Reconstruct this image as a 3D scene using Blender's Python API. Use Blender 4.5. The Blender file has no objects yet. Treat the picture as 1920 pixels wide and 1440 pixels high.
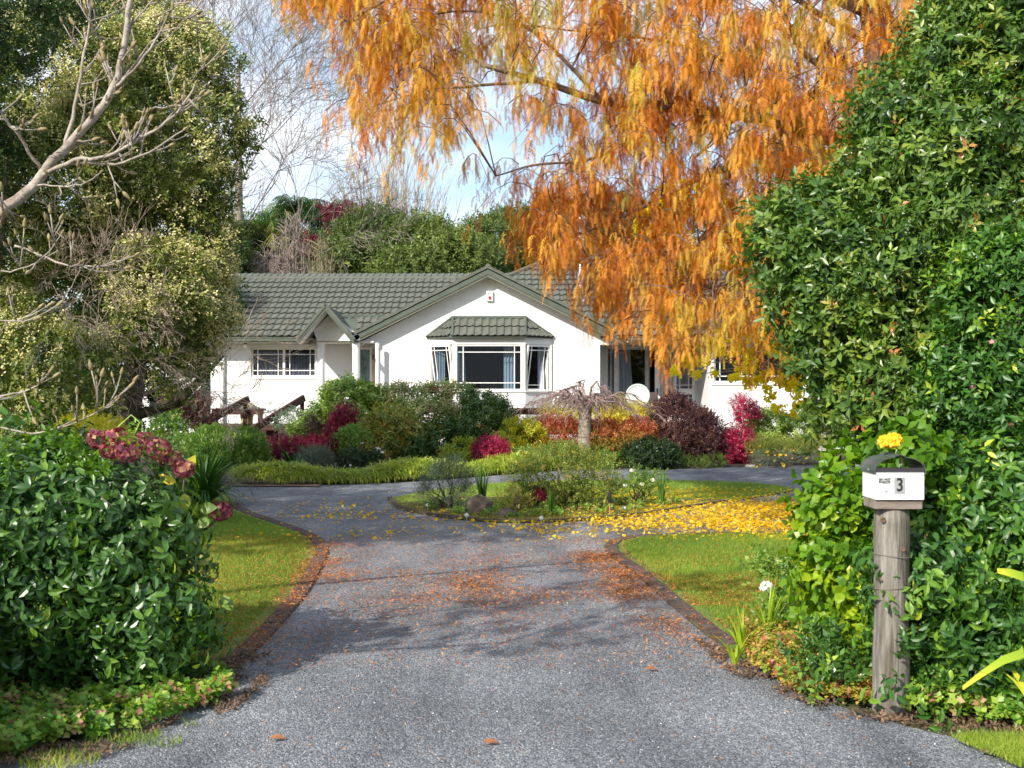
import bpy, math, random
import numpy as np
from mathutils import Vector, Matrix, Euler

rng = np.random.default_rng(7)
random.seed(7)
S = bpy.context.scene
COL = S.collection
F_PX = 2200.0      # focal length in pixels of a 1920 wide picture
EYE = 1.75
HOR = 728.0

# ------------------------------------------------------------------ camera
cam_d = bpy.data.cameras.new('camera')
cam = bpy.data.objects.new('camera', cam_d)
COL.objects.link(cam)
cam.location = (0, 0, EYE)
cam.rotation_euler = (math.radians(90), 0, 0)
cam_d.sensor_width = 36
cam_d.lens = 36 * F_PX / 1920
cam_d.shift_y = 8 / 1920
cam_d.clip_start = 0.1
cam_d.clip_end = 2000
cam_d.dof.use_dof = True
cam_d.dof.focus_distance = 20
cam_d.dof.aperture_fstop = 6.3
S.camera = cam

# ------------------------------------------------------------------ light
SUN_L = Vector((0.49, 0.67, -0.56)).normalized()    # direction the light travels
sun_el = math.asin(-SUN_L.z)
sun_d = bpy.data.lights.new('sun', 'SUN')
sun = bpy.data.objects.new('sun', sun_d)
COL.objects.link(sun)
sun.rotation_euler = SUN_L.to_track_quat('-Z', 'Y').to_euler()
sun.location = (-20, -30, 30)
sun_d.energy = 4.6
sun_d.angle = math.radians(0.53)
sun_d.color = (1.0, 0.93, 0.82)

world = bpy.data.worlds.new('World')
S.world = world
world.use_nodes = True
nt = world.node_tree
nt.nodes.clear()
def N(nt, typ, **kw):
    n = nt.nodes.new(typ)
    for k, v in kw.items():
        if k == 'inp':
            for a, b in v.items():
                n.inputs[a].default_value = b
        else:
            setattr(n, k, v)
    return n
sky = N(nt, 'ShaderNodeTexSky', sky_type='NISHITA', sun_disc=False)
sky.sun_elevation = sun_el
sky.sun_rotation = math.atan2(-SUN_L.x, -SUN_L.y)
sky.air_density = 1.0
sky.dust_density = 0.6
sky.ozone_density = 1.3
tc = N(nt, 'ShaderNodeTexCoord')
mp = N(nt, 'ShaderNodeMapping')
mp.inputs['Scale'].default_value = (1.0, 1.0, 2.6)
mp.inputs['Location'].default_value = (0.35, 0.0, 0.13)
cn = N(nt, 'ShaderNodeTexNoise', inp={'Scale': 2.6, 'Detail': 8.0, 'Roughness': 0.55, 'Distortion': 0.25})
cr = N(nt, 'ShaderNodeValToRGB')
cr.color_ramp.elements[0].position = 0.40
cr.color_ramp.elements[1].position = 0.62
cn2 = N(nt, 'ShaderNodeTexNoise', inp={'Scale': 5.0, 'Detail': 5.0, 'Roughness': 0.5})
cr2 = N(nt, 'ShaderNodeValToRGB')
cr2.color_ramp.elements[0].position = 0.3
cr2.color_ramp.elements[0].color = (4.5, 5.2, 6.3, 1)
cr2.color_ramp.elements[1].position = 0.65
cr2.color_ramp.elements[1].color = (7.0, 7.2, 7.5, 1)
hz = N(nt, 'ShaderNodeMixRGB', blend_type='MULTIPLY', inp={'Fac': 1.0, 'Color2': (1.12, 1.10, 1.10, 1)})
mix = N(nt, 'ShaderNodeMixRGB')
bg = N(nt, 'ShaderNodeBackground', inp={'Strength': 0.135})
out = N(nt, 'ShaderNodeOutputWorld')
L = nt.links.new
L(tc.outputs['Generated'], mp.inputs[0])
L(mp.outputs[0], cn.inputs['Vector'])
L(mp.outputs[0], cn2.inputs['Vector'])
L(cn.outputs[0], cr.inputs[0])
L(cn2.outputs[0], cr2.inputs[0])
L(sky.outputs[0], hz.inputs['Color1'])
L(cr.outputs[0], mix.inputs[0])
L(hz.outputs[0], mix.inputs[1])
L(cr2.outputs[0], mix.inputs[2])
L(mix.outputs[0], bg.inputs[0])
L(bg.outputs[0], out.inputs[0])

S.view_settings.view_transform = 'Standard'
S.view_settings.look = 'None'
S.view_settings.exposure = 0.50
S.view_settings.gamma = 1.0
S.view_settings.use_curve_mapping = False
S.render.engine = 'CYCLES'
S.cycles.max_bounces = 6
S.cycles.diffuse_bounces = 3
S.cycles.glossy_bounces = 2
S.cycles.transmission_bounces = 4
S.cycles.transparent_max_bounces = 8
S.cycles.caustics_reflective = False
S.cycles.caustics_refractive = False
S.cycles.use_denoising = True

# ------------------------------------------------------------------ helpers
def P(px, py, Y):
    """a point of the place, at distance Y in front of the lens"""
    return Vector(((px - 960) / F_PX * Y, Y, EYE - (py - HOR) / F_PX * Y))
def GY(py):            # distance of flat ground seen at height py
    return F_PX * EYE / (py - HOR)
def G(px, py, z=0.0):
    y = F_PX * EYE / (py - HOR)
    return ((px - 960) / F_PX * y, y, z)

ORG = {}
def org(o):
    return ORG.get(o.name, Vector((0, 0, 0))) if o is not None else Vector((0, 0, 0))
def tag(o, label=None, cat=None, group=None, kind=None):
    if label: o['label'] = label
    if cat: o['category'] = cat
    if group: o['group'] = group
    if kind: o['kind'] = kind
    return o
def thing(name, label, cat, loc=(0, 0, 0), group=None, kind=None, parent=None):
    o = bpy.data.objects.new(name, None)
    COL.objects.link(o)
    loc = Vector(loc)
    if parent is not None:
        o.parent = parent
        o.location = loc - org(parent)
    else:
        o.location = loc
    o.empty_display_size = 0.2
    ORG[o.name] = loc
    return tag(o, label, cat, group, kind)

def np_mesh(name, V, Fc, mat, parent=None, smooth=False, attrs=None, kind=None):
    """one mesh object from numpy verts and a list of face arrays (each (n,3) or (n,4))"""
    me = bpy.data.meshes.new(name)
    V = np.asarray(V, dtype=np.float64).reshape(-1, 3)
    if not isinstance(Fc, list): Fc = [Fc]
    Fc = [np.asarray(f, dtype=np.int32) for f in Fc if len(f)]
    o0 = np.array(org(parent))
    me.vertices.add(len(V))
    me.vertices.foreach_set('co', (V - o0).astype(np.float32).ravel())
    nl = sum(f.size for f in Fc); nf = sum(len(f) for f in Fc)
    me.loops.add(nl)
    me.loops.foreach_set('vertex_index', np.concatenate([f.ravel() for f in Fc]))
    me.polygons.add(nf)
    st = []; off = 0
    for f in Fc:
        st.append(off + np.arange(len(f)) * f.shape[1]); off += f.size
    me.polygons.foreach_set('loop_start', np.concatenate(st).astype(np.int32))
    if smooth:
        me.polygons.foreach_set('use_smooth', np.ones(nf, dtype=bool))
    me.update(calc_edges=True)
    if attrs:
        for k, a in attrs.items():
            at = me.attributes.new(k, 'FLOAT', 'POINT')
            at.data.foreach_set('value', np.asarray(a, dtype=np.float32))
    me.materials.append(mat)
    o = bpy.data.objects.new(name, me)
    COL.objects.link(o)
    if parent is not None:
        o.parent = parent
    ORG[o.name] = Vector(o0)
    if kind: o['kind'] = kind
    return o

class MB:
    """collects simple solids, then becomes one mesh object"""
    def __init__(self):
        self.v = []; self.f = []
    def add(self, vs, fs):
        b = len(self.v)
        self.v += [tuple(v) for v in vs]
        self.f += [tuple(i + b for i in f) for f in fs]
        return self
    def box(self, x0, x1, y0, y1, z0, z1, M=None):
        vs = [Vector((x, y, z)) for z in (z0, z1) for y in (y0, y1) for x in (x0, x1)]
        if M is not None: vs = [M @ v for v in vs]
        return self.add(vs, [(0, 2, 3, 1), (4, 5, 7, 6), (0, 1, 5, 4), (2, 6, 7, 3), (0, 4, 6, 2), (1, 3, 7, 5)])
    def prism(self, pts, d, cap=True):
        """polygon pts (3d) pushed by vector d"""
        n = len(pts); d = Vector(d)
        vs = [Vector(p) for p in pts] + [Vector(p) + d for p in pts]
        fs = [tuple(range(n))[::-1], tuple(range(n, 2 * n))] if cap else []
        fs += [(i, (i + 1) % n, n + (i + 1) % n, n + i) for i in range(n)]
        return self.add(vs, fs)
    def bar(self, a, b, w, h, up=(0, 0, 1)):
        a = Vector(a); b = Vector(b); d = (b - a)
        u = Vector(up); s = d.cross(u).normalized(); t = s.cross(d).normalized()
        vs = []
        for p in (a, b):
            for i, j in ((-1, -1), (1, -1), (1, 1), (-1, 1)):
                vs.append(p + s * w / 2 * i + t * h / 2 * j)
        return self.add(vs, [(0, 1, 2, 3), (7, 6, 5, 4), (0, 4, 5, 1), (1, 5, 6, 2), (2, 6, 7, 3), (3, 7, 4, 0)])
    def tube(self, pts, rad, sides=6, cap=True):
        pts = [Vector(p) for p in pts]
        n = len(pts)
        if not hasattr(rad, '__len__'): rad = [rad] * n
        b = len(self.v); prev = None
        for i, p in enumerate(pts):
            d = (pts[min(i + 1, n - 1)] - pts[max(i - 1, 0)])
            if d.length < 1e-9: d = Vector((0, 0, 1))
            d.normalize()
            if prev is None:
                s = d.orthogonal().normalized()
            else:
                s = (prev - d * prev.dot(d))
                s = s.normalized() if s.length > 1e-6 else d.orthogonal().normalized()
            prev = s
            t = d.cross(s)
            for k in range(sides):
                a = 2 * math.pi * k / sides
                self.v.append(tuple(p + (s * math.cos(a) + t * math.sin(a)) * rad[i]))
        for i in range(n - 1):
            for k in range(sides):
                k2 = (k + 1) % sides
                self.f.append((b + i * sides + k, b + i * sides + k2, b + (i + 1) * sides + k2, b + (i + 1) * sides + k))
        if cap:
            self.f.append(tuple(b + k for k in range(sides))[::-1])
            self.f.append(tuple(b + (n - 1) * sides + k for k in range(sides)))
        return self
    def lathe(self, c, prof, sides=20, M=None):
        b = len(self.v); c = Vector(c)
        for r, z in prof:
            for k in range(sides):
                a = 2 * math.pi * k / sides
                p = Vector((r * math.cos(a), r * math.sin(a), z))
                if M is not None: p = M @ p
                self.v.append(tuple(c + p))
        for i in range(len(prof) - 1):
            for k in range(sides):
                k2 = (k + 1) % sides
                self.f.append((b + i * sides + k, b + i * sides + k2, b + (i + 1) * sides + k2, b + (i + 1) * sides + k))
        self.f.append(tuple(b + k for k in range(sides))[::-1])
        self.f.append(tuple(b + (len(prof) - 1) * sides + k for k in range(sides)))
        return self
    def grid_sheet(self, rows, thick=None):
        """rows of points joined as a sheet"""
        b = len(self.v); m = len(rows[0])
        for r in rows: self.v += [tuple(p) for p in r]
        for i in range(len(rows) - 1):
            for j in range(m - 1):
                self.f.append((b + i * m + j, b + i * m + j + 1, b + (i + 1) * m + j + 1, b + (i + 1) * m + j))
        return self
    def mesh(self, name, mat, smooth=False, o0=Vector((0, 0, 0))):
        me = bpy.data.meshes.new(name)
        me.from_pydata([tuple(Vector(v) - o0) for v in self.v], [], self.f)
        if smooth:
            me.polygons.foreach_set('use_smooth', [True] * len(me.polygons))
        me.materials.append(mat)
        me.update()
        return me
    def build(self, name, mat, parent=None, smooth=False, label=None, bevel=0, kind=None):
        o0 = org(parent)
        me = self.mesh(name, mat, smooth, o0)
        o = bpy.data.objects.new(name, me)
        COL.objects.link(o)
        if parent is not None: o.parent = parent
        ORG[o.name] = Vector(o0)
        if label: o['label'] = label
        if kind: o['kind'] = kind
        if bevel:
            m = o.modifiers.new('bevel', 'BEVEL'); m.width = bevel; m.segments = 2; m.limit_method = 'ANGLE'
        return o

def inst(name, me, parent, loc, rot=None, scale=None):
    """a part that shares its mesh with its alikes; loc in world"""
    o = bpy.data.objects.new(name, me)
    COL.objects.link(o)
    o.parent = parent
    M = Matrix.Translation(Vector(loc) - org(parent))
    if rot is not None: M = M @ rot.to_4x4()
    if scale is not None: M = M @ Matrix.Scale(scale, 4)
    o.matrix_local = M
    return o

# ------------------------------------------------------------------ materials
def new_mat(name):
    m = bpy.data.materials.new(name); m.use_nodes = True
    nt = m.node_tree; nt.nodes.clear()
    o = nt.nodes.new('ShaderNodeOutputMaterial')
    b = nt.nodes.new('ShaderNodeBsdfPrincipled')
    nt.links.new(b.outputs[0], o.inputs[0])
    return m, nt, b, o
def ramp(nt, stops):
    r = nt.nodes.new('ShaderNodeValToRGB')
    e = r.color_ramp.elements
    while len(e) < len(stops): e.new(0.5)
    for i, (p, c) in enumerate(stops):
        e[i].position = p; e[i].color = (*c, 1) if len(c) == 3 else c
    return r
def surf(name, c1, c2=None, scale=8, rough=0.8, bump=0.0, bscale=None, metal=0.0, detail=6, spec=0.3, dirt=None, stretch=None, coat=0.0):
    """plain surface: two colours blended by noise, fine relief"""
    m, nt, b, o = new_mat(name)
    c2 = c2 or tuple(min(1, x * 1.18) for x in c1)
    tc = N(nt, 'ShaderNodeNewGeometry'); mp = N(nt, 'ShaderNodeMapping')
    if stretch: mp.inputs['Scale'].default_value = stretch
    nz = N(nt, 'ShaderNodeTexNoise', inp={'Scale': scale, 'Detail': float(detail), 'Roughness': 0.6})
    L = nt.links.new
    L(tc.outputs['Position'], mp.inputs[0]); L(mp.outputs[0], nz.inputs['Vector'])
    r = ramp(nt, [(0.35, c1), (0.65, c2)]); L(nz.outputs[0], r.inputs[0])
    col = r.outputs[0]
    if dirt:
        dc, ds, d0, d1 = dirt
        n2 = N(nt, 'ShaderNodeTexNoise', inp={'Scale': ds, 'Detail': 8.0, 'Roughness': 0.65})
        L(mp.outputs[0], n2.inputs['Vector'])
        r2 = ramp(nt, [(d0, (0, 0, 0)), (d1, (1, 1, 1))]); L(n2.outputs[0], r2.inputs[0])
        mx = N(nt, 'ShaderNodeMixRGB', inp={'Color2': (*dc, 1)})
        L(r2.outputs[0], mx.inputs[0]); L(col, mx.inputs[1]); col = mx.outputs[0]
    L(col, b.inputs['Base Color'])
    b.inputs['Roughness'].default_value = rough
    b.inputs['Metallic'].default_value = metal
    b.inputs['Specular IOR Level'].default_value = spec
    if coat: b.inputs['Coat Weight'].default_value = coat
    if bump:
        n3 = N(nt, 'ShaderNodeTexNoise', inp={'Scale': bscale or scale * 5, 'Detail': 6.0})
        L(mp.outputs[0], n3.inputs['Vector'])
        bp = N(nt, 'ShaderNodeBump', inp={'Strength': bump, 'Distance': 0.01})
        L(n3.outputs[0], bp.inputs['Height']); L(bp.outputs[0], b.inputs['Normal'])
    return m
def leaf_mat(name, stops, rough=0.45, spec=0.4, trans=0.25, tint_c=None, vein=True):
    m, nt, b, o = new_mat(name)
    L = nt.links.new
    at = N(nt, 'ShaderNodeAttribute', attribute_name='tint')
    r = ramp(nt, stops)
    L(at.outputs['Fac'], r.inputs[0])
    L(r.outputs[0], b.inputs['Base Color'])
    b.inputs['Roughness'].default_value = rough
    b.inputs['Specular IOR Level'].default_value = spec
    tr = N(nt, 'ShaderNodeBsdfTranslucent')
    hs = N(nt, 'ShaderNodeHueSaturation', inp={'Saturation': 1.15, 'Value': 1.7})
    L(r.outputs[0], hs.inputs['Color']); L(hs.outputs[0], tr.inputs[0])
    mx = N(nt, 'ShaderNodeMixShader', inp={'Fac': trans})
    L(b.outputs[0], mx.inputs[1]); L(tr.outputs[0], mx.inputs[2]); L(mx.outputs[0], o.inputs[0])
    return m

# ------------------------------------------------------------------ foliage engine
def n3(p, f=1.0, seed=0):
    r = np.random.default_rng(seed + 100)
    s = np.zeros(len(p))
    for o in range(3):
        k = r.normal(size=(4, 3)) * f * (1.9 ** o); ph = r.uniform(0, 6.28, 4)
        s += np.sin(p @ k.T + ph).sum(1) / (4 * 1.6 ** o)
    return s
def unit(v):
    return v / (np.linalg.norm(v, axis=-1, keepdims=True) + 1e-9)
def frames(z, roll=None):
    """rotation matrices whose third column is z"""
    z = unit(z); n = len(z)
    a = unit(np.cross(z, np.tile([0.0, 0.0, 1.0], (n, 1)) + rng.normal(size=(n, 3)) * 0.02))
    b = np.cross(z, a)
    if roll is None: roll = rng.uniform(0, 2 * np.pi, n)
    c, s = np.cos(roll)[:, None], np.sin(roll)[:, None]
    x = a * c + b * s; y = np.cross(z, x)
    return np.stack([x, y, z], axis=2)
LEAF = (np.array([[0, 0, 0], [-.5, .42, .06], [0, .5, -.05], [.5, .42, .06], [0, 1, -.12]]), np.array([[0, 2, 4, 1], [0, 3, 4, 2]]))
DIAM = (np.array([[0, 0, 0], [-.5, .45, .03], [0, 1, -.06], [.5, .45, .03]]), np.array([[0, 3, 2, 1]]))
LEAF8 = (np.array([[0, 0, 0], [-.42, .25, .06], [-.46, .6, .03], [0, 1.0, -.2], [.46, .6, .03], [.42, .25, .06], [0, .3, -.03], [0, .65, -.06]]),
         np.array([[0, 6, 1, 1], [0, 5, 6, 6], [1, 6, 7, 2], [6, 5, 4, 7], [2, 7, 3, 3], [7, 4, 3, 3]]))
def leaf_at(base, d, up, length, width, shape):
    d = Vector(d).normalized(); up = Vector(up)
    s = d.cross(up)
    if s.length < 1e-4: s = d.orthogonal()
    s.normalize(); n = s.cross(d)
    V = shape[0]
    b = np.array(base)
    return b + V[:, :1] * width * np.array(s) + V[:, 1:2] * length * np.array(d) + V[:, 2:3] * length * np.array(n)
def sprig(n, L, leaf, width, shape, elev=(0.2, 0.9), droop=0.0, seed=0, opp=False, stemw=0.0):
    """a twig along +z with n leaves; returns verts, faces, tint offsets"""
    r = random.Random(seed)
    V = []; Fs = []; T = []; k = 0
    for i in range(n):
        t = (i + 0.6) / n
        a = (math.pi * (i % 2) + (i // 2) * math.pi / 2 * 0.9 if opp else i * 2.4) + r.uniform(-.3, .3)
        e = elev[0] + (elev[1] - elev[0]) * t + r.uniform(-.2, .2)
        d = (math.cos(e) * math.cos(a), math.cos(e) * math.sin(a), math.sin(e) - droop)
        ll = leaf * r.uniform(.75, 1.15)
        V.append(leaf_at((r.uniform(-.01, .01) * L, 0, t * L), d, (r.uniform(-.4, .4), r.uniform(-.4, .4), 1), ll, width * ll / leaf, shape))
        Fs.append(shape[1] + k); k += len(shape[0])
        T.append(np.full(len(shape[0]), r.uniform(-.12, .12)))
    if stemw:
        V.append(np.array([[-stemw, 0, 0], [stemw, 0, 0], [stemw * .4, 0, L], [-stemw * .4, 0, L]])); Fs.append(np.array([[0, 1, 2, 3]]) + k); k += 4
        T.append(np.full(4, 0.0))
    return np.concatenate(V), np.concatenate(Fs), np.concatenate(T)
def place(temps, pos, R, s, t):
    """many copies of a few templates in one array"""
    n = len(pos); which = rng.integers(0, len(temps), n)
    VV = []; FF = []; TT = []; off = 0
    for k, (tv, tf, tt) in enumerate(temps):
        idx = np.where(which == k)[0]
        if not len(idx): continue
        v = np.einsum('nij,kj->nki', R[idx], tv) * s[idx][:, None, None] + pos[idx][:, None, :]
        f = tf[None] + (np.arange(len(idx)) * len(tv))[:, None, None] + off
        off += len(idx) * len(tv)
        VV.append(v.reshape(-1, 3)); FF.append(f.reshape(-1, tf.shape[1]))
        TT.append((t[idx][:, None] + tt[None]).ravel())
    return np.concatenate(VV), np.concatenate(FF), np.clip(np.concatenate(TT), 0, 1)
def fix_tris(F):
    """split faces with a repeated last index into triangles"""
    if F.shape[1] == 4:
        m = F[:, 2] == F[:, 3]
        if m.any(): return [F[~m], F[m][:, :3]]
    return [F]
def crown_pts(lobes, n_clump, per, clump_r, back=-0.25, inner=0.0, ns=1.0, zmin=0.03, seed=0, gap=None):
    """clumps on the skin of a union of ellipsoids. lobes: (x,y,z,rx,ry,rz)"""
    Lb = np.array(lobes, dtype=float)
    c, r = Lb[:, :3], Lb[:, 3:]
    area = (r[:, 0] * r[:, 2] + r[:, 0] * r[:, 1] + r[:, 1] * r[:, 2]); area /= area.sum()
    C = []; O = []; got = 0
    while got < n_clump:
        m = n_clump * 3
        k = rng.choice(len(Lb), m, p=area)
        d = unit(rng.normal(size=(m, 3)))
        d = d[(k >= 0)]
        keep = (-d[:, 1] > back) | (d[:, 2] > 0.75)
        k, d = k[keep], d[keep]
        rad = 1 - np.abs(rng.normal(size=len(k))) * 0.10 - inner * rng.random(len(k))
        p = c[k] + d * r[k] * rad[:, None]
        p += unit(d / r[k]) * (n3(p, 2.2 / ns, seed)[:, None] * 0.13 * r[k].mean(1)[:, None])
        ok = p[:, 2] > zmin
        for j in range(len(Lb)):
            q = np.linalg.norm((p - c[j]) / r[j], axis=1)
            ok &= ~((q < 0.72) & (k != j))
        if gap is not None:
            ok &= n3(p, 3.0 / ns, seed + 9) > gap
        C.append(p[ok]); O.append(unit(d[ok] / r[k[ok]])); got += ok.sum()
    C = np.concatenate(C)[:n_clump]; O = np.concatenate(O)[:n_clump]
    rep = np.repeat(np.arange(n_clump), per)
    d = unit(rng.normal(size=(len(rep), 3)) + O[rep] * 0.8)
    cr = clump_r * rng.uniform(.6, 1.3, n_clump)
    p = C[rep] + d * (cr[rep] * rng.uniform(.55, 1, len(rep)))[:, None]
    ok = p[:, 2] > zmin
    ct = rng.random(n_clump)
    return C, O, p[ok], d[ok], ct[rep][ok], O[rep][ok]

def foliage(name, parent, lobes, mat, temps, n_clump, per, clump_r, up=0.5, out=0.8, jit=0.35, size=(.8, 1.2), tint=(0.0, 1.0, .35), tint_fn=None,
            back=-0.25, ns=1.0, inner=0.0, seed=0, gap=None, zmin=0.03, near=0, near_name='leaf', odd=0.05):
    C, O, p, d, ct, oo = crown_pts(lobes, n_clump, per, clump_r, back, inner, ns, zmin, seed, gap)
    z = unit(d * out + np.array([0, 0, up]) + rng.normal(size=p.shape) * jit)
    R = frames(z)
    s = rng.uniform(size[0], size[1], len(p))
    base = tint_fn(p) if tint_fn is not None else 0.5 + 0.35 * n3(p, 1.2 / ns, seed + 3)
    t = np.clip(base * (1 - tint[2]) + ct * tint[2] * 0.6 + rng.random(len(p)) * tint[2] * 0.4, 0, 1)
    t = tint[0] + (tint[1] - tint[0]) * t
    od = rng.random(len(t)) < odd; t[od] = np.clip(rng.uniform(.75, 1.0, od.sum()), 0, 1)
    if near:
        q = np.linalg.norm(p - np.array([0, 0, EYE]), axis=1)
        inview = (np.abs(p[:, 0] / p[:, 1]) < 0.43) & (np.abs((p[:, 2] - EYE) / p[:, 1]) < 0.33) & ((-oo[:, 1] > 0.1))
        q[~inview] += 1000
        order = np.argsort(q)
        sel = order[:near][q[order[:near]] < 500]
        mask = np.ones(len(p), bool); mask[sel] = False
        bins = 5
        meshes = {}
        o0 = org(parent)
        for i in sel:
            b = min(bins - 1, int(t[i] * bins)); v = int(rng.integers(0, len(temps)))
            if (b, v) not in meshes:
                tv, tf, tt = temps[v]
                me = bpy.data.meshes.new(near_name)
                fl = [tuple(int(x) for x in (f[:3] if f[2] == f[3] else f)) for f in tf]
                me.from_pydata([tuple(x) for x in tv], [], fl)
                at = me.attributes.new('tint', 'FLOAT', 'POINT')
                at.data.foreach_set('value', np.clip((b + .5) / bins + tt, 0, 1).astype(np.float32))
                me.materials.append(mat); meshes[(b, v)] = me
            inst(near_name, meshes[(b, v)], parent, p[i], Matrix(R[i].tolist()), float(s[i]))
        p, R, s, t = p[mask], R[mask], s[mask], t[mask]
    V, Fc, T = place(temps, p, R, s, t)
    return np_mesh(name, V, fix_tris(Fc), mat, parent, attrs={'tint': T}, kind='stuff'), C, O

def pl(px, py, rpx, rpy, Y, dep=None):
    """an ellipsoid lobe given by where it is seen and how far off it stands"""
    c = P(px, py, Y); k = Y / F_PX
    rx, rz = rpx * k, rpy * k
    return (c.x, c.y, c.z, rx, dep if dep else (rx + rz) / 2, rz)
def stems(parent, base, tops, mat, r0=0.03, name='stem', wob=0.12, n=5, sides=5, joined=True):
    mb = MB(); base = Vector(base)
    for tp in tops:
        tp = Vector(tp); b = base + Vector((random.uniform(-1, 1), random.uniform(-1, 1), 0)) * r0 * 3
        L_ = (tp - b).length
        pts = []
        for i in range(n):
            t = i / (n - 1)
            q = b.lerp(tp, t) + Vector((random.uniform(-1, 1), random.uniform(-1, 1), random.uniform(-.5, .8))) * wob * L_ * math.sin(math.pi * t)
            pts.append(q)
        mb.tube(pts, [r0 * (1 - .8 * i / (n - 1)) for i in range(n)], sides, cap=False)
    return mb.build(name, mat, parent, smooth=True)

def branch_rec(mb, p, d, length, rad, depth, spread=0.5, shrink=0.72, up=0.1, kids=(2, 3), segs=3, wob=0.12, rmin=0.004, tips=None, droop=0.0):
    pts = [Vector(p)]; dd = Vector(d).normalized(); radii = [rad]
    for i in range(segs):
        dd = (dd + Vector((random.gauss(0, wob), random.gauss(0, wob), random.gauss(0, wob) + up - droop * (i / segs)))).normalized()
        pts.append(pts[-1] + dd * length / segs)
        radii.append(max(rmin, rad * (1 - (1 - shrink) * (i + 1) / segs)))
    mb.tube(pts, radii, 5 if rad > .03 else 3, cap=False)
    if depth <= 0:
        if tips is not None: tips.append((pts[-1], dd))
        return
    n = random.randint(*kids)
    for k in range(n):
        ax = dd.orthogonal().normalized()
        ax.rotate(Matrix.Rotation(random.uniform(0, 6.28), 3, dd))
        nd = (dd + ax * random.uniform(spread * .5, spread * 1.2)).normalized()
        t = random.randint(max(1, segs - 2), segs) if k else segs
        branch_rec(mb, pts[t], nd, length * random.uniform(shrink * .85, shrink * 1.1), radii[t] * (0.75 if k else .85), depth - 1, spread, shrink, up, kids, segs, wob, rmin, tips, droop)
# ------------------------------------------------------------------ material library
M_STUCCO = surf('white_stucco', (0.80, 0.80, 0.79), (0.86, 0.86, 0.85), 3, 0.85, 0.25, 90, dirt=((0.66, 0.66, 0.62), 1.3, 0.62, 0.95))
M_SOFFIT = surf('soffit_paint', (0.72, 0.70, 0.66), None, 4, 0.7)
M_FRAME = surf('cream_frame', (0.78, 0.76, 0.70), None, 5, 0.4)
M_WFRAME = surf('white_frame', (0.82, 0.82, 0.80), None, 5, 0.35)
M_TILE = surf('grey_green_tile', (0.100, 0.108, 0.088), (0.140, 0.147, 0.122), 5, 0.75, 0.3, 260, dirt=((0.27, 0.28, 0.23), 9, 0.60, 0.82))
M_FASCIA = surf('green_grey_metal', (0.085, 0.105, 0.085), (0.11, 0.13, 0.105), 3, 0.45, metal=0.0)
M_DARKBROWN = surf('dark_stained_timber', (0.05, 0.018, 0.014), (0.085, 0.032, 0.024), 14, 0.6, 0.3, 60, stretch=(1, 1, 6))
M_SOIL = surf('garden_soil', (0.045, 0.03, 0.02), (0.11, 0.07, 0.045), 9, 0.95, 1.0, 60, dirt=((0.22, 0.12, 0.06), 24, 0.6, 0.8))
M_CURTAIN = surf('lace_curtain', (0.66, 0.72, 0.84), (0.84, 0.88, 0.94), 14, 0.9, stretch=(9, 9, .3))
M_CURTAIN_B = surf('blue_grey_curtain', (0.30, 0.42, 0.50), (0.48, 0.60, 0.68), 12, 0.9, stretch=(9, 9, .3))
M_NET = surf('grey_net_curtain', (0.06, 0.06, 0.09), (0.42, 0.43, 0.52), 16, 0.9, stretch=(10, 10, .2))
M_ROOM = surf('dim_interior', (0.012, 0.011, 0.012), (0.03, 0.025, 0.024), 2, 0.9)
M_CONC = surf('concrete', (0.30, 0.29, 0.27), (0.42, 0.41, 0.38), 8, 0.85, 0.4, 70)
M_ROCK = surf('rock', (0.05, 0.042, 0.034), (0.17, 0.135, 0.105), 6, 0.9, 1.0, 20, dirt=((0.08, 0.09, 0.05), 5, 0.5, 0.7))
M_STEEL = surf('galvanised_steel', (0.55, 0.57, 0.60), (0.68, 0.70, 0.72), 6, 0.3, metal=0.6)
M_BARK = surf('grey_bark', (0.16, 0.12, 0.09), (0.30, 0.25, 0.20), 7, 0.9, 0.8, 30, stretch=(1, 1, .35))
M_TWIG = surf('pale_twig', (0.27, 0.21, 0.16), (0.42, 0.35, 0.28), 12, 0.85, 0.4)
M_DTWIG = surf('brown_twig', (0.10, 0.065, 0.045), (0.2, 0.14, 0.10), 12, 0.9, 0.4)
M_BLACK = surf('black_plastic', (0.02, 0.02, 0.022), None, 5, 0.4)
M_PICKET = surf('weathered_paling', (0.22, 0.22, 0.23), (0.40, 0.40, 0.41), 10, 0.9, 0.5, 40, stretch=(4, 4, .4))

m, nt, b, o = new_mat('window_glass')
b.inputs['Base Color'].default_value = (0.02, 0.025, 0.03, 1)
b.inputs['Roughness'].default_value = 0.02
b.inputs['Specular IOR Level'].default_value = 0.8
tr = N(nt, 'ShaderNodeBsdfTransparent', inp={'Color': (0.90, 0.92, 0.94, 1)})
mx = N(nt, 'ShaderNodeMixShader', inp={'Fac': 0.14})
nt.links.new(tr.outputs[0], mx.inputs[1]); nt.links.new(b.outputs[0], mx.inputs[2]); nt.links.new(mx.outputs[0], o.inputs[0])
M_GLASS = m

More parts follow.
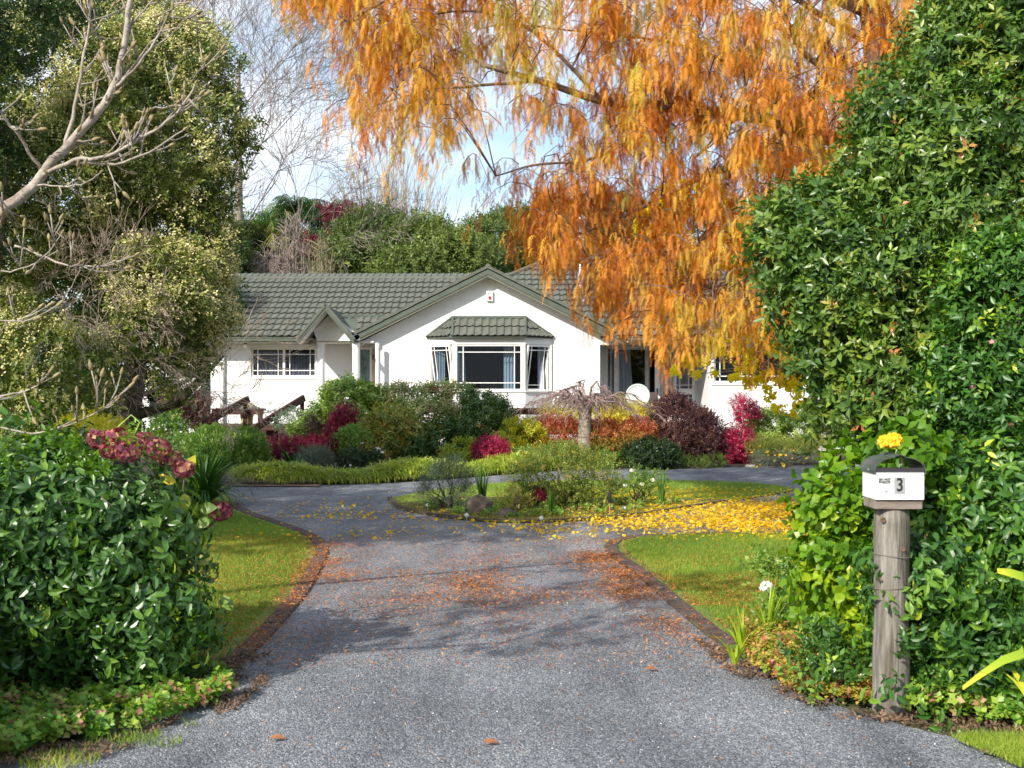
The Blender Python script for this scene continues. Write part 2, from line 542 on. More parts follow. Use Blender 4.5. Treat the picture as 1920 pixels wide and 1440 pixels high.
# chip seal of the drive: grey stones, worn bands, orange needle litter in the grain
def drive_material():
    m, nt, b, o = new_mat('chip_seal')
    L = nt.links.new
    tc = N(nt, 'ShaderNodeTexCoord')
    vo = N(nt, 'ShaderNodeTexVoronoi', inp={'Scale': 115.0, 'Randomness': 1.0})
    L(tc.outputs['Object'], vo.inputs['Vector'])
    sep = N(nt, 'ShaderNodeSeparateColor'); L(vo.outputs['Color'], sep.inputs[0])
    r = ramp(nt, [(0.0, (0.085, 0.092, 0.103)), (0.35, (0.165, 0.178, 0.197)), (0.7, (0.265, 0.282, 0.305)), (0.95, (0.40, 0.415, 0.435)), (1.0, (0.60, 0.60, 0.60))])
    L(sep.outputs[0], r.inputs[0])
    nz = N(nt, 'ShaderNodeTexNoise', inp={'Scale': 0.9, 'Detail': 7.0, 'Roughness': 0.6}); L(tc.outputs['Object'], nz.inputs['Vector'])
    r2 = ramp(nt, [(0.3, (0.72, 0.72, 0.72)), (0.7, (1.22, 1.22, 1.22))]); L(nz.outputs[0], r2.inputs[0])
    mu = N(nt, 'ShaderNodeMixRGB', blend_type='MULTIPLY', inp={'Fac': 1.0}); L(r.outputs[0], mu.inputs[1]); L(r2.outputs[0], mu.inputs[2])
    mpw = N(nt, 'ShaderNodeMapping'); mpw.inputs['Scale'].default_value = (1.5, .22, 1)
    L(tc.outputs['Object'], mpw.inputs[0])
    nw = N(nt, 'ShaderNodeTexNoise', inp={'Scale': 1.1, 'Detail': 5.0, 'Roughness': 0.55, 'Distortion': .6}); L(mpw.outputs[0], nw.inputs['Vector'])
    rw = ramp(nt, [(0.32, (0.70, 0.70, 0.71)), (0.5, (1.0, 1.0, 1.0)), (0.68, (1.28, 1.27, 1.25))]); L(nw.outputs[0], rw.inputs[0])
    mw = N(nt, 'ShaderNodeMixRGB', blend_type='MULTIPLY', inp={'Fac': 1.0}); L(mu.outputs[0], mw.inputs[1]); L(rw.outputs[0], mw.inputs[2]); mu = mw
    n2 = N(nt, 'ShaderNodeTexNoise', inp={'Scale': 14.0, 'Detail': 6.0, 'Roughness': 0.7}); L(tc.outputs['Object'], n2.inputs['Vector'])
    r3 = ramp(nt, [(0.60, (0, 0, 0)), (0.80, (.5, .5, .5))]); L(n2.outputs[0], r3.inputs[0])
    mx = N(nt, 'ShaderNodeMixRGB', inp={'Color2': (0.16, 0.13, 0.10, 1)}); L(r3.outputs[0], mx.inputs[0]); L(mu.outputs[0], mx.inputs[1])
    L(mx.outputs[0], b.inputs['Base Color'])
    b.inputs['Roughness'].default_value = 0.75
    b.inputs['Specular IOR Level'].default_value = 0.35
    bp = N(nt, 'ShaderNodeBump', inp={'Strength': 1.0, 'Distance': 0.012}); bp.invert = True
    L(vo.outputs['Distance'], bp.inputs['Height']); L(bp.outputs[0], b.inputs['Normal'])
    return m
M_DRIVE = drive_material()
def lawn_material():
    m, nt, b, o = new_mat('mown_grass')
    L = nt.links.new
    tc = N(nt, 'ShaderNodeTexCoord')
    nz = N(nt, 'ShaderNodeTexNoise', inp={'Scale': 1.3, 'Detail': 8.0, 'Roughness': 0.65}); L(tc.outputs['Object'], nz.inputs['Vector'])
    r = ramp(nt, [(0.25, (0.09, 0.16, 0.022)), (0.55, (0.16, 0.25, 0.035)), (0.8, (0.26, 0.29, 0.06))]); L(nz.outputs[0], r.inputs[0])
    n2 = N(nt, 'ShaderNodeTexNoise', inp={'Scale': 60.0, 'Detail': 4.0}); L(tc.outputs['Object'], n2.inputs['Vector'])
    r2 = ramp(nt, [(0.3, (0.6, 0.6, 0.6)), (0.7, (1.3, 1.3, 1.3))]); L(n2.outputs[0], r2.inputs[0])
    mu = N(nt, 'ShaderNodeMixRGB', blend_type='MULTIPLY', inp={'Fac': 1.0}); L(r.outputs[0], mu.inputs[1]); L(r2.outputs[0], mu.inputs[2])
    L(mu.outputs[0], b.inputs['Base Color']); b.inputs['Roughness'].default_value = 0.9
    bp = N(nt, 'ShaderNodeBump', inp={'Strength': 0.8, 'Distance': 0.02}); L(n2.outputs[0], bp.inputs['Height']); L(bp.outputs[0], b.inputs['Normal'])
    return m
M_LAWN = lawn_material()
M_GROUND = surf('rough_ground', (0.05, 0.075, 0.02), (0.12, 0.10, 0.05), 1.5, 0.95, 0.6, 30)

# ------------------------------------------------------------------ ground sheets
def sheet(name, pts, z, mat, label=None):
    mb = MB(); mb.add([(x, y, z) for x, y in pts], [tuple(range(len(pts)))])
    o = mb.build(name, mat); o['kind'] = 'structure'
    if label: o['label'] = label
    return o
def smooth_line(pts, n=6):
    """Catmull-Rom through 2d points"""
    out = []; P_ = [Vector(p[:2]) for p in pts]
    for i in range(len(P_) - 1):
        a, b, c, d = P_[max(i - 1, 0)], P_[i], P_[i + 1], P_[min(i + 2, len(P_) - 1)]
        for k in range(n):
            t = k / n
            q = 0.5 * ((2 * b) + (c - a) * t + (2 * a - 5 * b + 4 * c - d) * t * t + (3 * b - a - 3 * c + d) * t ** 3)
            out.append((q.x, q.y))
    out.append(tuple(P_[-1])); return out

sheet('ground', [(-400, -60), (400, -60), (400, 700), (-400, 700)], 0.0, M_GROUND, 'rough grass ground running out to the far trees')
sheet('road', [(-40, -6), (40, -6), (40, 4.2), (-40, 4.2)], 0.006, M_DRIVE, 'grey chip seal road at the mouth of the drive')
LEFT_EDGE = smooth_line([(-3.6, 4.2), (-2.5, 5.3), (-1.9, 6.3), (-1.70, 7.6), (-1.72, 9.6), (-1.84, 11.3), (-1.98, 12.6), (-2.3, 13.8), (-2.9, 15.0), (-3.6, 16.3), (-4.3, 18.0), (-4.75, 19.6), (-5.0, 20.9)])
RIGHT_EDGE = smooth_line([(4.2, 4.2), (2.6, 5.45), (1.75, 6.5), (1.42, 7.9), (1.27, 9.4), (1.15, 10.9), (1.03, 12.0), (1.0, 12.8), (1.12, 13.4), (1.5, 13.8), (2.4, 14.0), (3.6, 14.1), (5.2, 14.3), (9, 14.6)])
FAR_EDGE = smooth_line([(-5.0, 20.9), (-3.5, 21.1), (-1.8, 21.9), (0.4, 24.2), (2.2, 25.7), (3.9, 25.6), (5.6, 26.2), (9, 27.2), (14, 28.0)])
drive = [(x, y) for x, y in LEFT_EDGE] + [(x, y) for x, y in FAR_EDGE[1:]] + [(14, 15)] + [(x, y) for x, y in RIGHT_EDGE[::-1]]
sheet('driveway', drive, 0.010, M_DRIVE, 'grey chip seal driveway curving round the island bed')
LL = [(x, y) for x, y in LEFT_EDGE if y > 6.4]
sheet('lawn', LL + [(-5.4, 21.6), (-9.5, 24), (-14, 22), (-14, 8), (-5, 7)], 0.022, M_LAWN, 'left lawn beside the drive')
RL = [(x, y) for x, y in RIGHT_EDGE if y > 7.4]
sheet('lawn', [(5, 7.2)] + RL + [(9, 9)], 0.022, M_LAWN, 'right lawn under the orange tree')
ISL = [(-1.95, 18.4), (-1.75, 17.3), (-1.45, 16.5), (-0.8, 15.6), (0.0, 15.15), (1.0, 15.4), (1.9, 16.2), (2.9, 17.4), (4.0, 18.8), (4.85, 20.2), (4.4, 21.4), (3.2, 21.9), (1.4, 22.0), (-0.2, 21.4), (-1.3, 20.0), (-1.95, 18.4)]
ISLS = smooth_line(ISL)[:-1]
sheet('lawn', ISLS[::-1], 0.024, M_LAWN, 'round island lawn in the turning circle')
BED = smooth_line([(-1.85, 18.0), (-1.68, 17.25), (-1.40, 16.6), (-0.78, 15.72), (0.0, 15.3), (0.95, 15.5), (1.8, 16.3), (2.9, 17.6), (3.2, 18.1), (1.6, 17.9), (0.6, 17.4), (-0.6, 17.6), (-1.85, 18.0)])[:-1]
sheet('garden_bed', BED[::-1], 0.034, M_SOIL, 'soil bed along the near side of the island lawn')
sheet('garden_bed', [(x, y) for x, y in FAR_EDGE] + [(14, 32), (-9, 33), (-9, 26), (-6.2, 22.0)], 0.020, M_SOIL, 'planted soil bed in front of the house')
sheet('garden_bed', [(-1.95, 6.2), (-1.85, 7.3), (-2.3, 8.0), (-6, 8.0), (-6, 5.0), (-3.0, 5.05), (-2.4, 5.5)], 0.028, M_SOIL, 'mulched soil bed beneath the near left hedge')
sheet('garden_bed', [(1.95, 6.35), (3.2, 5.75), (6.5, 5.6), (7, 9.5), (3.0, 9.2), (1.6, 8.5), (1.50, 7.8)][::1], 0.030, M_SOIL, 'soil bed around the letterbox post')
M_SANDY = surf('dry_verge_soil', (0.20, 0.16, 0.11), (0.36, 0.31, 0.23), 7, .95, .8, 60)
sheet('verge', [(2.2, 5.55), (3.1, 4.9), (7, 4.6), (7, 5.7), (3.1, 5.9)], 0.036, M_SANDY, 'grass verge at the road edge')
sheet('path', [(-5.6, 21.6), (-3.4, 21.05), (-3.4, 20.6), (-5.2, 20.75)], 0.030, surf('brown_path', (0.17, 0.10, 0.08), (0.26, 0.17, 0.13), 9, 0.9, 0.4), 'reddish brown path edge beside the lime border')

# edging blocks beside the drive
M_EDGE = surf('dark_edging', (0.06, 0.046, 0.040), (0.125, 0.095, 0.082), 9, 0.9, 0.6, 50, dirt=((0.30, 0.12, 0.05), 16, 0.55, 0.75))
def edging(line, label, w=0.13, h=0.034, step=0.42, side=1, name='edging', mat=None):
    root = thing(name, label, None, (line[0][0], line[0][1], 0), kind='structure')
    mb = MB(); g = 0.004
    mb.box(-w / 2, w / 2, g, step - g, -0.03, h)
    vs = mb.v
    mesh = mb.mesh('edging_block', mat or M_EDGE)
    bmz = mesh
    P_ = [Vector(p) for p in line]
    i = 0; pos = P_[0]; acc = 0
    # walk the line
    pts = [P_[0]]; cur = P_[0]; k = 1
    while k < len(P_):
        d = P_[k] - cur
        if d.length >= step:
            cur = cur + d.normalized() * step; pts.append(cur)
        else: k += 1
    for a, b_ in zip(pts[:-1], pts[1:]):
        d = (b_ - a).normalized()
        nrm = Vector((-d.y, d.x)) * side
        ang = math.atan2(d.y, d.x) - math.pi / 2 + random.gauss(0, .012)
        q = a + nrm * w / 2
        inst('edging_block', mesh, root, (q.x, q.y, random.uniform(-.005, .004)), Matrix.Rotation(ang, 3, 'Z'))
    return root
edging([p for p in LEFT_EDGE if 7.2 < p[1] < 17.5], 'dark edging blocks along the left side of the drive', side=1)
edging([p for p in RIGHT_EDGE if p[1] > 7.8 and p[0] < 3.6][::1], 'dark edging blocks curving along the right lawn', side=-1)
edging([p for p in ISLS if p[1] < 18.6 and (p[0] < 3.6)], 'low timber edging round the near side of the island', w=0.06, h=0.05, step=0.7, side=1)
edging([p for p in FAR_EDGE if p[0] > 2.0 and p[0] < 9], 'low kerb along the far garden bed', w=0.1, h=0.06, step=0.6, side=1)
mb = MB(); mb.box(4.3, 5.4, 26.05, 26.4, 0.0, 0.05)
tag(mb.build('paving_slab', M_CONC, bevel=0.01), 'pale concrete slab at the far edge of the drive below the crimson bush', 'slab')

# ------------------------------------------------------------------ the house
YG = 32.0           # gable wall
YL = 33.0           # left wing wall
ZF = 0.78           # floor
KG = YG / F_PX
def hx(px, Y=YG): return (px - 960) / F_PX * Y
def hz_(py, Y=YG): return EYE - (py - HOR) / F_PX * Y
house = thing('house', 'white single storey house with grey green tiled roof behind the garden', 'house', (0, YG, 0))

def wall_panel(mb, x0, x1, z0, z1, y, th, holes):
    """upright wall facing -y with rectangular holes (x0,x1,z0,z1)"""
    xs = sorted({x0, x1, *[h[0] for h in holes], *[h[1] for h in holes]})
    for a, b_ in zip(xs[:-1], xs[1:]):
        if b_ - a < 1e-6: continue
        hs = sorted([(h[2], h[3]) for h in holes if h[0] <= a + 1e-6 and h[1] >= b_ - 1e-6])
        z = z0
        for c, d in hs:
            if c > z: mb.box(a, b_, y, y + th, z, c)
            z = d
        if z < z1: mb.box(a, b_, y, y + th, z, z1)
EAVE = 3.05
# left wing wall
WL = (hx(470, YL), hx(593, YL), hz_(707, YL), hz_(652, YL))
mb = MB(); wall_panel(mb, hx(395, YL), -3.72, 0.0, EAVE + .08, YL, 0.2, [WL])
mb.box(hx(395, YL), hx(395, YL) + .2, YL + .2, YL + 6, 0, EAVE + .05)
mb.build('wall', M_STUCCO, house, label='white rendered wall of the left wing')
# gable wall
AX, AZ = hx(915), 4.80
xl, xr = hx(712), hx(1125)
pent = [(xl, YG, 0), (xr, YG, 0), (xr, YG, hz_(634)), (hx(1330), YG, hz_(634)), (hx(1330), YG, 2.9), (xr + .6, YG, 3.0), (AX, YG, AZ), (hx(672), YG, 3.03), (xl, YG, 3.0)]
pent = [(xl, YG, 0), (xr, YG, 0), (xr, YG, 3.12), (3.1, YG, 3.05), (AX, YG, AZ), (hx(672), YG, 2.98), (xl, YG, 2.98)]
_za, _zb = hz_(734, 31.38), hz_(645, 31.38)
_ba, _bb = hx(803) + .05, hx(1034) - .05
mb = MB()
mb.prism([(xl, YG, 0), (xr, YG, 0), (xr, YG, _za), (xl, YG, _za)], (0, .2, 0))
mb.prism([(xl, YG, _za), (_ba, YG, _za), (_ba, YG, _zb), (xl, YG, _zb)], (0, .2, 0))
mb.prism([(_bb, YG, _za), (xr, YG, _za), (xr, YG, _zb), (_bb, YG, _zb)], (0, .2, 0))
mb.prism([(xl, YG, _zb), (xr, YG, _zb), (xr, YG, 3.12), (3.1, YG, 3.05), (AX, YG, AZ), (hx(672), YG, 2.98), (xl, YG, 2.98)], (0, .2, 0))
mb.build('wall', M_STUCCO, house, label='white rendered gable wall')
mb = MB(); mb.box(xl, xl + .2, YG + .2, 35, 0, 3.0); mb.box(xr - .2, xr, YG + .2, 33.8, 0, 3.1)
mb.build('wall', M_STUCCO, house, label='white return wall beside the porch')
# right wing wall and recess
WR = (hx(1338), hx(1492), hz_(718), hz_(646))
mb = MB(); wall_panel(mb, hx(1330), 10.5, 0.0, EAVE + .08, YG, 0.2, [WR])
mb.box(hx(1330), hx(1330) + .2, YG + .2, 33.8, 0, EAVE)
mb.build('wall', M_STUCCO, house, label='white rendered wall of the right wing')
YB = 33.8
mb = MB()
SD = (hx(1136, YB), hx(1250, YB), ZF, hz_(650, YB)); FD = (hx(1262, YB), hx(1303, YB), ZF, hz_(648, YB))
wall_panel(mb, xr - .2, hx(1330) + .2, 0.0, EAVE, YB, 0.15, [SD, FD]); mb.build('wall', M_STUCCO, house, label='shaded white wall at the back of the veranda recess')
mb = MB(); mb.box(xr, hx(1330), YG, YB, hz_(634), hz_(634) + .05); mb.build('ceiling', M_SOFFIT, house)
mb = MB(); mb.box(xr, hx(1330), YG + .001, YG + .12, hz_(634) - .18, hz_(634)); mb.build('beam', M_SOFFIT, house)

# interior shell so rooms look like rooms
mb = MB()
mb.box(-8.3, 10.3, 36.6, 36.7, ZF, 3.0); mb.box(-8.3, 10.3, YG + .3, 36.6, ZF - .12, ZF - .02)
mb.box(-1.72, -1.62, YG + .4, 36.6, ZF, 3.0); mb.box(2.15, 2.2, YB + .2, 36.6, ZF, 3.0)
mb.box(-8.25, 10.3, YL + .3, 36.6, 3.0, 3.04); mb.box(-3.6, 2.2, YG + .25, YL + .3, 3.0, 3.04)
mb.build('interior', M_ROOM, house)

def window(x0, x1, z0, z1, y, panes, cream=True, margins=0.13, inset=0.06, parent=house, label=None, topbar=True, botbar=True, fr=0.055, M=None):
    """frame, panes with colonial bars near their edges"""
    mat = M_FRAME if cream else M_WFRAME
    f = MB(); t = fr
    y0, y1 = y + inset, y + inset + .06
    f.box(x0, x1, y0, y1, z0, z0 + t); f.box(x0, x1, y0, y1, z1 - t, z1)
    f.box(x0, x0 + t, y0, y1, z0 + t, z1 - t); f.box(x1 - t, x1, y0, y1, z0 + t, z1 - t)
    xs = [x0 + t]
    for p in panes[:-1]:
        c = x0 + (x1 - x0) * p
        f.box(c - t * .6, c + t * .6, y0, y1, z0 + t, z1 - t); xs += [c - t * .6, c + t * .6]
    xs.append(x1 - t)
    if M is not None: f.v = [tuple(M @ Vector(v)) for v in f.v]
    w = f.build('window', mat, parent, label=label)
    for i in range(0, len(xs), 2):
        a, b_ = xs[i], xs[i + 1]
        g = MB(); g.box(a, b_, y0 + .028, y0 + .034, z0 + t, z1 - t)
        k = MB(); q = .011
        for c in (a + margins, b_ - margins): k.box(c - q, c + q, y0 + .012, y0 + .026, z0 + t, z1 - t)
        rows = []
        if topbar: rows.append(z1 - t - margins)
        if botbar: rows.append(z0 + t + margins)
        for c in rows: k.box(a, b_, y0 + .0135, y0 + .0245, c - q, c + q)
        if M is not None:
            g.v = [tuple(M @ Vector(v)) for v in g.v]; k.v = [tuple(M @ Vector(v)) for v in k.v]
        g.build('pane', M_GLASS, w)
        k.build('glazing_bar', M_WFRAME, w)
    return w
def curtain(x0, x1, z0, z1, y, mat, parent=house, amp=.03, flare=0.0, folds=12, label=None):
    mb = MB(); rows = []
    n = folds * 4
    for zi in range(6):
        z = z1 + (z0 - z1) * zi / 5; r = []
        for i in range(n + 1):
            t = i / n
            x = x0 + (x1 - x0) * (t + flare * (zi / 5) ** 1.5 * t)
            r.append((x, y + amp * math.sin(t * folds * 2 * math.pi) * (1 + .3 * math.sin(i)), z))
        rows.append(r)
    mb.grid_sheet(rows)
    return mb.build('curtain', mat, parent, smooth=True, label=label)
# left window
window(*WL, YL, [.5, 1.0], label='two light window with grey net curtains in the left wing')
curtain(WL[0], WL[1], WL[2], WL[3] - .1, YL + .25, M_NET, folds=22, label='grey net curtain')
mb = MB(); mb.box(WL[0] - .06, WL[1] + .06, YL - .02, YL + .05, WL[2] - .06, WL[2] - .003); mb.build('sill', M_FRAME, house)
# right window
window(*WR, YG, [.42, 1.0], label='wide window behind the yellow leaves in the right wing')
mb = MB(); mb.box(WR[0] - .06, WR[1] + .06, YG - .03, YG + .05, WR[2] - .06, WR[2] - .003); mb.build('sill', M_WFRAME, house)
# veranda doors
window(SD[0], SD[0] + .30, SD[2], SD[3], YB, [1.0], cream=False, margins=.1, label='narrow side light of the sliding door')
window(SD[0] + .30, SD[1], SD[2], SD[3], YB, [.62, 1.0], cream=False, margins=.02, label='wide sliding glass door on the veranda')
curtain(SD[0] + .05, SD[0] + .72, SD[2], SD[3], YB + .18, M_CURTAIN, folds=6, flare=.25, label='pale blue lace curtain')
mb = MB(); 
for i in range(6): mb.box(hx(1240, 33.2) + i * .058, hx(1240, 33.2) + i * .058 + .05, 33.5, 33.53, ZF, hz_(650, 33.5))
mb.build('shutter', surf('pinkish_board', (0.62, 0.50, 0.45), None, 6, .7), house, label='folded pinkish vertical slats beside the door')
mb = MB(); mb.box(hx(1228, 33.3), hx(1237, 33.3), 33.3, 33.36, ZF, hz_(650, 33.3)); mb.build('post', M_WFRAME, house)
midz = hz_(737, YB)
window(FD[0], FD[1], midz + .04, FD[3], YB, [1.0], cream=False, margins=.1, inset=-.05, label='upper light of the white french door', fr=.09)
window(FD[0], FD[1], FD[2], midz + .05, YB, [1.0], cream=False, margins=.1, inset=-.052, botbar=False, label='lower light of the white french door', fr=.09)
curtain(FD[0] + .1, FD[1] - .1, FD[2], FD[3], YB + .22, M_CURTAIN, folds=5, label='pale curtain behind the french door')

# bay window
YBAY = 31.38
bx0, bx1 = hx(848, YBAY), hx(985, YBAY)
ox0, ox1 = hx(803), hx(1034)
zt0, zt1 = hz_(645, YBAY), hz_(631, YBAY)
zs = hz_(734, YBAY)
def bayring(off=0.0):
    return [(ox0 - off, YG), (bx0 - off * .4, YBAY - off), (bx1 + off * .4, YBAY - off), (ox1 + off, YG)]
def baysolid(z0, z1, off=0.0):
    mb = MB(); r = bayring(off); mb.prism([(x, y, z0) for x, y in r], (0, 0, z1 - z0)); return mb
baysolid(0.0, zs - .02).build('bay_base', M_STUCCO, house)
baysolid(zt0, zt1 + .1).build('bay_header', M_STUCCO, house)
baysolid(zs - .02, zs + .015, .035).build('bay_sill', M_WFRAME, house)
for x in (bx0, bx1 - .13):
    mb = MB(); mb.box(x, x + .13, YBAY, YBAY + .13, zs + .015, zt0); mb.build('bay_post', M_FRAME, house)
for s, x in ((1, ox0), (-1, ox1)):
    mb = MB(); mb.box(min(x, x + s * .07), max(x, x + s * .07), YG - .07, YG - .001, zs + .015, zt0); mb.build('bay_post', M_FRAME, house)
window(bx0 + .075, bx1 - .075, zs + .015, zt0, YBAY, [1.0], margins=.16, inset=.02, label='large fixed centre window of the bay')
for s, (cx0, cy0), (cx1, cy1), lab in ((1, (ox0 + .04, YG), (bx0, YBAY + .05), 'bay casement at the left, propped open'), (-1, (bx1, YBAY + .05), (ox1 - .04, YG), 'bay casement at the right, propped open')):
    a = Vector((cx0, cy0, 0)); d = Vector((cx1 - cx0, cy1 - cy0, 0)); wlen = d.length - .12; d.normalize()
    ang = math.atan2(d.y, d.x)
    Mx = Matrix.Translation((cx0 + d.x * .06, cy0 + d.y * .06, zt0 - .01)) @ Matrix.Rotation(ang, 4, 'Z') @ Matrix.Rotation(math.radians(9.5), 4, 'X')
    window(0, wlen, -(zt0 - zs) + .03, 0, -0.06, [1.0], cream=False, margins=.1, inset=0, label=lab, M=Mx, fr=.045)
    # fixed frame it hangs in
    k = MB()
    Mf = Matrix.Translation((cx0 + d.x * .05, cy0 + d.y * .05, zs)) @ Matrix.Rotation(ang, 4, 'Z')
    hh = zt0 - zs
    for q in ((0, .03, .0, hh), (wlen - .02, wlen + .01, 0, hh), (.03, wlen - .02, .02, .06), (.03, wlen - .02, hh - .03, hh)):
        k.box(q[0], q[1], 0.0, .06, q[2], q[3], Mf)
    k.build('window_frame', M_FRAME, house)
curtain(hx(858), hx(872), zs, zt0 - .03, YG - .25, M_CURTAIN_B, folds=3, flare=.2, label='blue grey curtain at the left of the bay')
curtain(hx(944), hx(966), zs, zt0 - .03, YG - .25, M_CURTAIN_B, folds=4, label='blue grey curtain at the right of the bay')
curtain(hx(818), hx(835), zs, zt0 - .03, YG - .05, M_CURTAIN_B, folds=4)
curtain(hx(1008), hx(1020), zs, zt0 - .03, YG - .05, M_CURTAIN, folds=3)

# ---- roofs
def tile_mesh(w, l):
    """one wave of pressed tile: x across, y up the slope, z outwards; foot lip at y=0"""
    prof = [(0.0, .000), (.18, .002), (.42, .012), (.62, .030), (.80, .032), (.94, .010), (1.0, .000)]
    mb = MB()
    rows = [[(u * w, .003, h + .020) for u, h in prof], [(u * w, 0.0, h + .042) for u, h in prof], [(u * w, l * 1.05, h * .9) for u, h in prof]]
    mb.grid_sheet(rows)
    return mb
def roof_plane(parent, o0, ux, uy, nx, ny, clip, w=0.20, l=0.405, limit=None, base=True, mat=M_TILE):
    """o0 foot left corner, ux across unit, uy up-slope unit. clip(u,v)->bool on tile centres"""
    ux, uy = Vector(ux).normalized(), Vector(uy).normalized(); nn = ux.cross(uy)
    R = Matrix((ux, uy, nn)).transposed()
    t = tile_mesh(w, l); me = t.mesh('roof_tile', mat, smooth=False)
    rest = MB(); cnt = 0
    for j in range(ny):
        for i in range(nx):
            if not clip((i + .5) * w, (j + .5) * l): continue
            p = Vector(o0) + ux * i * w + uy * j * l
            inview = abs(p.x / p.y) < .44
            if limit is not None and (limit[0] <= 0 or not inview):
                rest.add([p + R @ Vector(v) for v in t.v], t.f)
            else:
                inst('roof_tile', me, parent, p + nn * random.uniform(0, .003), R)
                if limit is not None: limit[0] -= 1
    if rest.v: rest.build('roof_tiles', mat, parent, kind='stuff')
roof = thing('roof', None, None, (0, YG, 0), parent=house)
budget = [292]
# bay roof
zb0, zb1 = hz_(631, 31.2) , hz_(597, YG)
by0 = 31.22
cx0b, cx1b = hx(848, by0), hx(985, by0)
sl = Vector((0, YG - by0, zb1 - zb0)); sl_len = sl.length
hipx = hx(849), hx(985)
roof_plane(roof, (cx0b, by0, zb0), (1, 0, 0), sl, int((cx1b - cx0b) / .2) + 1, 2, lambda u, v: u < cx1b - cx0b, l=sl_len / 2, limit=budget)
for s in (-1, 1):
    xa = ox0 - .06 if s < 0 else ox1 + .06
    foot_out = Vector((xa, YG - .02, zb0)); foot_in = Vector((cx0b if s < 0 else cx1b, by0, zb0))
    top = Vector((hipx[0] if s < 0 else hipx[1], YG, zb1))
    a, b_ = (foot_out, foot_in) if s < 0 else (foot_in, foot_out)
    ux = (b_ - a).normalized(); nn = ux.cross(top - a).normalized(); uy = nn.cross(ux)
    W = (b_ - a).length; H = (top - a).dot(uy); U = (top - a).dot(ux)
    def clip(u, v, W=W, H=H, U=U):
        f = v / H
        lo = U * f; hi = W + (U - W) * f
        return lo - .04 < u < hi + .04 and v < H
    roof_plane(roof, a, ux, uy, int(W / .18), 3, clip, w=.18, l=H / 2.4, limit=budget)
    k = MB(); k.bar(foot_in + Vector((0, -.01, .03)), top + Vector((0, -.01, .05)), .06, .05); k.build('hip_cap', M_FASCIA, roof)
    k = MB(); k.bar(foot_out + Vector((0, -.01, .03)), top + Vector((0, -.01, .05)), .05, .05); k.build('hip_cap', M_FASCIA, roof)
    k = MB(); k.add([a - Vector((0, 0, .02)), b_ - Vector((0, 0, .02)), top - Vector((0, 0, .02))], [(0, 1, 2)]); k.build('roof_underlay', M_FASCIA, roof)
k = MB(); k.bar((hipx[0], YG - .03, zb1 + .03), (hipx[1], YG - .03, zb1 + .03), .07, .07); k.build('ridge_cap', M_FASCIA, roof)
k = MB(); k.add([(cx0b, by0, zb0 - .02), (cx1b, by0, zb0 - .02), (hipx[1], YG, zb1 - .02), (hipx[0], YG, zb1 - .02)], [(0, 1, 2, 3)]); k.build('roof_underlay', M_FASCIA, roof)

# main left slope
TANP = 0.4925
y_e, z_e = 32.45, 3.17
y_r, z_r = 36.5, 3.17 + 4.05 * TANP
RX0, RX1 = -9.1, 3.0
GA_x, GA_z, GS = AX, 4.99, 0.5                      # big gable ridge
def gable_z(x): return GA_z - GS * abs(x - GA_x)
sl = Vector((0, y_r - y_e, z_r - z_e)); SLN = sl.length
PXc, PHW, PRZ, PEZ = -4.93, .76, 3.93, 3.02          # porch gable
def clip_main(u, v):
    x = RX0 + u; z = z_e + (z_r - z_e) * v / SLN; y = y_e + (y_r - y_e) * v / SLN
    if z < gable_z(x) - .02: return False
    if z < PRZ - .10 - (abs(x - PXc)) * (PRZ - PEZ) / PHW + .0: return False
    if -4.93 < x < -3.2 and z < 3.75: return False
    return True
rows_n = int(SLN / .405)
# nearest rows first so the pieces that show largest are singles
roof_plane(roof, (RX0, y_e, z_e), (1, 0, 0), sl, int((RX1 - RX0) / .2), rows_n + 1, clip_main, l=SLN / (rows_n + .02), limit=budget)
k = MB(); k.add([(RX0, y_e, z_e - .03), (RX1, y_e, z_e - .03), (RX1, y_r, z_r - .03), (RX0, y_r, z_r - .03)], [(0, 1, 2, 3)])
k.add([(RX0, 40.5, z_e - .03), (RX1, 40.5, z_e - .03), (RX1, y_r, z_r - .03), (RX0, y_r, z_r - .03)], [(3, 2, 1, 0)])
k.build('roof_underlay', M_FASCIA, roof)
k = MB()
for i in range(30):
    x = RX0 + i * .42
    if x > -.4: break
    k.tube([(x, y_r, z_r + .0), (x + .43, y_r, z_r + .0)], [.075, .068], 8)
k.build('ridge_cap', M_TILE, roof)
# small porch slope running into the gable
sp = thing('porch_roof', None, None, (PXc, 31.2, 0), parent=house)
q0 = Vector((-4.35, 32.2, 3.16)); q_up = Vector((0, .95, .60))
roof_plane(sp, q0, (1, 0, 0), q_up, 9, 3, lambda u, v: (3.16 + v * .534) > gable_z(-4.35 + u) - .12 and (u > -.2 + v * .0), w=.2, l=q_up.length / 3, limit=None)
k = MB(); k.bar((-4.9, 33.18, 3.80), (-3.0, 33.18, 3.80), .1, .06); k.build('ridge_cap', M_FASCIA, sp)
k = MB(); k.add([q0 + Vector((-.5, 0, -.03)), q0 + Vector((1.2, 0, -.03)), q0 + Vector((1.2, .95, .57)), q0 + Vector((-.5, .95, .57))], [(0, 1, 2, 3)]); k.build('roof_underlay', M_FASCIA, sp)
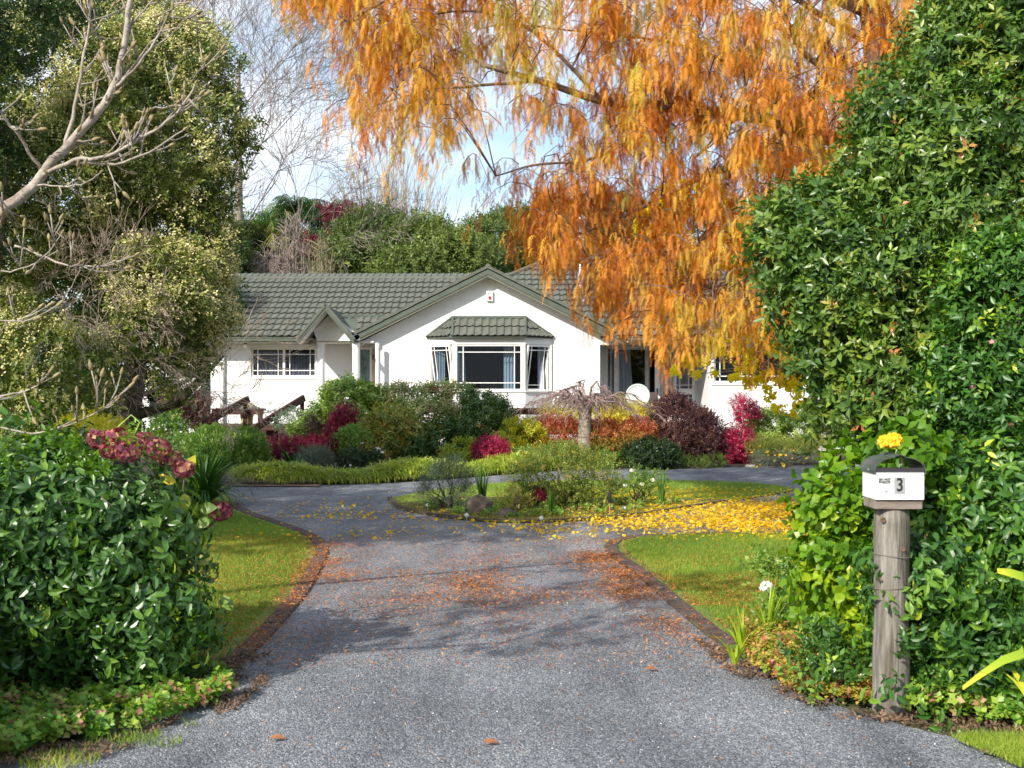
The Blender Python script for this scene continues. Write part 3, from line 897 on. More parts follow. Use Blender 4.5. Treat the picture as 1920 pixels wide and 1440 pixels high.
# porch gable
yb, yf = 31.0, 31.62
sgl = (PRZ - PEZ) / PHW
for s in (-1, 1):
    e = Vector((PXc + s * PHW, yb, PEZ)); a = Vector((PXc, yb, PRZ))
    k = MB()
    th = Vector((0, 0, .11))
    k.prism([e - th, e, a, a - th * 1.25] if s < 0 else [e, e - th, a - th * 1.25, a], (0, .04, 0)); k.build('barge_board', M_FASCIA, sp)
    k = MB(); k.bar(e + Vector((0, .03, .03)), a + Vector((0, .03, .03)), .10, .07); k.build('barge_cap', M_TILE, sp)
    back = Vector((0, 3.2, 0))
    k = MB(); k.add([e, a, a + back, e + back], [(0, 1, 2, 3)]); k.add([e - Vector((0, 0, .04)), a - Vector((0, 0, .04)), a + back - Vector((0, 0, .04)), e + back - Vector((0, 0, .04))], [(3, 2, 1, 0)])
    k.build('roof_slope', M_TILE, sp)
    k = MB(); k.add([e + Vector((-s * .02, .041, -.11)), a + Vector((0, .041, -.13)), a + Vector((0, yf - yb, -.13)), e + Vector((-s * .02, yf - yb, -.11))], [(0, 1, 2, 3)]); k.build('soffit', M_STUCCO, sp)
k = MB(); k.prism([(hx(594, yf), yf, hz_(639, yf)), (hx(674, yf), yf, hz_(639, yf)), (hx(674, yf), yf, hz_(630, yf)), (hx(619, yf), yf, hz_(588, yf)), (hx(588, yf), yf, hz_(620, yf))], (0, .15, 0)); k.build('gable_face', M_STUCCO, sp)
porch = thing('porch', None, None, (PXc, 32.2, 0), parent=house)
for px, r in ((601, .10), (667, .10), (707, .055)):
    k = MB(); k.lathe((hx(px, yf), yf + .08, 0), [(r * 1.2, 0), (r * 1.2, .9), (r, .92), (r, 2.86), (r * 1.12, 2.87), (r * 1.12, 2.96)], 20); k.build('column', M_STUCCO, porch, smooth=False)
k = MB(); k.box(-4.45, -3.75, yf + .16, 35.2, 2.99, 3.03); k.box(-5.3, -4.4502, yf + .16, YL, 2.99, 3.03); k.build('ceiling', M_SOFFIT, porch)
# front door and side light at the back of the porch
DX0, DX1 = hx(676, 33.0), hx(706, 33.0)
k = MB(); k.box(DX0 - .06, DX0, 32.93, 33.0, ZF, 2.9); k.box(DX0 + .27, DX0 + .33, 32.93, 33.0, ZF, 2.9); k.box(DX0, DX0 + .27, 32.93, 33.0, 2.84, 2.9); k.box(DX0, DX0 + .27, 32.93, 33.0, ZF, 1.35)
k.build('door_frame', M_FRAME, porch)
k = MB(); k.box(DX0 + .0, DX0 + .27, 32.96, 32.97, 1.35, 2.84); k.build('side_light', surf('teal_glass', (0.10, 0.17, 0.18), (0.16, 0.25, 0.26), 6, .15, spec=.8), porch)
k = MB()
for zc, s_ in ((2.45, .09), (2.25, .06), (1.9, .07)):
    pts = [(DX0 + .135 + s_ * .6 * math.sin(a) * (1 if a < math.pi else 1), 32.952, zc + s_ * 1.7 * math.cos(a)) for a in [i * math.pi / 8 for i in range(17)]]
    k.tube(pts, .006, 4)
k.build('leadlight', M_BLACK, porch)
k = MB(); k.box(DX0 + .33, DX0 + .41, 32.97, 33.0, ZF, 2.85); k.build('door', surf('door_paint', (0.55, 0.42, 0.36), None, 5, .5), porch)
k = MB(); k.box(DX0 + .345, DX0 + .375, 32.93, 32.97, 1.6, 1.75); k.box(DX0 + .345, DX0 + .375, 32.93, 32.97, 2.55, 2.7); k.build('door_handle', M_BLACK, porch)
k = MB(); k.box(DX0 + .41, xl, 33.05, 33.12, ZF, 2.95); k.box(-4.0, xl, 33.1, 33.2, 2.84, 3.0); k.build('wall', M_STUCCO, porch)
# big gable: barge, caps, soffit
GY0 = 31.62
for s in (-1, 1):
    e = Vector((GA_x + s * 3.66, GY0, GA_z - GS * 3.66)); a = Vector((GA_x, GY0, GA_z))
    up = Vector((0, 0, 1)); 
    k = MB(); k.prism([e - up * .17, e - up * .03, a - up * .03, a - up * .17] if s < 0 else [e - up * .03, e - up * .17, a - up * .17, a - up * .03], (0, .035, 0)); k.build('barge_board', M_FASCIA, roof)
    k = MB(); k.prism([e - up * .23, e - up * .175, a - up * .175, a - up * .23] if s < 0 else [e - up * .175, e - up * .23, a - up * .23, a - up * .175], (0.0, .02, 0)); 
    k.v = [(v[0], v[1] + .02, v[2]) for v in k.v]; k.build('barge_trim', surf('olive_trim', (0.15, 0.15, 0.11), None, 4, .6), roof)
    n = 9
    for i in range(n):
        p0 = e.lerp(a, i / n); p1 = e.lerp(a, (i + 1.04) / n) if i < n - 1 else a
        k = MB(); k.bar(p0 + Vector((0, .05, .035 + .012)), p1 + Vector((0, .05, .035)), .16, .075); k.build('barge_cap', M_TILE, roof)
    k = MB(); k.add([e + Vector((0, .036, -.2)), a + Vector((0, .036, -.2)), a + Vector((0, YG - GY0, -.2)), e + Vector((0, YG - GY0, -.2))], [(0, 1, 2, 3)]); k.build('soffit', M_SOFFIT, roof)
    back = Vector((0, 7.5, 0)); e2 = e
    k = MB(); k.add([e2, a, a + back, e2 + back], [(0, 1, 2, 3)]); k.build('roof_slope', M_TILE, roof)
k = MB(); k.tube([(GA_x, GY0 + .02, GA_z + .05), (GA_x, 38, GA_z + .05)], .07, 8); k.build('ridge_cap', M_TILE, roof)
# right main roof with hip
y2e, z2e = 31.5, 3.15
y2r, z2r = 37.4, 6.08
hipX = 1.85
def clip_r(u, v):
    x = -1.2 + u; f = v / SL2
    z = z2e + (z2r - z2e) * f; y = y2e + (y2r - y2e) * f
    if z < gable_z(x) - .02: return False
    if x < hipX - (y2r - y): return False
    return True
sl2 = Vector((0, y2r - y2e, z2r - z2e)); SL2 = sl2.length
n2 = int(SL2 / .405)
roof_plane(roof, (-1.2, y2e, z2e), (1, 0, 0), sl2, 62, n2 + 1, clip_r, l=SL2 / (n2 + .02), limit=[0])
k = MB()
k.add([(-1.2 + 0, 34.35, gable_z(-1.2) - .1), (3.4, y2e, z2e - .03), (11.2, y2e, z2e - .03), (11.2, y2r, z2r - .03), (hipX, y2r, z2r - .03)], [(0, 1, 2, 3, 4)])
k.build('roof_underlay', M_FASCIA, roof)
k = MB(); k.add([(hipX, y2r, z2r - .02), (hipX - 5.9, y2e, z2e), (hipX - 5.9, 43.3, z2e)], [(0, 1, 2)]); k.add([(hipX, y2r, z2r - .02), (11.2, y2r, z2r - .02), (11.2, 43.3, z2e), (hipX - 5.9, 43.3, z2e)], [(0, 3, 2, 1)])
# hip face only above the gable and main roofs
k = MB(); k.add([(hipX, y2r, z2r - .02), (hipX - 2.6, y2r - 2.6, z2r - 1.3), (hipX - 2.6, y2r + 2.6, z2r - 1.3)], [(0, 1, 2)])
k.add([(hipX, y2r, z2r - .02), (11.2, y2r, z2r - .02), (11.2, 43.3, z2e), (hipX - 2.6, 43.3, z2e), (hipX - 2.6, y2r + 2.6, z2r - 1.3)], [(4, 3, 2, 1, 0)])
k.build('roof_slope', M_TILE, roof)
k = MB(); k.tube([(hipX - 2.7, y2r - 2.7, z2r - 1.35 + .04), (hipX, y2r, z2r + .05)], .08, 8); k.tube([(hipX, y2r, z2r + .05), (11.2, y2r, z2r + .05)], .08, 8); k.build('ridge_cap', M_TILE, roof)
# gutters, fascia, soffits
def gutter(x0, x1, y, z, soff):
    k = MB(); k.box(x0, x1, y - .11, y - .002, z - .12, z - .02); k.box(x0, x1, y - .125, y - .11, z - .03, z - .005); k.build('gutter', M_FASCIA, house)
    k = MB(); k.box(x0, x1, y, soff, z - .16, z - .13); k.build('soffit', M_SOFFIT, house)
gutter(-9.0, PXc - PHW + .03, y_e + .02, z_e, YL)
gutter(3.1, 11.0, y2e + .02, z2e, YG)
def downpipe(x, y, z0, z1):
    k = MB(); k.tube([(x, y, z0), (x, y, z1 - .15), (x, y - .1, z1)], .037, 10)
    k.build('downpipe', M_STUCCO, house, smooth=True, label='white round downpipe')
downpipe(hx(420, YL), YL - .06, .3, 3.0)
downpipe(xl - .06, YG - .05, .3, 2.98)
# alarm box on the gable
al = thing('alarm_box', None, None, (hx(918), YG, hz_(556)), parent=house)
k = MB(); k.box(hx(912), hx(924), YG - .08, YG, hz_(565), hz_(546)); k.build('casing', M_WFRAME, al, bevel=.01)
k = MB(); k.box(hx(916), hx(920.5), YG - .11, YG - .081, hz_(561), hz_(556)); k.build('red_lens', surf('red_lens', (0.45, 0.02, 0.05), None, 5, .3), al)
k = MB(); k.box(hx(914.5), hx(917), YG - .084, YG - .081, hz_(552.5), hz_(550)); k.box(hx(919), hx(921), YG - .084, YG - .081, hz_(551), hz_(549)); k.build('logo_mark', surf('logo_green', (0.1, 0.3, 0.2), None, 5, .5), al)
# eave lights
def pend(px, py, Y, kind):
    c = P(px, py, Y)
    t = thing('outdoor_light', None, None, c, parent=house)
    if kind == 0:
        k = MB(); k.tube([c + Vector((0, 0, .28)), c + Vector((0, 0, .08))], .012, 6); k.lathe(c, [(.02, .05), (.05, .06), (.02, .1)], 10); k.build('bracket', M_BLACK, t)
        k = MB(); k.lathe(c, [(.02, -.06), (.055, -.03), (.06, .0), (.045, .04), (.02, .055)], 12); k.build('bulb', M_WFRAME, t, smooth=True)
    else:
        k = MB(); k.bar(c + Vector((.08, .05, .06)), c + Vector((-.02, -.02, 0)), .05, .05); k.build('bracket', M_BLACK, t)
        k = MB(); Mx = Matrix.Rotation(math.radians(50), 3, 'Y') ; k.lathe(c + Vector((-.03, -.03, -.01)), [(.02, .06), (.05, .0), (.06, -.06), (.02, -.065)], 12, Mx); k.build('lamp_head', surf('lamp_pink', (0.6, 0.5, 0.55), None, 4, .3), t, smooth=True)
pend(460, 649, 32.7, 0); pend(682, 643, 32.1, 1)
# flue
fl = thing('chimney_flue', None, None, (hx(1089, 35), 35, 4), parent=house)
fx = (1089 - 960) / F_PX * 34.6
k = MB(); k.lathe((fx, 34.6, 0), [(.10, 4.2), (.10, 4.6), (.10, 6.55)], 16); k.build('pipe', M_STEEL, fl, smooth=True)
k = MB(); k.lathe((fx, 34.6, 0), [(.12, 6.5), (.12, 6.56), (.13, 6.6), (.13, 6.8), (.03, 6.9)], 16); k.build('cowl', M_STEEL, fl, smooth=True)
k = MB(); k.lathe((fx + .02, 33.4, 0), [(.055, 3.6), (.055, 4.2), (.07, 4.21), (.07, 4.26), (.01, 4.3)], 12); k.build('vent_pipe', M_STEEL, fl, smooth=True)
# aerial bits behind left tree
k = MB()
for dz in (0, .12, .24): k.tube([P(398, 466 - dz * 10, 37), P(440, 456 - dz * 12, 37)], .012, 4)
k.tube([P(420, 462, 37), P(420, 525, 37)], .02, 5)
k.build('aerial', M_STEEL, house)
# sliding door handle
k = MB(); k.box(hx(1232, 33.2), hx(1234, 33.2), 33.22, 33.27, 1.6, 1.75); k.build('door_handle', M_BLACK, house)
mb = MB(); mb.box(hx(1352), hx(1376), YG - .2, YG, 0.0, .6)
tag(mb.build('meter_box', surf('dark_grey_box', (0.08, 0.09, 0.10), None, 5, .6), bevel=.01), 'dark grey box standing at the foot of the right wing wall', 'utility box')

# ------------------------------------------------------------------ deck
deck = thing('deck', 'dark brown timber deck with bench rail along the house front', 'deck', (0, 31, 0))
dz0 = ZF - .05
def boards(x0, x1, y0, y1, n=None):
    w = .14; n = int((y1 - y0) / w)
    me = MB().box(0, x1 - x0, 0, w - .006, 0, .03).mesh('deck_board', M_DARKBROWN)
    for i in range(n): inst('deck_board', me, deck, (x0, y0 + i * w, dz0))
boards(hx(395, 31.5), -3.2, 30.9, 32.9)
boards(-3.15, hx(1328, 30.6), 30.0, 31.2)
k = MB(); k.box(hx(395, 31.5), -3.2, 30.86, 30.9, dz0 - .16, dz0 + .03); k.box(-3.15, hx(1328, 30.0), 29.96, 30.0, dz0 - .16, dz0 + .03); k.build('fascia', M_DARKBROWN, deck)
def rail(x0, x1, y, z, posts, thick=.10, w=.28):
    k = MB(); k.box(x0, x1, y, y + w, z - .035, z); k.build('bench_top', M_DARKBROWN, deck, bevel=.004)
    k = MB(); k.box(x0 + .02, x1 - .02, y + .03, y + .07, z - thick, z - .037); k.build('rail', M_DARKBROWN, deck)
    for p in posts:
        k = MB(); k.box(p - .06, p + .06, y + .08, y + .18, 0.0, z - .037); k.build('post', M_DARKBROWN, deck)
rail(hx(395, 30.9), hx(495, 30.9), 30.9, hz_(766, 30.9), [hx(402, 30.9), hx(486, 30.9)], thick=.16)
rail(hx(955, 30.0), hx(1329, 30.0), 30.0, hz_(765, 30.0), [hx(965, 30), hx(1060, 30), hx(1150, 30), hx(1240, 30), hx(1318, 30)], thick=.17)
k = MB(); k.box(hx(1329, 30.0) - .3, hx(1329, 30.0), 30.29, YG - .02, hz_(765, 30.0) - .035, hz_(765, 30.0)); k.box(hx(1329, 30.0) - .07, hx(1329, 30.0) - .03, 30.29, YG - .02, hz_(765, 30.0) - .17, hz_(765, 30.0) - .037); k.build('bench_top', M_DARKBROWN, deck)
# stair handrails running down to the left front
def handrail(a, b_, posts):
    k = MB(); k.bar(a, b_, .09, .17); k.build('handrail', M_DARKBROWN, deck, bevel=.005)
    for t in posts:
        p = Vector(a).lerp(Vector(b_), t); k = MB(); k.box(p.x - .05, p.x + .05, p.y + .05, p.y + .14, 0, p.z - .05); k.build('post', M_DARKBROWN, deck)
handrail(P(364, 804, 29.6), P(466, 748, 30.9), [.92])
handrail(P(470, 808, 28.9), P(570, 746, 30.3), [.45, .95])
ry = 29.9
k = MB()
for i in range(4):
    h = dz0 * (1 - i / 4); 
    a = Vector((-7.0 - .0 - i * .30, 30.85 - i * .26, 0)); 
    Mx = Matrix.Translation(a) @ Matrix.Rotation(math.radians(-42), 4, 'Z')
    kk = MB(); kk.box(-.0, 1.9, -.36, 0, h - .04, h, Mx); kk.build('stair_tread', M_DARKBROWN, deck)
k = MB(); k.box(hx(499, 30.2), hx(521, 30.2), 30.2, 30.25, 0.1, hz_(797, 30.2)); k.build('panel', M_DARKBROWN, deck)

# pot with yellow flowers on the deck
def flower_pot():
    c = Vector((hx(463, 31.2), 31.2, ZF))
    t = thing('flower_pot', 'mustard glazed pot with yellow flowers on the deck by the steps', 'flower pot', (c.x, c.y, ZF - .02))
    k = MB(); k.lathe(c + Vector((0, 0, -.02)), [(.11, 0), (.15, .08), (.17, .22), (.18, .3), (.19, .31), (.19, .34), (.16, .34), (.15, .30)], 18)
    k.build('pot', surf('mustard_glaze', (0.42, 0.32, 0.10), (0.52, 0.42, 0.16), 6, .4), t, smooth=True)
    return t, c
POT, POTC = flower_pot()

# satellite dish on its mast in front of the doors
def dish():
    c = P(1196, 743, 30.3)
    t = thing('satellite_dish', 'round pale grey satellite dish in front of the veranda doors', 'satellite dish', (c.x, c.y + .15, 0))
    k = MB(); R_ = .31
    prof = [(R_ * r, .10 * r * r) for r in (.02, .25, .5, .75, .93, 1.0)]
    Mx = Matrix.Rotation(math.radians(78), 3, 'X')
    Mz = Matrix.Rotation(math.radians(-10), 3, 'Z')
    k.lathe(c, prof + [(R_ * 1.0, .085), (R_ * .9, .06)], 36, Mz @ Mx)
    k.build('reflector', surf('dish_grey', (0.50, 0.56, 0.54), (0.56, 0.61, 0.59), 3, .45), t, smooth=True)
    k = MB(); k.tube([c + Vector((0, .14, -.1)), c + Vector((0, .2, -.4)), Vector((c.x, c.y + .2, 0))], .025, 8); k.build('mast', M_STEEL, t, smooth=True)
    k = MB(); k.tube([c + Vector((0, -.02, -.30)), c + Vector((-.03, -.42, -.12))], .012, 6); k.lathe(c + Vector((-.03, -.42, -.12)), [(.02, -.03), (.035, .0), (.03, .05)], 10); k.build('feed_arm', M_STEEL, t)
dish()
def deck_chair():
    x0, x1, y = hx(1216, 31.6), hx(1237, 31.6), 31.55
    t = thing('deck_chair', 'dark brown woven chair on the veranda behind the satellite dish', 'chair', ((x0 + x1) / 2, y, ZF - .02))
    mt = surf('brown_wicker', (0.075, 0.045, 0.045), (0.13, 0.085, 0.08), 40, .7, .6)
    z0 = ZF - .02
    x0 -= .1
    k = MB(); k.box(x0, x1, y + .42, y + .48, z0 + .4, z0 + .88); k.build('backrest', mt, t, bevel=.02)
    k = MB(); k.box(x0, x1, y, y + .46, z0 + .36, z0 + .44); k.build('seat', mt, t, bevel=.02)
    for a in (x0 + .02, x1 - .06):
        k = MB(); k.box(a, a + .05, y, y + .42, z0 + .58, z0 + .63); k.build('armrest', mt, t)
        for b_ in (y, y + .40):
            k = MB(); k.box(a, a + .045, b_, b_ + .045, z0, z0 + .58); k.build('leg', mt, t)
deck_chair()
# ------------------------------------------------------------------ letterbox on its post
M_POST = surf('weathered_post', (0.13, 0.118, 0.10), (0.36, 0.335, 0.295), 34, 0.95, 1.0, 90, dirt=((0.085, 0.07, 0.045), 7, 0.44, 0.66), stretch=(1, 1, .09), detail=9)
M_LID = surf('grey_green_lid', (0.055, 0.072, 0.066), (0.095, 0.115, 0.105), 5, 0.35, 0.0, dirt=((0.3, 0.32, 0.3), 22, 0.66, 0.8))
M_BOXW = surf('box_white', (0.80, 0.79, 0.77), (0.86, 0.85, 0.83), 4, 0.35, dirt=((0.6, 0.58, 0.52), 5, 0.65, 0.95))
YM = 6.3
pc = Vector(((1671 - 960) / F_PX * YM, YM, 0))
lb = thing('letterbox', 'white letterbox numbered 3 with curved dark lid on a round weathered post', 'letterbox', pc)
ztop = EYE - (951 - HOR) / F_PX * YM
k = MB(); sec = 28
prof = []
for i in range(15):
    t = i / 14
    prof.append((.098 - .009 * t + .003 * math.sin(t * 9) + .002 * math.sin(t * 23), t * (ztop + .05) - .05))
k.lathe(pc, prof, sec); 
k.v = [(pc.x + (x - pc.x) * (1 + .03 * math.sin(3 * math.atan2(y - pc.y, x - pc.x) + z * 2)), pc.y + (y - pc.y) * (1 + .03 * math.sin(2 * math.atan2(y - pc.y, x - pc.x))), z) for x, y, z in k.v]
k.build('post', M_POST, lb, smooth=True)
# knots and cracks
km = surf('knot_wood', (0.11, 0.065, 0.045), (0.20, 0.12, 0.085), 20, .9, .6)
for px, py, r in ((1656, 975, .012), (1693, 1030, .011), (1650, 1085, .007)):
    c = P(px, py, YM - .085); k = MB(); k.lathe(c, [(r * 1.25, .0), (r, .006), (r * .5, .003)], 10, Matrix.Rotation(math.radians(90), 3, 'X')); k.build('knot', km, lb)
wire = surf('rusty_wire', (0.20, 0.17, 0.15), None, 20, .7)
for py, sl_ in ((1040, -.01), (1098, .012)):
    k = MB(); z = EYE - (py - HOR) / F_PX * YM
    k.tube([(pc.x + .0985 * math.cos(a), pc.y + .0985 * math.sin(a), z + sl_ * math.cos(a)) for a in [math.pi * (1.0 + i / 10) for i in range(11)]], .0022, 4); k.build('wire', wire, lb)
phi = math.radians(0)
zb = EYE - (933 - HOR) / F_PX * YM
Mb = Matrix.Translation((pc.x + .008, pc.y, zb)) @ Matrix.Rotation(phi, 4, 'Z')
def lbpart(name, mb_, mat, **kw):
    mb_.v = [tuple(Mb @ Vector(v)) for v in mb_.v]
    return mb_.build(name, mat, lb, **kw)
HW, DP, HB = .128, .115, .148
lbpart('cap_block', MB().box(-.127, .125, -.10, .10, -.052, -.002), surf('cap_timber', (0.13, 0.10, 0.08), (0.27, 0.23, 0.19), 12, .9, .8, 40, stretch=(.3, 1, 1)), bevel=.003)
body = MB(); th = .004
body.box(-HW, HW, -DP, -DP + th, 0, HB); body.box(-HW, HW, DP - th, DP, 0, HB)
body.box(-HW, -HW + th, -DP + th, DP - th, 0, HB); body.box(HW - th, HW, -DP + th, DP - th, 0, HB); body.box(-HW + th, HW - th, -DP + th, DP - th, 0, th)
lbpart('body', body, M_BOXW)
lbpart('slot_lip', MB().box(-HW - .001, HW + .001, -DP - .006, -DP + .03, HB - .002, HB + .019), surf('slot_dark', (0.035, 0.03, 0.035), None, 6, .5))
lbpart('shelf', MB().box(-HW, HW, -DP + .031, DP, HB + .001, HB + .004), M_LID)
# curved lid
prof = [(-.5, 0), (-.5, .16), (-.475, .40), (-.40, .62), (-.29, .76), (-.20, .82), (-.13, .84), (-.08, .93), (0, 1), (.08, .93), (.13, .84), (.20, .82), (.29, .76), (.40, .62), (.475, .40), (.5, .16), (.5, 0)]
W_ = 2 * HW + .012; H_ = .104
lid = MB(); rows = []
for off, y in ((0, -DP - .012), (0, DP + .02), (-.0035, DP + .02), (-.0035, -DP - .012)):
    rows.append([(u * (W_ + off * 2), y, HB - .012 + h * (H_ + off)) for u, h in prof])
rows.append(rows[0]); lid.grid_sheet(rows); lbpart('lid', lid, M_LID)
for x in (-HW - .008,):
    for y in (-.02,):
        kk = MB(); kk.lathe((x, y, HB + .004), [(.005, -.001), (.005, .003), (.002, .004)], 10, Matrix.Rotation(math.radians(-90), 3, 'Y')); lbpart('rivet', kk, M_STEEL)
# number plate, number, sticker
xl0 = -HW
plx0, plx1 = -HW + .098, -HW + .157
lbpart('number_plate', MB().box(plx0, plx1, -DP - .0022, -DP - .0002, .030, .118), surf('plate_grey', (0.30, 0.31, 0.31), (0.36, 0.37, 0.37), 20, .5))
def text(name, s, size, x, z, mat, parent=lb, ext=.0006, yoff=-.003, bold=0.0, sx=1.0):
    cu = bpy.data.curves.new(name, 'FONT'); cu.body = s; cu.size = size; cu.extrude = ext; cu.align_x = 'CENTER'; cu.align_y = 'CENTER'; cu.offset = bold
    cu.materials.append(mat)
    tmp = bpy.data.objects.new(name + '_curve', cu); COL.objects.link(tmp)
    bpy.context.view_layer.update()
    me = bpy.data.meshes.new_from_object(tmp.evaluated_get(bpy.context.evaluated_depsgraph_get()))
    me.name = name
    bpy.data.objects.remove(tmp); bpy.data.curves.remove(cu)
    o = bpy.data.objects.new(name, me); COL.objects.link(o); o.parent = parent
    o.matrix_local = Matrix.Translation(-org(parent)) @ Mb @ Matrix.Translation((x, -DP + yoff, z)) @ Matrix.Rotation(math.radians(90), 4, 'X') @ Matrix.Diagonal((sx, 1, 1, 1))
    return o
INK = surf('black_ink', (0.02, 0.02, 0.022), None, 5, .6)
text('house_number', '3', .098, (plx0 + plx1) / 2, .075, INK, bold=.0018, sx=.8)
text('sticker_text', 'DO NOT', .0155, -HW + .048, .107, INK, bold=.0007, sx=1.0)
text('sticker_text', 'KNOCK', .0175, -HW + .048, .092, INK, bold=.0007, sx=1.0)
kk = MB()
c0 = Vector((-HW + .048, -DP - .0008, .052))
kk.tube([c0 + Vector((.021 * math.cos(a), 0, .021 * math.sin(a))) for a in [math.radians(200 + i * 14) for i in range(11)]], .0011, 4)
kk.bar(c0 + Vector((-.002, 0, -.014)), c0 + Vector((.014, 0, -.004)), .0016, .008, up=(0, 1, 0))
kk.tube([c0 + Vector((-.012, 0, .029)), c0 + Vector((0, 0, .032)), c0 + Vector((.012, 0, .029))], .0008, 4)
kk.tube([c0 + Vector((-.026, 0, -.032)), c0 + Vector((.024, 0, -.032))], .0007, 4)
lbpart('sticker_mark', kk, surf('sticker_grey', (0.12, 0.12, 0.12), None, 5, .6))

# ------------------------------------------------------------------ leaf materials
G = lambda *a: a
ML_HEDGE = leaf_mat('glossy_hedge_leaf', [(0, (0.022, 0.065, 0.014)), (.35, (0.045, 0.12, 0.022)), (.7, (0.085, 0.19, 0.03)), (.88, (0.17, 0.30, 0.03)), (1, (0.38, 0.48, 0.05))], rough=.36, spec=.6, trans=.18)
ML_HEDGE2 = leaf_mat('glossy_hedge_leaf_light', [(0, (0.018, 0.062, 0.012)), (.35, (0.04, 0.12, 0.018)), (.7, (0.09, 0.21, 0.022)), (.88, (0.22, 0.36, 0.03)), (1, (0.42, 0.50, 0.05))], rough=.4, spec=.5, trans=.2)
ML_VIB = leaf_mat('viburnum_leaf', [(0, (0.028, 0.068, 0.014)), (.35, (0.065, 0.14, 0.025)), (.65, (0.15, 0.24, 0.038)), (.88, (0.23, 0.29, 0.04)), (.96, (0.40, 0.34, 0.07)), (1, (0.42, 0.16, 0.05))], rough=.36, spec=.5, trans=.2)
ML_LIME = leaf_mat('lime_round_leaf', [(0, (0.05, 0.14, 0.012)), (.5, (0.13, 0.27, 0.015)), (1, (0.42, 0.52, 0.02))], rough=.35, spec=.45, trans=.35)
ML_OLIVE = leaf_mat('olive_evergreen_leaf', [(0, (0.03, 0.062, 0.014)), (.3, (0.085, 0.135, 0.025)), (.55, (0.19, 0.24, 0.045)), (.78, (0.38, 0.38, 0.11)), (1, (0.66, 0.58, 0.28))], rough=.45, spec=.4, trans=.2)
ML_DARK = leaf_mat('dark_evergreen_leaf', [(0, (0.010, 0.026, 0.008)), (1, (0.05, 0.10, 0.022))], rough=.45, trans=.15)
ML_ORANGE = leaf_mat('rust_orange_needles', [(0, (0.19, 0.06, 0.025)), (.2, (0.42, 0.14, 0.035)), (.42, (0.63, 0.24, 0.045)), (.62, (0.72, 0.34, 0.055)), (.8, (0.72, 0.44, 0.07)), (.92, (0.58, 0.42, 0.075)), (1, (0.36, 0.33, 0.07))], rough=.65, spec=.15, trans=.26)
ML_GINKGO = leaf_mat('yellow_leaf', [(0, (0.45, 0.28, 0.02)), (.4, (0.80, 0.48, 0.015)), (.8, (0.88, 0.62, 0.03)), (1, (0.93, 0.75, 0.12))], rough=.5, spec=.25, trans=.35)
ML_LEMON = leaf_mat('lemon_yellow_leaf', [(0, (0.42, 0.42, 0.02)), (.5, (0.78, 0.66, 0.02)), (1, (0.92, 0.78, 0.05))], rough=.5, spec=.25, trans=.35)
ML_CRIM = leaf_mat('crimson_leaf', [(0, (0.07, 0.006, 0.018)), (.5, (0.25, 0.012, 0.05)), (.9, (0.48, 0.03, 0.10)), (1, (0.62, 0.15, 0.16))], rough=.4, spec=.4, trans=.3)
ML_PURP = leaf_mat('purple_leaf', [(0, (0.035, 0.012, 0.018)), (.5, (0.085, 0.032, 0.036)), (.85, (0.17, 0.085, 0.06)), (1, (0.28, 0.16, 0.11))], rough=.5, trans=.2)
ML_NAND = leaf_mat('red_orange_nandina', [(0, (0.05, 0.12, 0.025)), (.3, (0.20, 0.26, 0.04)), (.48, (0.40, 0.22, 0.05)), (.62, (0.46, 0.12, 0.06)), (.8, (0.56, 0.18, 0.10)), (1, (0.68, 0.34, 0.14))], rough=.45, trans=.3)
ML_MID = leaf_mat('mid_green_leaf', [(0, (0.045, 0.11, 0.018)), (.4, (0.13, 0.25, 0.035)), (.75, (0.29, 0.40, 0.07)), (1, (0.48, 0.54, 0.18))], rough=.38, spec=.45, trans=.25)
ML_PINKG = leaf_mat('pink_tipped_leaf', [(0, (0.06, 0.12, 0.025)), (.4, (0.24, 0.32, 0.08)), (.65, (0.46, 0.46, 0.20)), (.85, (0.50, 0.33, 0.20)), (1, (0.48, 0.12, 0.10))], rough=.42, trans=.25)
ML_BRONZE = leaf_mat('bronze_green_leaf', [(0, (0.08, 0.12, 0.02)), (.4, (0.22, 0.28, 0.05)), (.75, (0.44, 0.42, 0.10)), (1, (0.50, 0.30, 0.06))], rough=.45, trans=.25)
ML_YG = leaf_mat('yellow_green_leaf', [(0, (0.10, 0.18, 0.015)), (.45, (0.36, 0.42, 0.03)), (.75, (0.58, 0.54, 0.05)), (1, (0.76, 0.62, 0.07))], rough=.42, trans=.3)
ML_GREY = leaf_mat('grey_green_leaf', [(0, (0.07, 0.11, 0.06)), (1, (0.23, 0.30, 0.20))], rough=.7, trans=.15)
ML_BG = leaf_mat('hedge_tree_leaf', [(0, (0.045, 0.075, 0.022)), (.5, (0.105, 0.155, 0.04)), (.85, (0.21, 0.27, 0.06)), (1, (0.34, 0.38, 0.08))], rough=.5, trans=.25)
ML_PALM = leaf_mat('palm_leaf', [(0, (0.035, 0.09, 0.02)), (.6, (0.09, 0.18, 0.035)), (1, (0.40, 0.38, 0.06))], rough=.45, trans=.25)
ML_MONDO = leaf_mat('lime_grass_blade', [(0, (0.14, 0.24, 0.025)), (.5, (0.36, 0.45, 0.05)), (1, (0.62, 0.64, 0.14))], rough=.45, trans=.3)
ML_GRASS = leaf_mat('grass_blade', [(0, (0.12, 0.21, 0.022)), (.5, (0.24, 0.35, 0.035)), (.85, (0.40, 0.43, 0.07)), (1, (0.42, 0.38, 0.10))], rough=.6, trans=.3)
ML_STRAP = leaf_mat('strap_leaf', [(0, (0.02, 0.07, 0.015)), (.6, (0.06, 0.15, 0.025)), (1, (0.16, 0.27, 0.04))], rough=.35, spec=.5, trans=.2)
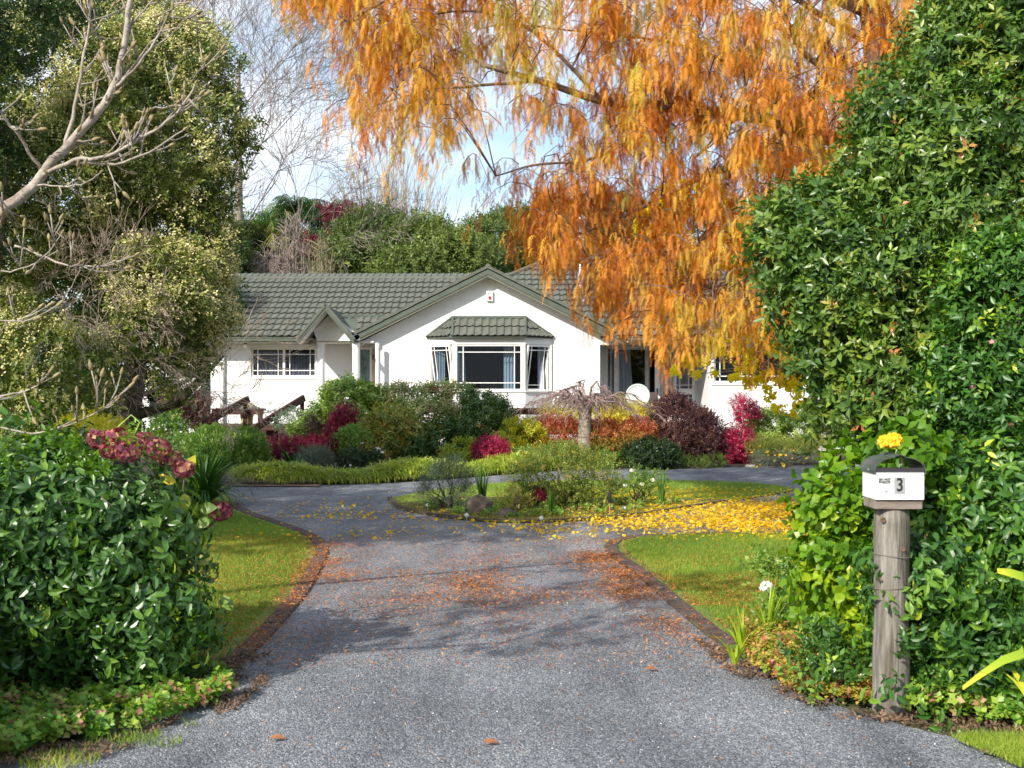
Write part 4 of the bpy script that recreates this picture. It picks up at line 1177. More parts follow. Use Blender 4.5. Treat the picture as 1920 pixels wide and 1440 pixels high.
ML_STRAPY = leaf_mat('yellow_strap_leaf', [(0, (0.16, 0.30, 0.02)), (.6, (0.38, 0.50, 0.03)), (1, (0.75, 0.65, 0.05))], rough=.38, spec=.4, trans=.3)
ML_COVER = leaf_mat('autumn_ground_cover_leaf', [(0, (0.06, 0.15, 0.018)), (.3, (0.22, 0.30, 0.03)), (.55, (0.52, 0.42, 0.07)), (.8, (0.52, 0.24, 0.12)), (1, (0.30, 0.08, 0.07))], rough=.5, trans=.3)
ML_COVERG = leaf_mat('green_ground_cover_leaf', [(0, (0.05, 0.15, 0.02)), (.45, (0.14, 0.29, 0.03)), (.75, (0.32, 0.44, 0.06)), (.88, (0.46, 0.28, 0.16)), (1, (0.36, 0.08, 0.08))], rough=.42, trans=.28)
ML_HYD = leaf_mat('hydrangea_floret', [(0, (0.12, 0.02, 0.04)), (.5, (0.32, 0.055, 0.10)), (.8, (0.46, 0.17, 0.14)), (1, (0.6, 0.36, 0.18))], rough=.6, trans=.3)
ML_WHITE = leaf_mat('white_petal', [(0, (0.72, 0.70, 0.62)), (1, (0.86, 0.86, 0.82))], rough=.6, trans=.3)
ML_PINK = leaf_mat('pink_petal', [(0, (0.48, 0.10, 0.12)), (1, (0.75, 0.42, 0.40))], rough=.6, trans=.3)
ML_ORPET = leaf_mat('orange_red_petal', [(0, (0.65, 0.14, 0.05)), (1, (0.78, 0.30, 0.10))], rough=.6, trans=.3)
ML_YEL = leaf_mat('yellow_petal', [(0, (0.85, 0.52, 0.02)), (1, (0.92, 0.70, 0.06))], rough=.5, trans=.3)
ML_BROWN = leaf_mat('dead_brown_leaf', [(0, (0.14, 0.05, 0.025)), (1, (0.42, 0.17, 0.07))], rough=.7, trans=.15)
ML_LITTER = leaf_mat('dull_leaf_litter', [(0, (0.045, 0.028, 0.02)), (.6, (0.13, 0.08, 0.05)), (1, (0.34, 0.20, 0.11))], rough=.85, trans=.05)
ML_NEEDLE = leaf_mat('fallen_orange_needle', [(0, (0.30, 0.09, 0.03)), (.6, (0.58, 0.20, 0.05)), (1, (0.72, 0.38, 0.12))], rough=.8, trans=.15)

# templates
SP_HEDGE = [sprig(9, .20, .082, .034, LEAF8, (-.5, .3), .35, i, opp=True) for i in range(5)]
SP_VIB = [sprig(9, .11, .068, .032, LEAF, (-.2, .9), .1, 10 + i) for i in range(5)]
SP_ROUND = [sprig(6, .10, .070, .060, LEAF8, (0, .8), .0, 20 + i, opp=True) for i in range(4)]
SP_TREE = [sprig(8, .13, .085, .034, DIAM, (-.1, .9), 0, 30 + i) for i in range(5)]
SP_SMALL = [sprig(10, .14, .055, .024, DIAM, (0, 1.0), 0, 40 + i) for i in range(5)]
SP_BROAD = [sprig(8, .16, .12, .045, LEAF, (-.2, .8), .1, 50 + i) for i in range(5)]
SP_FINE = [sprig(14, .20, .040, .010, DIAM, (.3, 1.1), 0, 60 + i) for i in range(4)]
SP_BG = [sprig(9, .36, .17, .075, DIAM, (0, 1.0), 0, 70 + i) for i in range(5)]
SP_NAND = [sprig(12, .14, .050, .017, DIAM, (-.3, .8), .1, 80 + i) for i in range(4)]

def one_leaf(shape, length, width, seed=0):
    V, Fc = shape
    v = V * np.array([width, length, length]); v = v[:, [0, 2, 1]] * np.array([1, -1, 1])   # grows along +z
    return v, Fc, np.zeros(len(V))
def bush(name, label, cat, lobes, mat, temps, nc, per, cr, base=None, nst=6, smat=None, sr=.02, group=None, kindname='foliage', **kw):
    c = np.array([l[:3] for l in lobes]).mean(0)
    b = Vector(base) if base is not None else Vector((c[0], c[1], 0))
    t = thing(name, label, cat, b, group)
    o, C, O = foliage(kindname, t, lobes, mat, temps, nc, per, cr, **kw)
    if nst:
        idx = rng.integers(0, len(C), nst)
        stems(t, b, [tuple(C[i]) for i in idx], smat or M_DTWIG, sr)
    return t, C, O
def flowers(t, C, O, n, mat, size=.05, name='flower', petals=6, single=None, push=.05):
    """small open flowers on the skin of a shrub, joined"""
    temps = []
    for s_ in range(3):
        V = []; Fs = []; T = []; k = 0; r = random.Random(s_)
        for i in range(petals):
            a = i * 2 * math.pi / petals + r.uniform(-.2, .2)
            d = (math.cos(a), math.sin(a), r.uniform(.2, .9))
            V.append(leaf_at((0, 0, 0), d, (0, 0, 1), 1.0, .9, DIAM)); Fs.append(DIAM[1] + k); k += 4; T.append(np.full(4, r.uniform(-.2, .2)))
        temps.append((np.concatenate(V), np.concatenate(Fs), np.concatenate(T)))
    idx = rng.integers(0, len(C), n)
    p = C[idx] + O[idx] * push + rng.normal(size=(n, 3)) * push * .8
    R = frames(unit(O[idx] + np.array([0, -.3, .5]) + rng.normal(size=(n, 3)) * .3))
    s = size * rng.uniform(.6, 1.2, n)
    V, Fc, T = place(temps, p, R, s, rng.random(n))
    return np_mesh(name, V, fix_tris(Fc), mat, t, attrs={'tint': T}, kind='stuff')

def strap_template(n, L, w, seed, arch=1.0, spread=(.2, 1.2), seg=5):
    r = random.Random(seed); V = []; Fs = []; T = []; k = 0
    for i in range(n):
        a = r.uniform(0, 6.28); e = r.uniform(*spread); ll = L * r.uniform(.6, 1.1)
        side = np.array([-math.sin(a), math.cos(a), 0]); out = np.array([math.cos(a), math.sin(a), 0])
        p = out * r.uniform(0, .06) * L; ang = math.pi / 2 - e * .35
        tt = r.uniform(-.25, .25)
        for j in range(seg + 1):
            f = j / seg; ww = w * (1 - f ** 2.2) * .5 + .0005
            V.append(p - side * ww); V.append(p + side * ww); T += [tt, tt]
            ang -= e * arch * 1.3 / seg * (0.5 + f)
            p = p + (out * math.cos(ang) + np.array([0, 0, 1]) * math.sin(ang)) * ll / seg
        for j in range(seg):
            b_ = k + 2 * j; Fs.append([b_, b_ + 1, b_ + 3, b_ + 2])
        k += 2 * (seg + 1)
    return np.array(V), np.array(Fs), np.array(T)
def strap_clump(name, label, cat, base, L, w, n, mat, seed, arch=1.0, spread=(.2, 1.2), group=None, tint=.5, parts=False):
    t = thing(name, label, cat, base, group)
    b = np.array(base, dtype=float)
    if parts:
        for i in range(n):
            tv, tf, tt = strap_template(1, L, w, seed * 100 + i, arch, spread, seg=7)
            np_mesh('leaf', tv + b, tf, mat, t, attrs={'tint': np.clip(tt + tint, 0, 1)})
        return t
    tv, tf, tt = strap_template(n, L, w, seed, arch, spread)
    np_mesh('leaves', tv + b, tf, mat, t, attrs={'tint': np.clip(tt + tint, 0, 1)}, kind='stuff')
    return t
# ================================================================== near plants
ONEH = [one_leaf(LEAF8, .082, .036)]
# left hedge, running back towards the road
hedge_lobes = [pl(90, 1085, 180, 225, 7.1, .75), pl(225, 1115, 95, 195, 7.0, .5), pl(10, 980, 170, 155, 7.3, .7), pl(300, 1190, 52, 100, 6.9, .33), pl(150, 1010, 125, 145, 7.3, .6), pl(290, 1000, 45, 80, 7.1, .3),
               (-3.15, 5.3, .42, .42, .8, .5), (-3.75, 6.1, .6, .8, 1.0, .6)]
tH, CH, OH = bush('hedge', 'large glossy dark green hedge filling the near left corner', 'hedge', hedge_lobes, ML_HEDGE, SP_HEDGE, 820, 9, .15,
    base=(-2.7, 7.0, 0), nst=26, smat=M_DTWIG, sr=.018, up=-.35, out=.9, jit=.35, size=(.75, 1.15), tint=(0, 1, .7), near=300, near_name='leaf_spray', seed=1, ns=.6, inner=.28)
tg = []
# pale young shoots over the hedge
foliage('young_shoots', tH, [pl(60, 860, 70, 35, 6.9, .4), pl(230, 850, 90, 20, 7.0, .4), pl(350, 1170, 30, 30, 6.75, .15), pl(20, 960, 25, 20, 6.7, .2), pl(20, 1190, 35, 30, 6.5, .2)], ML_LIME, SP_VIB, 30, 4, .08, up=.8, seed=2, tint=(0, .8, .5), size=(.45, .8))
# bare curly stems among the leaves and the green tendril on top
k = MB()
for pts in ([(35, 1190), (60, 1225), (45, 1260)], [(290, 1225), (330, 1255), (392, 1190)], [(150, 1260), (110, 1290), (70, 1285)], [(380, 935), (410, 945), (438, 962)], [(215, 935), (245, 960), (260, 990)]):
    k.tube([P(x * .5 + (0 if i else 0), y, 6.55 + .05 * i) for i, (x, y) in enumerate(pts)], .006, 5)
k.build('bare_stem', M_TWIG, tH, smooth=True)
k = MB(); k.tube([P(x, y, 7.0) for x, y in ((200, 830), (222, 800), (246, 778), (262, 792), (252, 815), (225, 826), (195, 838), (150, 870))], [.006, .005, .004, .004, .005, .006, .007, .008], 6)
k.build('tendril', surf('green_tendril', (0.30, 0.42, 0.08), None, 8, .4), tH, smooth=True)

# hydrangea behind the hedge
ht = thing('hydrangea', 'hydrangea with faded purplish red flower heads rising behind the left hedge', 'hydrangea', (-2.5, 7.6, 0))
def flower_head(c, r, parent, mat, name='flower_head', n=70, petal=.02, label=None):
    temps = []
    for s_ in range(3):
        V = []; Fs = []; T = []; kk = 0; rr = random.Random(s_)
        for i in range(4):
            a = i * math.pi / 2 + .3
            V.append(leaf_at((0, 0, 0), (math.cos(a), math.sin(a), .25), (0, 0, 1), 1, .95, DIAM)); Fs.append(DIAM[1] + kk); kk += 4; T.append(np.full(4, rr.uniform(-.15, .15)))
        temps.append((np.concatenate(V), np.concatenate(Fs), np.concatenate(T)))
    d = unit(rng.normal(size=(n, 3))); p = np.array(c) + d * r * np.array([1, 1, .78]) * rng.uniform(.8, 1, (n, 1))
    V, Fc, T = place(temps, p, frames(d), np.full(n, petal) * rng.uniform(.8, 1.2, n), rng.random(n))
    o = np_mesh(name, V, Fc, mat, parent, attrs={'tint': T})
    if label: o['label'] = label
    return o
for px, py, r, Y in [(a_, b_ - 14, c_ * 1.05, d_ - .55) for a_, b_, c_, d_ in ((185, 838, .075, 7.5), (222, 834, .08, 7.4), (255, 848, .085, 7.5), (292, 856, .08, 7.3), (318, 872, .07, 7.4), (345, 893, .06, 7.3), (238, 862, .07, 7.2), (208, 858, .06, 7.3), (274, 838, .06, 7.7))]:
    flower_head(P(px, py, Y), r, ht, ML_HYD)
flower_head(P(413, 959, 7.1), .075, ht, ML_HYD, n=90, label='lone purplish flower head held out over the lawn')
k = MB()
for a, b_ in (((350, 1000), (413, 968)), ((330, 960), (345, 900)), ((280, 930), (292, 870)), ((340, 1090), (380, 1040)), ((345, 1180), (395, 1110))):
    k.tube([P(a[0], a[1], 7.3), P((a[0] + b_[0]) / 2 + 5, (a[1] + b_[1]) / 2 + 8, 7.2), P(b_[0], b_[1], 7.1)], [.008, .007, .005], 6)
k.tube([(-2.5, 7.6, 0), P(340, 1090, 7.4), P(345, 1000, 7.3)], [.015, .012, .008], 6)
k.build('stem', M_DTWIG, ht, smooth=True)
for px, py, L_, ang, m_ in ((345, 925, .10, -80, ML_YG), (365, 1045, .09, -20, ML_BRONZE), (385, 1110, .12, -150, ML_MID), (412, 1118, .11, -40, ML_MID), (360, 1230, .13, -95, ML_MID), (395, 975, .09, 200, ML_MID), (330, 905, .1, 150, ML_YG), (375, 955, .1, 10, ML_MID), (352, 880, .09, 60, ML_YG)):
    a = math.radians(ang); d = (math.cos(a), -.3, math.sin(a))
    V = leaf_at(P(px, py, 7.0), d, (.2, -.9, .3), L_ * 1.1, L_ * .75, LEAF8)
    np_mesh('leaf', V, fix_tris(LEAF8[1]), m_, ht, attrs={'tint': np.full(len(V), random.uniform(.4, .9))})

# green cover and mulch at the foot of the left hedge
def cover(name, label, poly, n, mat, temps, hmax=.12, tint=(0, 1, .8), size=(.6, 1.2), ns=.4, thr=-.2, seed=0, bias=None, kind='stuff'):
    poly = np.array(poly); lo, hi = poly.min(0), poly.max(0)
    pts = []
    while len(pts) < n:
        q = rng.uniform(lo, hi, (n * 2, 2))
        x, y = q[:, 0], q[:, 1]; ins = np.zeros(len(q), bool)
        for i in range(len(poly)):
            (x1, y1), (x2, y2) = poly[i], poly[(i + 1) % len(poly)]
            c = ((y1 > y) != (y2 > y)) & (x < (x2 - x1) * (y - y1) / (y2 - y1 + 1e-12) + x1); ins ^= c
        q = q[ins]; q3 = np.column_stack([q, np.zeros(len(q))])
        q = q[n3(q3, 3 / ns, seed) > thr]
        pts += list(q)
    q = np.array(pts[:n]); q3 = np.column_stack([q, np.zeros(n)])
    h = np.clip(.5 + .5 * n3(q3, 2.0 / ns, seed + 5), .05, 1) * hmax * rng.uniform(.3, 1, n) + .02
    p = np.column_stack([q, h])
    R = frames(unit(np.array([0, -.25, 1.0]) + rng.normal(size=(n, 3)) * .45))
    t = np.clip(.5 + .4 * n3(q3, 1.6 / ns, seed + 2), 0, 1) * (1 - tint[2]) + rng.random(n) * tint[2]
    V, Fc, T = place(temps, p, R, rng.uniform(*size, n), tint[0] + (tint[1] - tint[0]) * t)
    o = np_mesh(name, V, fix_tris(Fc), mat, None, attrs={'tint': T})
    o['kind'] = kind; o['label'] = label
    return o
SP_COVER = [sprig(6, .05, .042, .036, LEAF, (-.1, .7), 0, 90 + i) for i in range(4)]
cover('ground_cover', 'low round leaved green cover creeping along the foot of the left hedge', [(-3.6, 5.2), (-2.3, 5.45), (-1.8, 6.0), (-1.55, 6.5), (-1.75, 7.1), (-2.3, 6.9), (-3.6, 6.6)], 2600, ML_COVERG, SP_COVER, .13, thr=-.35, seed=3, tint=(0, 1, .7))
cover('leaf_litter', 'brown bark and dead leaves between the left hedge and the drive', [(-2.9, 5.0), (-1.9, 5.5), (-1.5, 6.2), (-1.42, 6.9), (-1.6, 7.8), (-2.0, 7.6), (-2.0, 6), (-3.6, 5.3)], 1700, ML_LITTER, [sprig(3, .01, .030, .012, DIAM, (-.2, .3), 0, 95 + i) for i in range(3)], .03, seed=4, thr=-.3)
cover('ground_cover', 'yellow and pink autumn ground cover left of the letterbox post', [(1.5, 7.6), (1.48, 7.0), (1.68, 6.5), (2.0, 6.28), (2.3, 6.5), (2.3, 7.6), (2.0, 8.0), (1.55, 8.0)], 3000, ML_COVER, SP_COVER, .20, size=(.4, .75), thr=-.6, seed=5, tint=(.1, 1, .85))
cover('ground_cover', 'low green leafy cover to the right of the letterbox post', [(2.02, 6.2), (3.3, 5.7), (3.4, 6.4), (2.3, 6.8)], 900, ML_COVERG, SP_COVER, .2, thr=-.6, seed=6, tint=(0, 1, .5))
cover('leaf_litter', 'brown leaves along the edge of the bed under the letterbox', [(1.25, 8.2), (1.3, 7.2), (1.7, 6.2), (2.9, 5.6), (3.3, 5.5), (3.3, 5.8), (2.1, 6.3), (1.6, 7.3)], 1100, ML_LITTER, [sprig(3, .01, .032, .014, DIAM, (-.2, .3), 0, 95 + i) for i in range(3)], .02, seed=7, thr=-.3)

# ---- right side: big viburnum, lower hedge, lime shrub
vib_lobes = [pl(1840, 215, 148, 200, 8.9, 1.0), pl(1712, 340, 92, 135, 8.8, .7), pl(1575, 435, 105, 62, 8.7, .5), pl(1720, 520, 200, 190, 8.7, .9), pl(1585, 590, 72, 95, 8.5, .5),
             pl(1640, 730, 92, 92, 8.5, .5), pl(1780, 720, 150, 170, 8.6, .7), pl(1465, 470, 45, 45, 8.5, .3), pl(1540, 680, 30, 40, 8.4, .2), pl(1500, 560, 35, 40, 8.5, .25), pl(1880, 60, 110, 130, 8.9, .9), pl(1800, 95, 62, 55, 8.9, .5), pl(1880, 420, 160, 260, 8.9, .8), pl(1580, 530, 70, 130, 8.6, .5), pl(1675, 205, 34, 46, 8.7, .3), pl(1628, 335, 32, 45, 8.7, .3), pl(1950, 100, 150, 250, 9.2, .8), pl(1800, 520, 170, 220, 9.5, .7), pl(1850, 300, 130, 160, 9.6, .7)]
tV, CV, OV = bush('viburnum', 'tall dark green viburnum towering over the right side of the drive', 'shrub', vib_lobes, ML_VIB, SP_VIB, 1250, 14, .21,
    base=(3.3, 8.8, 0), nst=24, smat=M_BARK, sr=.035, up=.25, out=.9, jit=.45, size=(.8, 1.25), tint=(0, 1, .75), near=300, near_name='leaf_spray', seed=11, ns=.7, inner=.30, gap=-.85)
foliage('young_shoots', tV, vib_lobes, ML_HEDGE2, SP_VIB, 300, 5, .10, up=.9, seed=18, tint=(.45, 1, .6), size=(.6, .95), inner=0)
flowers(tV, CV, OV, 60, ML_PINK, .026, push=.14, name='flower')
near_lobes = [pl(1880, 620, 90, 150, 7.5, .35), pl(1840, 760, 80, 110, 7.5, .35), pl(1925, 800, 90, 160, 7.4, .4)]
tV2, C2, O2 = bush('shrub', 'yellower green shrub with pinkish buds at the right edge in front of the tall viburnum', 'shrub', near_lobes, ML_HEDGE2, SP_VIB, 260, 8, .12, base=(3.2, 7.5, 0), nst=8, up=.6, tint=(.0, .9, .7), seed=12, size=(.7, 1.05), ns=.6)
flowers(tV2, C2, O2, 22, ML_PINK, .024, push=.07)
low_lobes = [pl(1800, 1010, 110, 130, 7.0, .45), pl(1740, 1120, 68, 110, 6.6, .30), pl(1890, 1090, 120, 180, 6.9, .5), pl(1800, 1200, 100, 100, 6.6, .35), pl(1880, 930, 110, 80, 7.1, .4), pl(2050, 1050, 160, 220, 6.9, .5), pl(1870, 1260, 90, 60, 6.5, .3), pl(1722, 1130, 30, 70, 6.33, .10), pl(1700, 1300, 40, 34, 6.25, .1)]
tR, CR, OR_ = bush('hedge', 'glossy mid green hedge right of the letterbox, crowding its post', 'hedge', low_lobes, ML_HEDGE2, SP_HEDGE, 470, 8, .13, base=(2.9, 6.9, 0), nst=18, sr=.016, up=-.25, out=.9, size=(.65, 1.0), tint=(0, 1, .75), near=280, near_name='leaf_spray', seed=13, ns=.6, inner=.1)
lime = [pl(1600, 960, 55, 95, 7.2, .30), pl(1580, 1080, 62, 90, 7.2, .30), pl(1640, 900, 40, 60, 7.1, .2), pl(1540, 950, 30, 40, 7.3, .15), pl(1545, 1030, 35, 60, 7.3, .2), pl(1620, 1150, 40, 50, 7.0, .2)]
tL_, CL_, OL_ = bush('shrub', 'lime green round leaved shrub just left of the letterbox post', 'shrub', lime, ML_LIME, SP_ROUND, 120, 5, .10, base=(2.2, 7.2, 0), nst=9, smat=M_BARK, sr=.014, up=.6, size=(.7, 1.15), tint=(0, 1, .7), near=150, near_name='leaf_spray', seed=14, ns=.5, gap=-.5)
# rose resting on the lid, leaves showing through the lid
rt = thing('rose', 'yellow rose in bloom just above the letterbox lid', 'rose', P(1672, 830, 6.55))
rc = P(1672, 826, 6.45)
def rose_head(c, r, parent, mat):
    for ring, (n_, rr, el, ln) in enumerate(((3, .1, 1.3, .7), (5, .28, 1.0, .85), (6, .5, .7, .95), (7, .68, .35, 1.0))):
        for i in range(n_):
            a = i * 6.283 / n_ + ring * .6; o_ = Vector((math.cos(a), math.sin(a), 0))
            d = o_ * math.cos(el) + Vector((0, 0, math.sin(el)))
            nrm = -o_ * math.sin(el) + Vector((0, 0, math.cos(el)))
            V = leaf_at(Vector(c) + o_ * r * rr * .5 + Vector((0, 0, -r * .5 * rr)), d, nrm, r * ln * 1.1, r * .95, LEAF8)
            np_mesh('petal', V, fix_tris(LEAF8[1]), mat, parent, attrs={'tint': np.full(len(V), random.uniform(.1, 1))})
flower_head(P(1676, 826, 6.25), .034, rt, ML_YEL, 'bloom', 50, .032)
flower_head(P(1660, 828, 6.28), .028, rt, ML_YEL, 'bloom', 30, .03)
k = MB(); k.tube([rc - Vector((0, 0, .01)), P(1690, 850, 6.6), P(1700, 930, 6.8), P(1700, 1100, 6.9)], .004, 5); k.build('stem', M_DTWIG, rt)
bush('shrub', 'green leaves growing behind the letterbox lid', 'shrub', [pl(1690, 862, 40, 32, 6.8, .15), pl(1655, 905, 40, 50, 6.95, .15), pl(1725, 930, 40, 80, 6.9, .2)], ML_LIME, SP_ROUND, 40, 5, .08, nst=4, sr=.008, up=.3, size=(.8, 1.2), tint=(0, .7, .6), seed=15)
# daylily straps beside the edging
for i, (px, py, n, L_) in enumerate(((1392, 1232, 20, .34), (1440, 1196, 22, .40), (1470, 1178, 14, .36), (1378, 1252, 9, .24))):
    strap_clump('daylily', ['light green strap leaved clump nearest the drive edge', 'light green strap leaved clump beneath the white rose', 'small strap leaved clump behind the white rose stem', 'short yellowing strap leaves at the very edge of the bed'][i], 'plant', (*[(px - 960) / F_PX * GY(py), GY(py)], .02), L_, .020, n, ML_STRAPY, 200 + i, parts=True, tint=.4, group='strap leaved clumps by the right edging')
# yellow flax blades at the right bottom corner
strap_clump('flax', 'broad yellow green flax blades at the right edge near the road', 'plant', (2.66, 5.85, .02), .55, .04, 9, ML_STRAPY, 231, arch=.9, spread=(.4, 1.3), parts=True, tint=.6)
k_ = thing('flax_leaf', 'single long yellow green blade arching out of the right hedge', 'plant', P(1900, 1230, 6.3))
for pts, w in ((((1920, 1224), (1880, 1238), (1840, 1264), (1805, 1290)), .03), (((1920, 1082), (1895, 1074), (1870, 1070)), .03)):
    V = []; Fs = []
    for j, (x, y) in enumerate(pts):
        c = np.array(P(x, y, 6.0)); ww = 1.5 * w * (1 - (j / len(pts)) ** 2) * .5
        V += [c + np.array([0, .3, 1]) * ww, c - np.array([0, .3, 1]) * ww]
    for j in range(len(pts) - 1): Fs.append([2 * j, 2 * j + 1, 2 * j + 3, 2 * j + 2])
    np_mesh('blade', np.array(V), np.array(Fs), ML_STRAPY, k_, attrs={'tint': np.linspace(.3, 1, len(V))})
# white rose bush
wl = [pl(1440, 1095, 50, 32, 8.9, .2), pl(1500, 1120, 50, 45, 8.7, .25), pl(1480, 1180, 50, 40, 8.5, .2)]
tW, CW, OW = bush('rose_bush', 'thin rose bush with one white bloom at the right lawn edge', 'rose bush', wl, ML_MID, SP_SMALL, 60, 4, .08, nst=9, sr=.006, up=.6, size=(.6, 1), seed=16, gap=-.3)
flower_head(P(1437, 1100, 8.75), .05, tW, ML_WHITE, 'bloom', 40, .022)
flower_head(P(1470, 1085, 8.8), .018, tW, ML_WHITE, 'bloom', 14, .014)
bush('shrub', 'loose dark leaved plant low beside the letterbox post', 'shrub', [pl(1560, 1150, 40, 50, 8.0, .25), pl(1545, 1260, 45, 28, 6.7, .15)], ML_HEDGE, SP_SMALL, 60, 6, .09, nst=5, sr=.006, up=.5, seed=17)

# ---- magnolia at the left with furry buds
mg = thing('magnolia', 'bare magnolia with pale limbs and furry buds reaching in from the left', 'magnolia tree', (-4.35, 7.8, 0))
M_MAG = surf('magnolia_bark', (0.25, 0.205, 0.165), (0.47, 0.42, 0.36), 10, .85, .8, 40, dirt=((0.13, 0.085, 0.065), 9, .52, .72))
M_BUD = surf('furry_bud', (0.22, 0.18, 0.09), (0.40, 0.32, 0.17), 30, .95, .6, 200)
YMg = 7.6
def limb(pts, r0, r1, Y0=YMg, Y1=None, sides=7):
    Y1 = Y1 if Y1 is not None else Y0
    q = smooth_line([(x, y) for x, y in pts], 4); n = len(q)
    w = [P(x, y, Y0 + (Y1 - Y0) * i / (n - 1)) + Vector((random.gauss(0, .004), random.gauss(0, .006), random.gauss(0, .004))) for i, (x, y) in enumerate(q)]
    k = MB(); k.tube(w, [r0 + (r1 - r0) * i / (n - 1) for i in range(n)], sides)
    return k, w
K = MB()
def addl(k): K.add(k.v, k.f)
trunk = MB(); trunk.tube([(-4.35, 7.8, 0), (-4.3, 7.8, .8), (-4.1, 7.75, 1.6), (-3.85, 7.7, 2.2), tuple(P(-60, 470, YMg))], [.11, .09, .07, .055, .042], 10); trunk.build('trunk', M_MAG, mg, smooth=True)
mains = [([(-60, 470), (0, 402), (60, 350), (100, 300), (170, 225), (215, 160), (232, 90), (243, 0), (250, -80)], .072, .022, 7.6, 7.3),
    ([(75, 330), (140, 300), (200, 293), (262, 262), (330, 215), (365, 160)], .030, .009, 7.5, 7.1), ([(85, 325), (150, 303), (215, 308), (280, 285), (345, 245)], .022, .007, 7.5, 7.2),
    ([(122, 275), (140, 200), (155, 120), (168, 40), (175, -30)], .024, .008, 7.5, 7.6), ([(75, 318), (45, 270), (10, 222), (-20, 190)], .02, .012, 7.5, 7.2),
    ([(215, 165), (260, 120), (300, 60), (325, 10), (350, 5)], .018, .007, 7.4, 7.1), ([(228, 150), (270, 95), (310, 55)], .012, .006, 7.4, 7.5), ([(245, 270), (270, 210), (315, 200), (330, 195)], .010, .005, 7.3, 7.2),
    ([(60, 345), (110, 350), (150, 345), (190, 325)], .011, .005, 7.5, 7.3), ([(235, 60), (270, 20), (300, -20)], .012, .007, 7.4, 7.3),
    ([(0, 510), (40, 505), (90, 480), (120, 460)], .010, .005, 7.4, 7.2), ([(30, 460), (60, 470), (120, 495), (180, 500), (212, 492)], .014, .006, 7.5, 7.3), ([(-10, 600), (20, 602), (60, 600)], .010, .006, 7.2, 7.1),
    ([(-20, 800), (60, 812), (120, 800), (170, 780), (212, 752)], .012, .005, 7.2, 7.1), ([(200, 90), (180, 60), (165, 30)], .01, .005, 7.4, 7.2), ([(155, 200), (200, 180), (215, 175)], .008, .004, 7.5, 7.4),
    ([(355, 160), (385, 115)], .006, .004, 7.1, 7.0), ([(300, 60), (340, 45), (385, -5)], .009, .005, 7.2, 7.0), ([(-10, 745), (60, 730), (90, 700)], .01, .005, 7.2, 7.1), ([(-10, 320), (0, 380), (5, 395)], .01, .005, 7.2, 7.3)]
tipsM = []
for pts, r0, r1, a, b_ in mains:
    k, w = limb(pts, r0 * .56, r1 * .62, a, b_); addl(k)
    tipsM.append((w[-1], (w[-1] - w[-3]).normalized()))
    # short spurs with buds
    nsp = max(2, int(len(w) / 1.7))
    for j in range(nsp):
        i = random.randint(len(w) // 3, len(w) - 2)
        d = (w[i + 1] - w[i]).normalized(); up = Vector((random.uniform(-1, 1), random.uniform(-.8, .8), random.uniform(-.5, .9))).normalized()
        dd = (d * .6 + up).normalized(); L_ = random.uniform(.07, .28)
        m1 = w[i] + dd * L_ * .5; dd2 = (dd + Vector((random.uniform(-.3, .3), random.uniform(-.3, .3), .25))).normalized(); e_ = m1 + dd2 * L_ * .5
        K.tube([w[i], m1, e_], [max(.004, r1 * .7), .0045, .0035], 5)
        tipsM.append((e_, dd2))
        if L_ > .16:
            dd3 = (dd2 + Vector((random.uniform(-1, 1), random.uniform(-1, 1), .3))).normalized()
            K.tube([m1, m1 + dd3 * .09], [.004, .003], 4); tipsM.append((m1 + dd3 * .09, dd3))
K.build('branches', M_MAG, mg, smooth=True)
budm = MB(); budm.lathe((0, 0, 0), [(.003, 0), (.0085, .008), (.0115, .022), (.0098, .038), (.005, .052), (.001, .060)], 8)
bme = budm.mesh('bud', M_BUD, True)
for p_, d_ in tipsM:
    R = d_.lerp(Vector((0, 0, 1)), .12).normalized().to_track_quat('Z', 'Y').to_matrix()
    inst('bud', bme, mg, p_, R, random.uniform(.6, 1.15))

# ================================================================== big left evergreen
M_TRUNKD = surf('dark_bark', (0.05, 0.038, 0.03), (0.12, 0.095, 0.075), 7, 0.95, 0.8, 30, stretch=(1, 1, .35))
lobesT = [pl(300, 160, 150, 130, 20, 1.3), pl(380, 250, 85, 95, 20, .9), pl(330, 330, 110, 90, 19.5, .9), pl(250, 250, 150, 120, 19.5, 1.2), pl(120, 150, 160, 150, 20.5, 1.5), pl(100, 330, 150, 110, 19, 1.2),
          pl(300, 540, 95, 80, 18.6, .8), pl(290, 600, 70, 60, 18.4, .6), pl(378, 465, 45, 105, 19.5, .6), pl(385, 585, 42, 50, 19.3, .5), pl(362, 655, 36, 34, 19.3, .4), pl(290, 440, 130, 80, 20, 1.0), pl(60, 480, 110, 60, 19, .9), pl(335, 700, 22, 35, 19.0, .3), pl(180, 330, 190, 210, 21.3, 1.0), pl(150, 560, 130, 70, 20.5, .8), pl(345, 640, 30, 30, 19.0, .3), pl(200, 60, 120, 90, 21, 1.4), pl(330, 90, 60, 60, 20.5, .7),
          pl(60, 690, 140, 75, 17.5, .8), pl(130, 740, 80, 50, 17.2, .5), pl(10, 620, 60, 50, 17.5, .5), pl(170, 690, 45, 40, 17.2, .4), pl(20, 780, 80, 60, 17, .6)]
def tint_light(p):
    return .36 + .45 * n3(p, 1.1, 31)
tT, CT, OT = bush('evergreen_tree', 'large olive green evergreen with creamy fruit clusters left of the house', 'tree', lobesT, ML_OLIVE, SP_TREE, 3300, 8, .24, base=(-6.6, 20, 0), nst=0, up=.35, size=(.75, 1.15), tint=(.05, 1, .7), tint_fn=tint_light, seed=21, ns=1.2, gap=-.75, inner=.25)
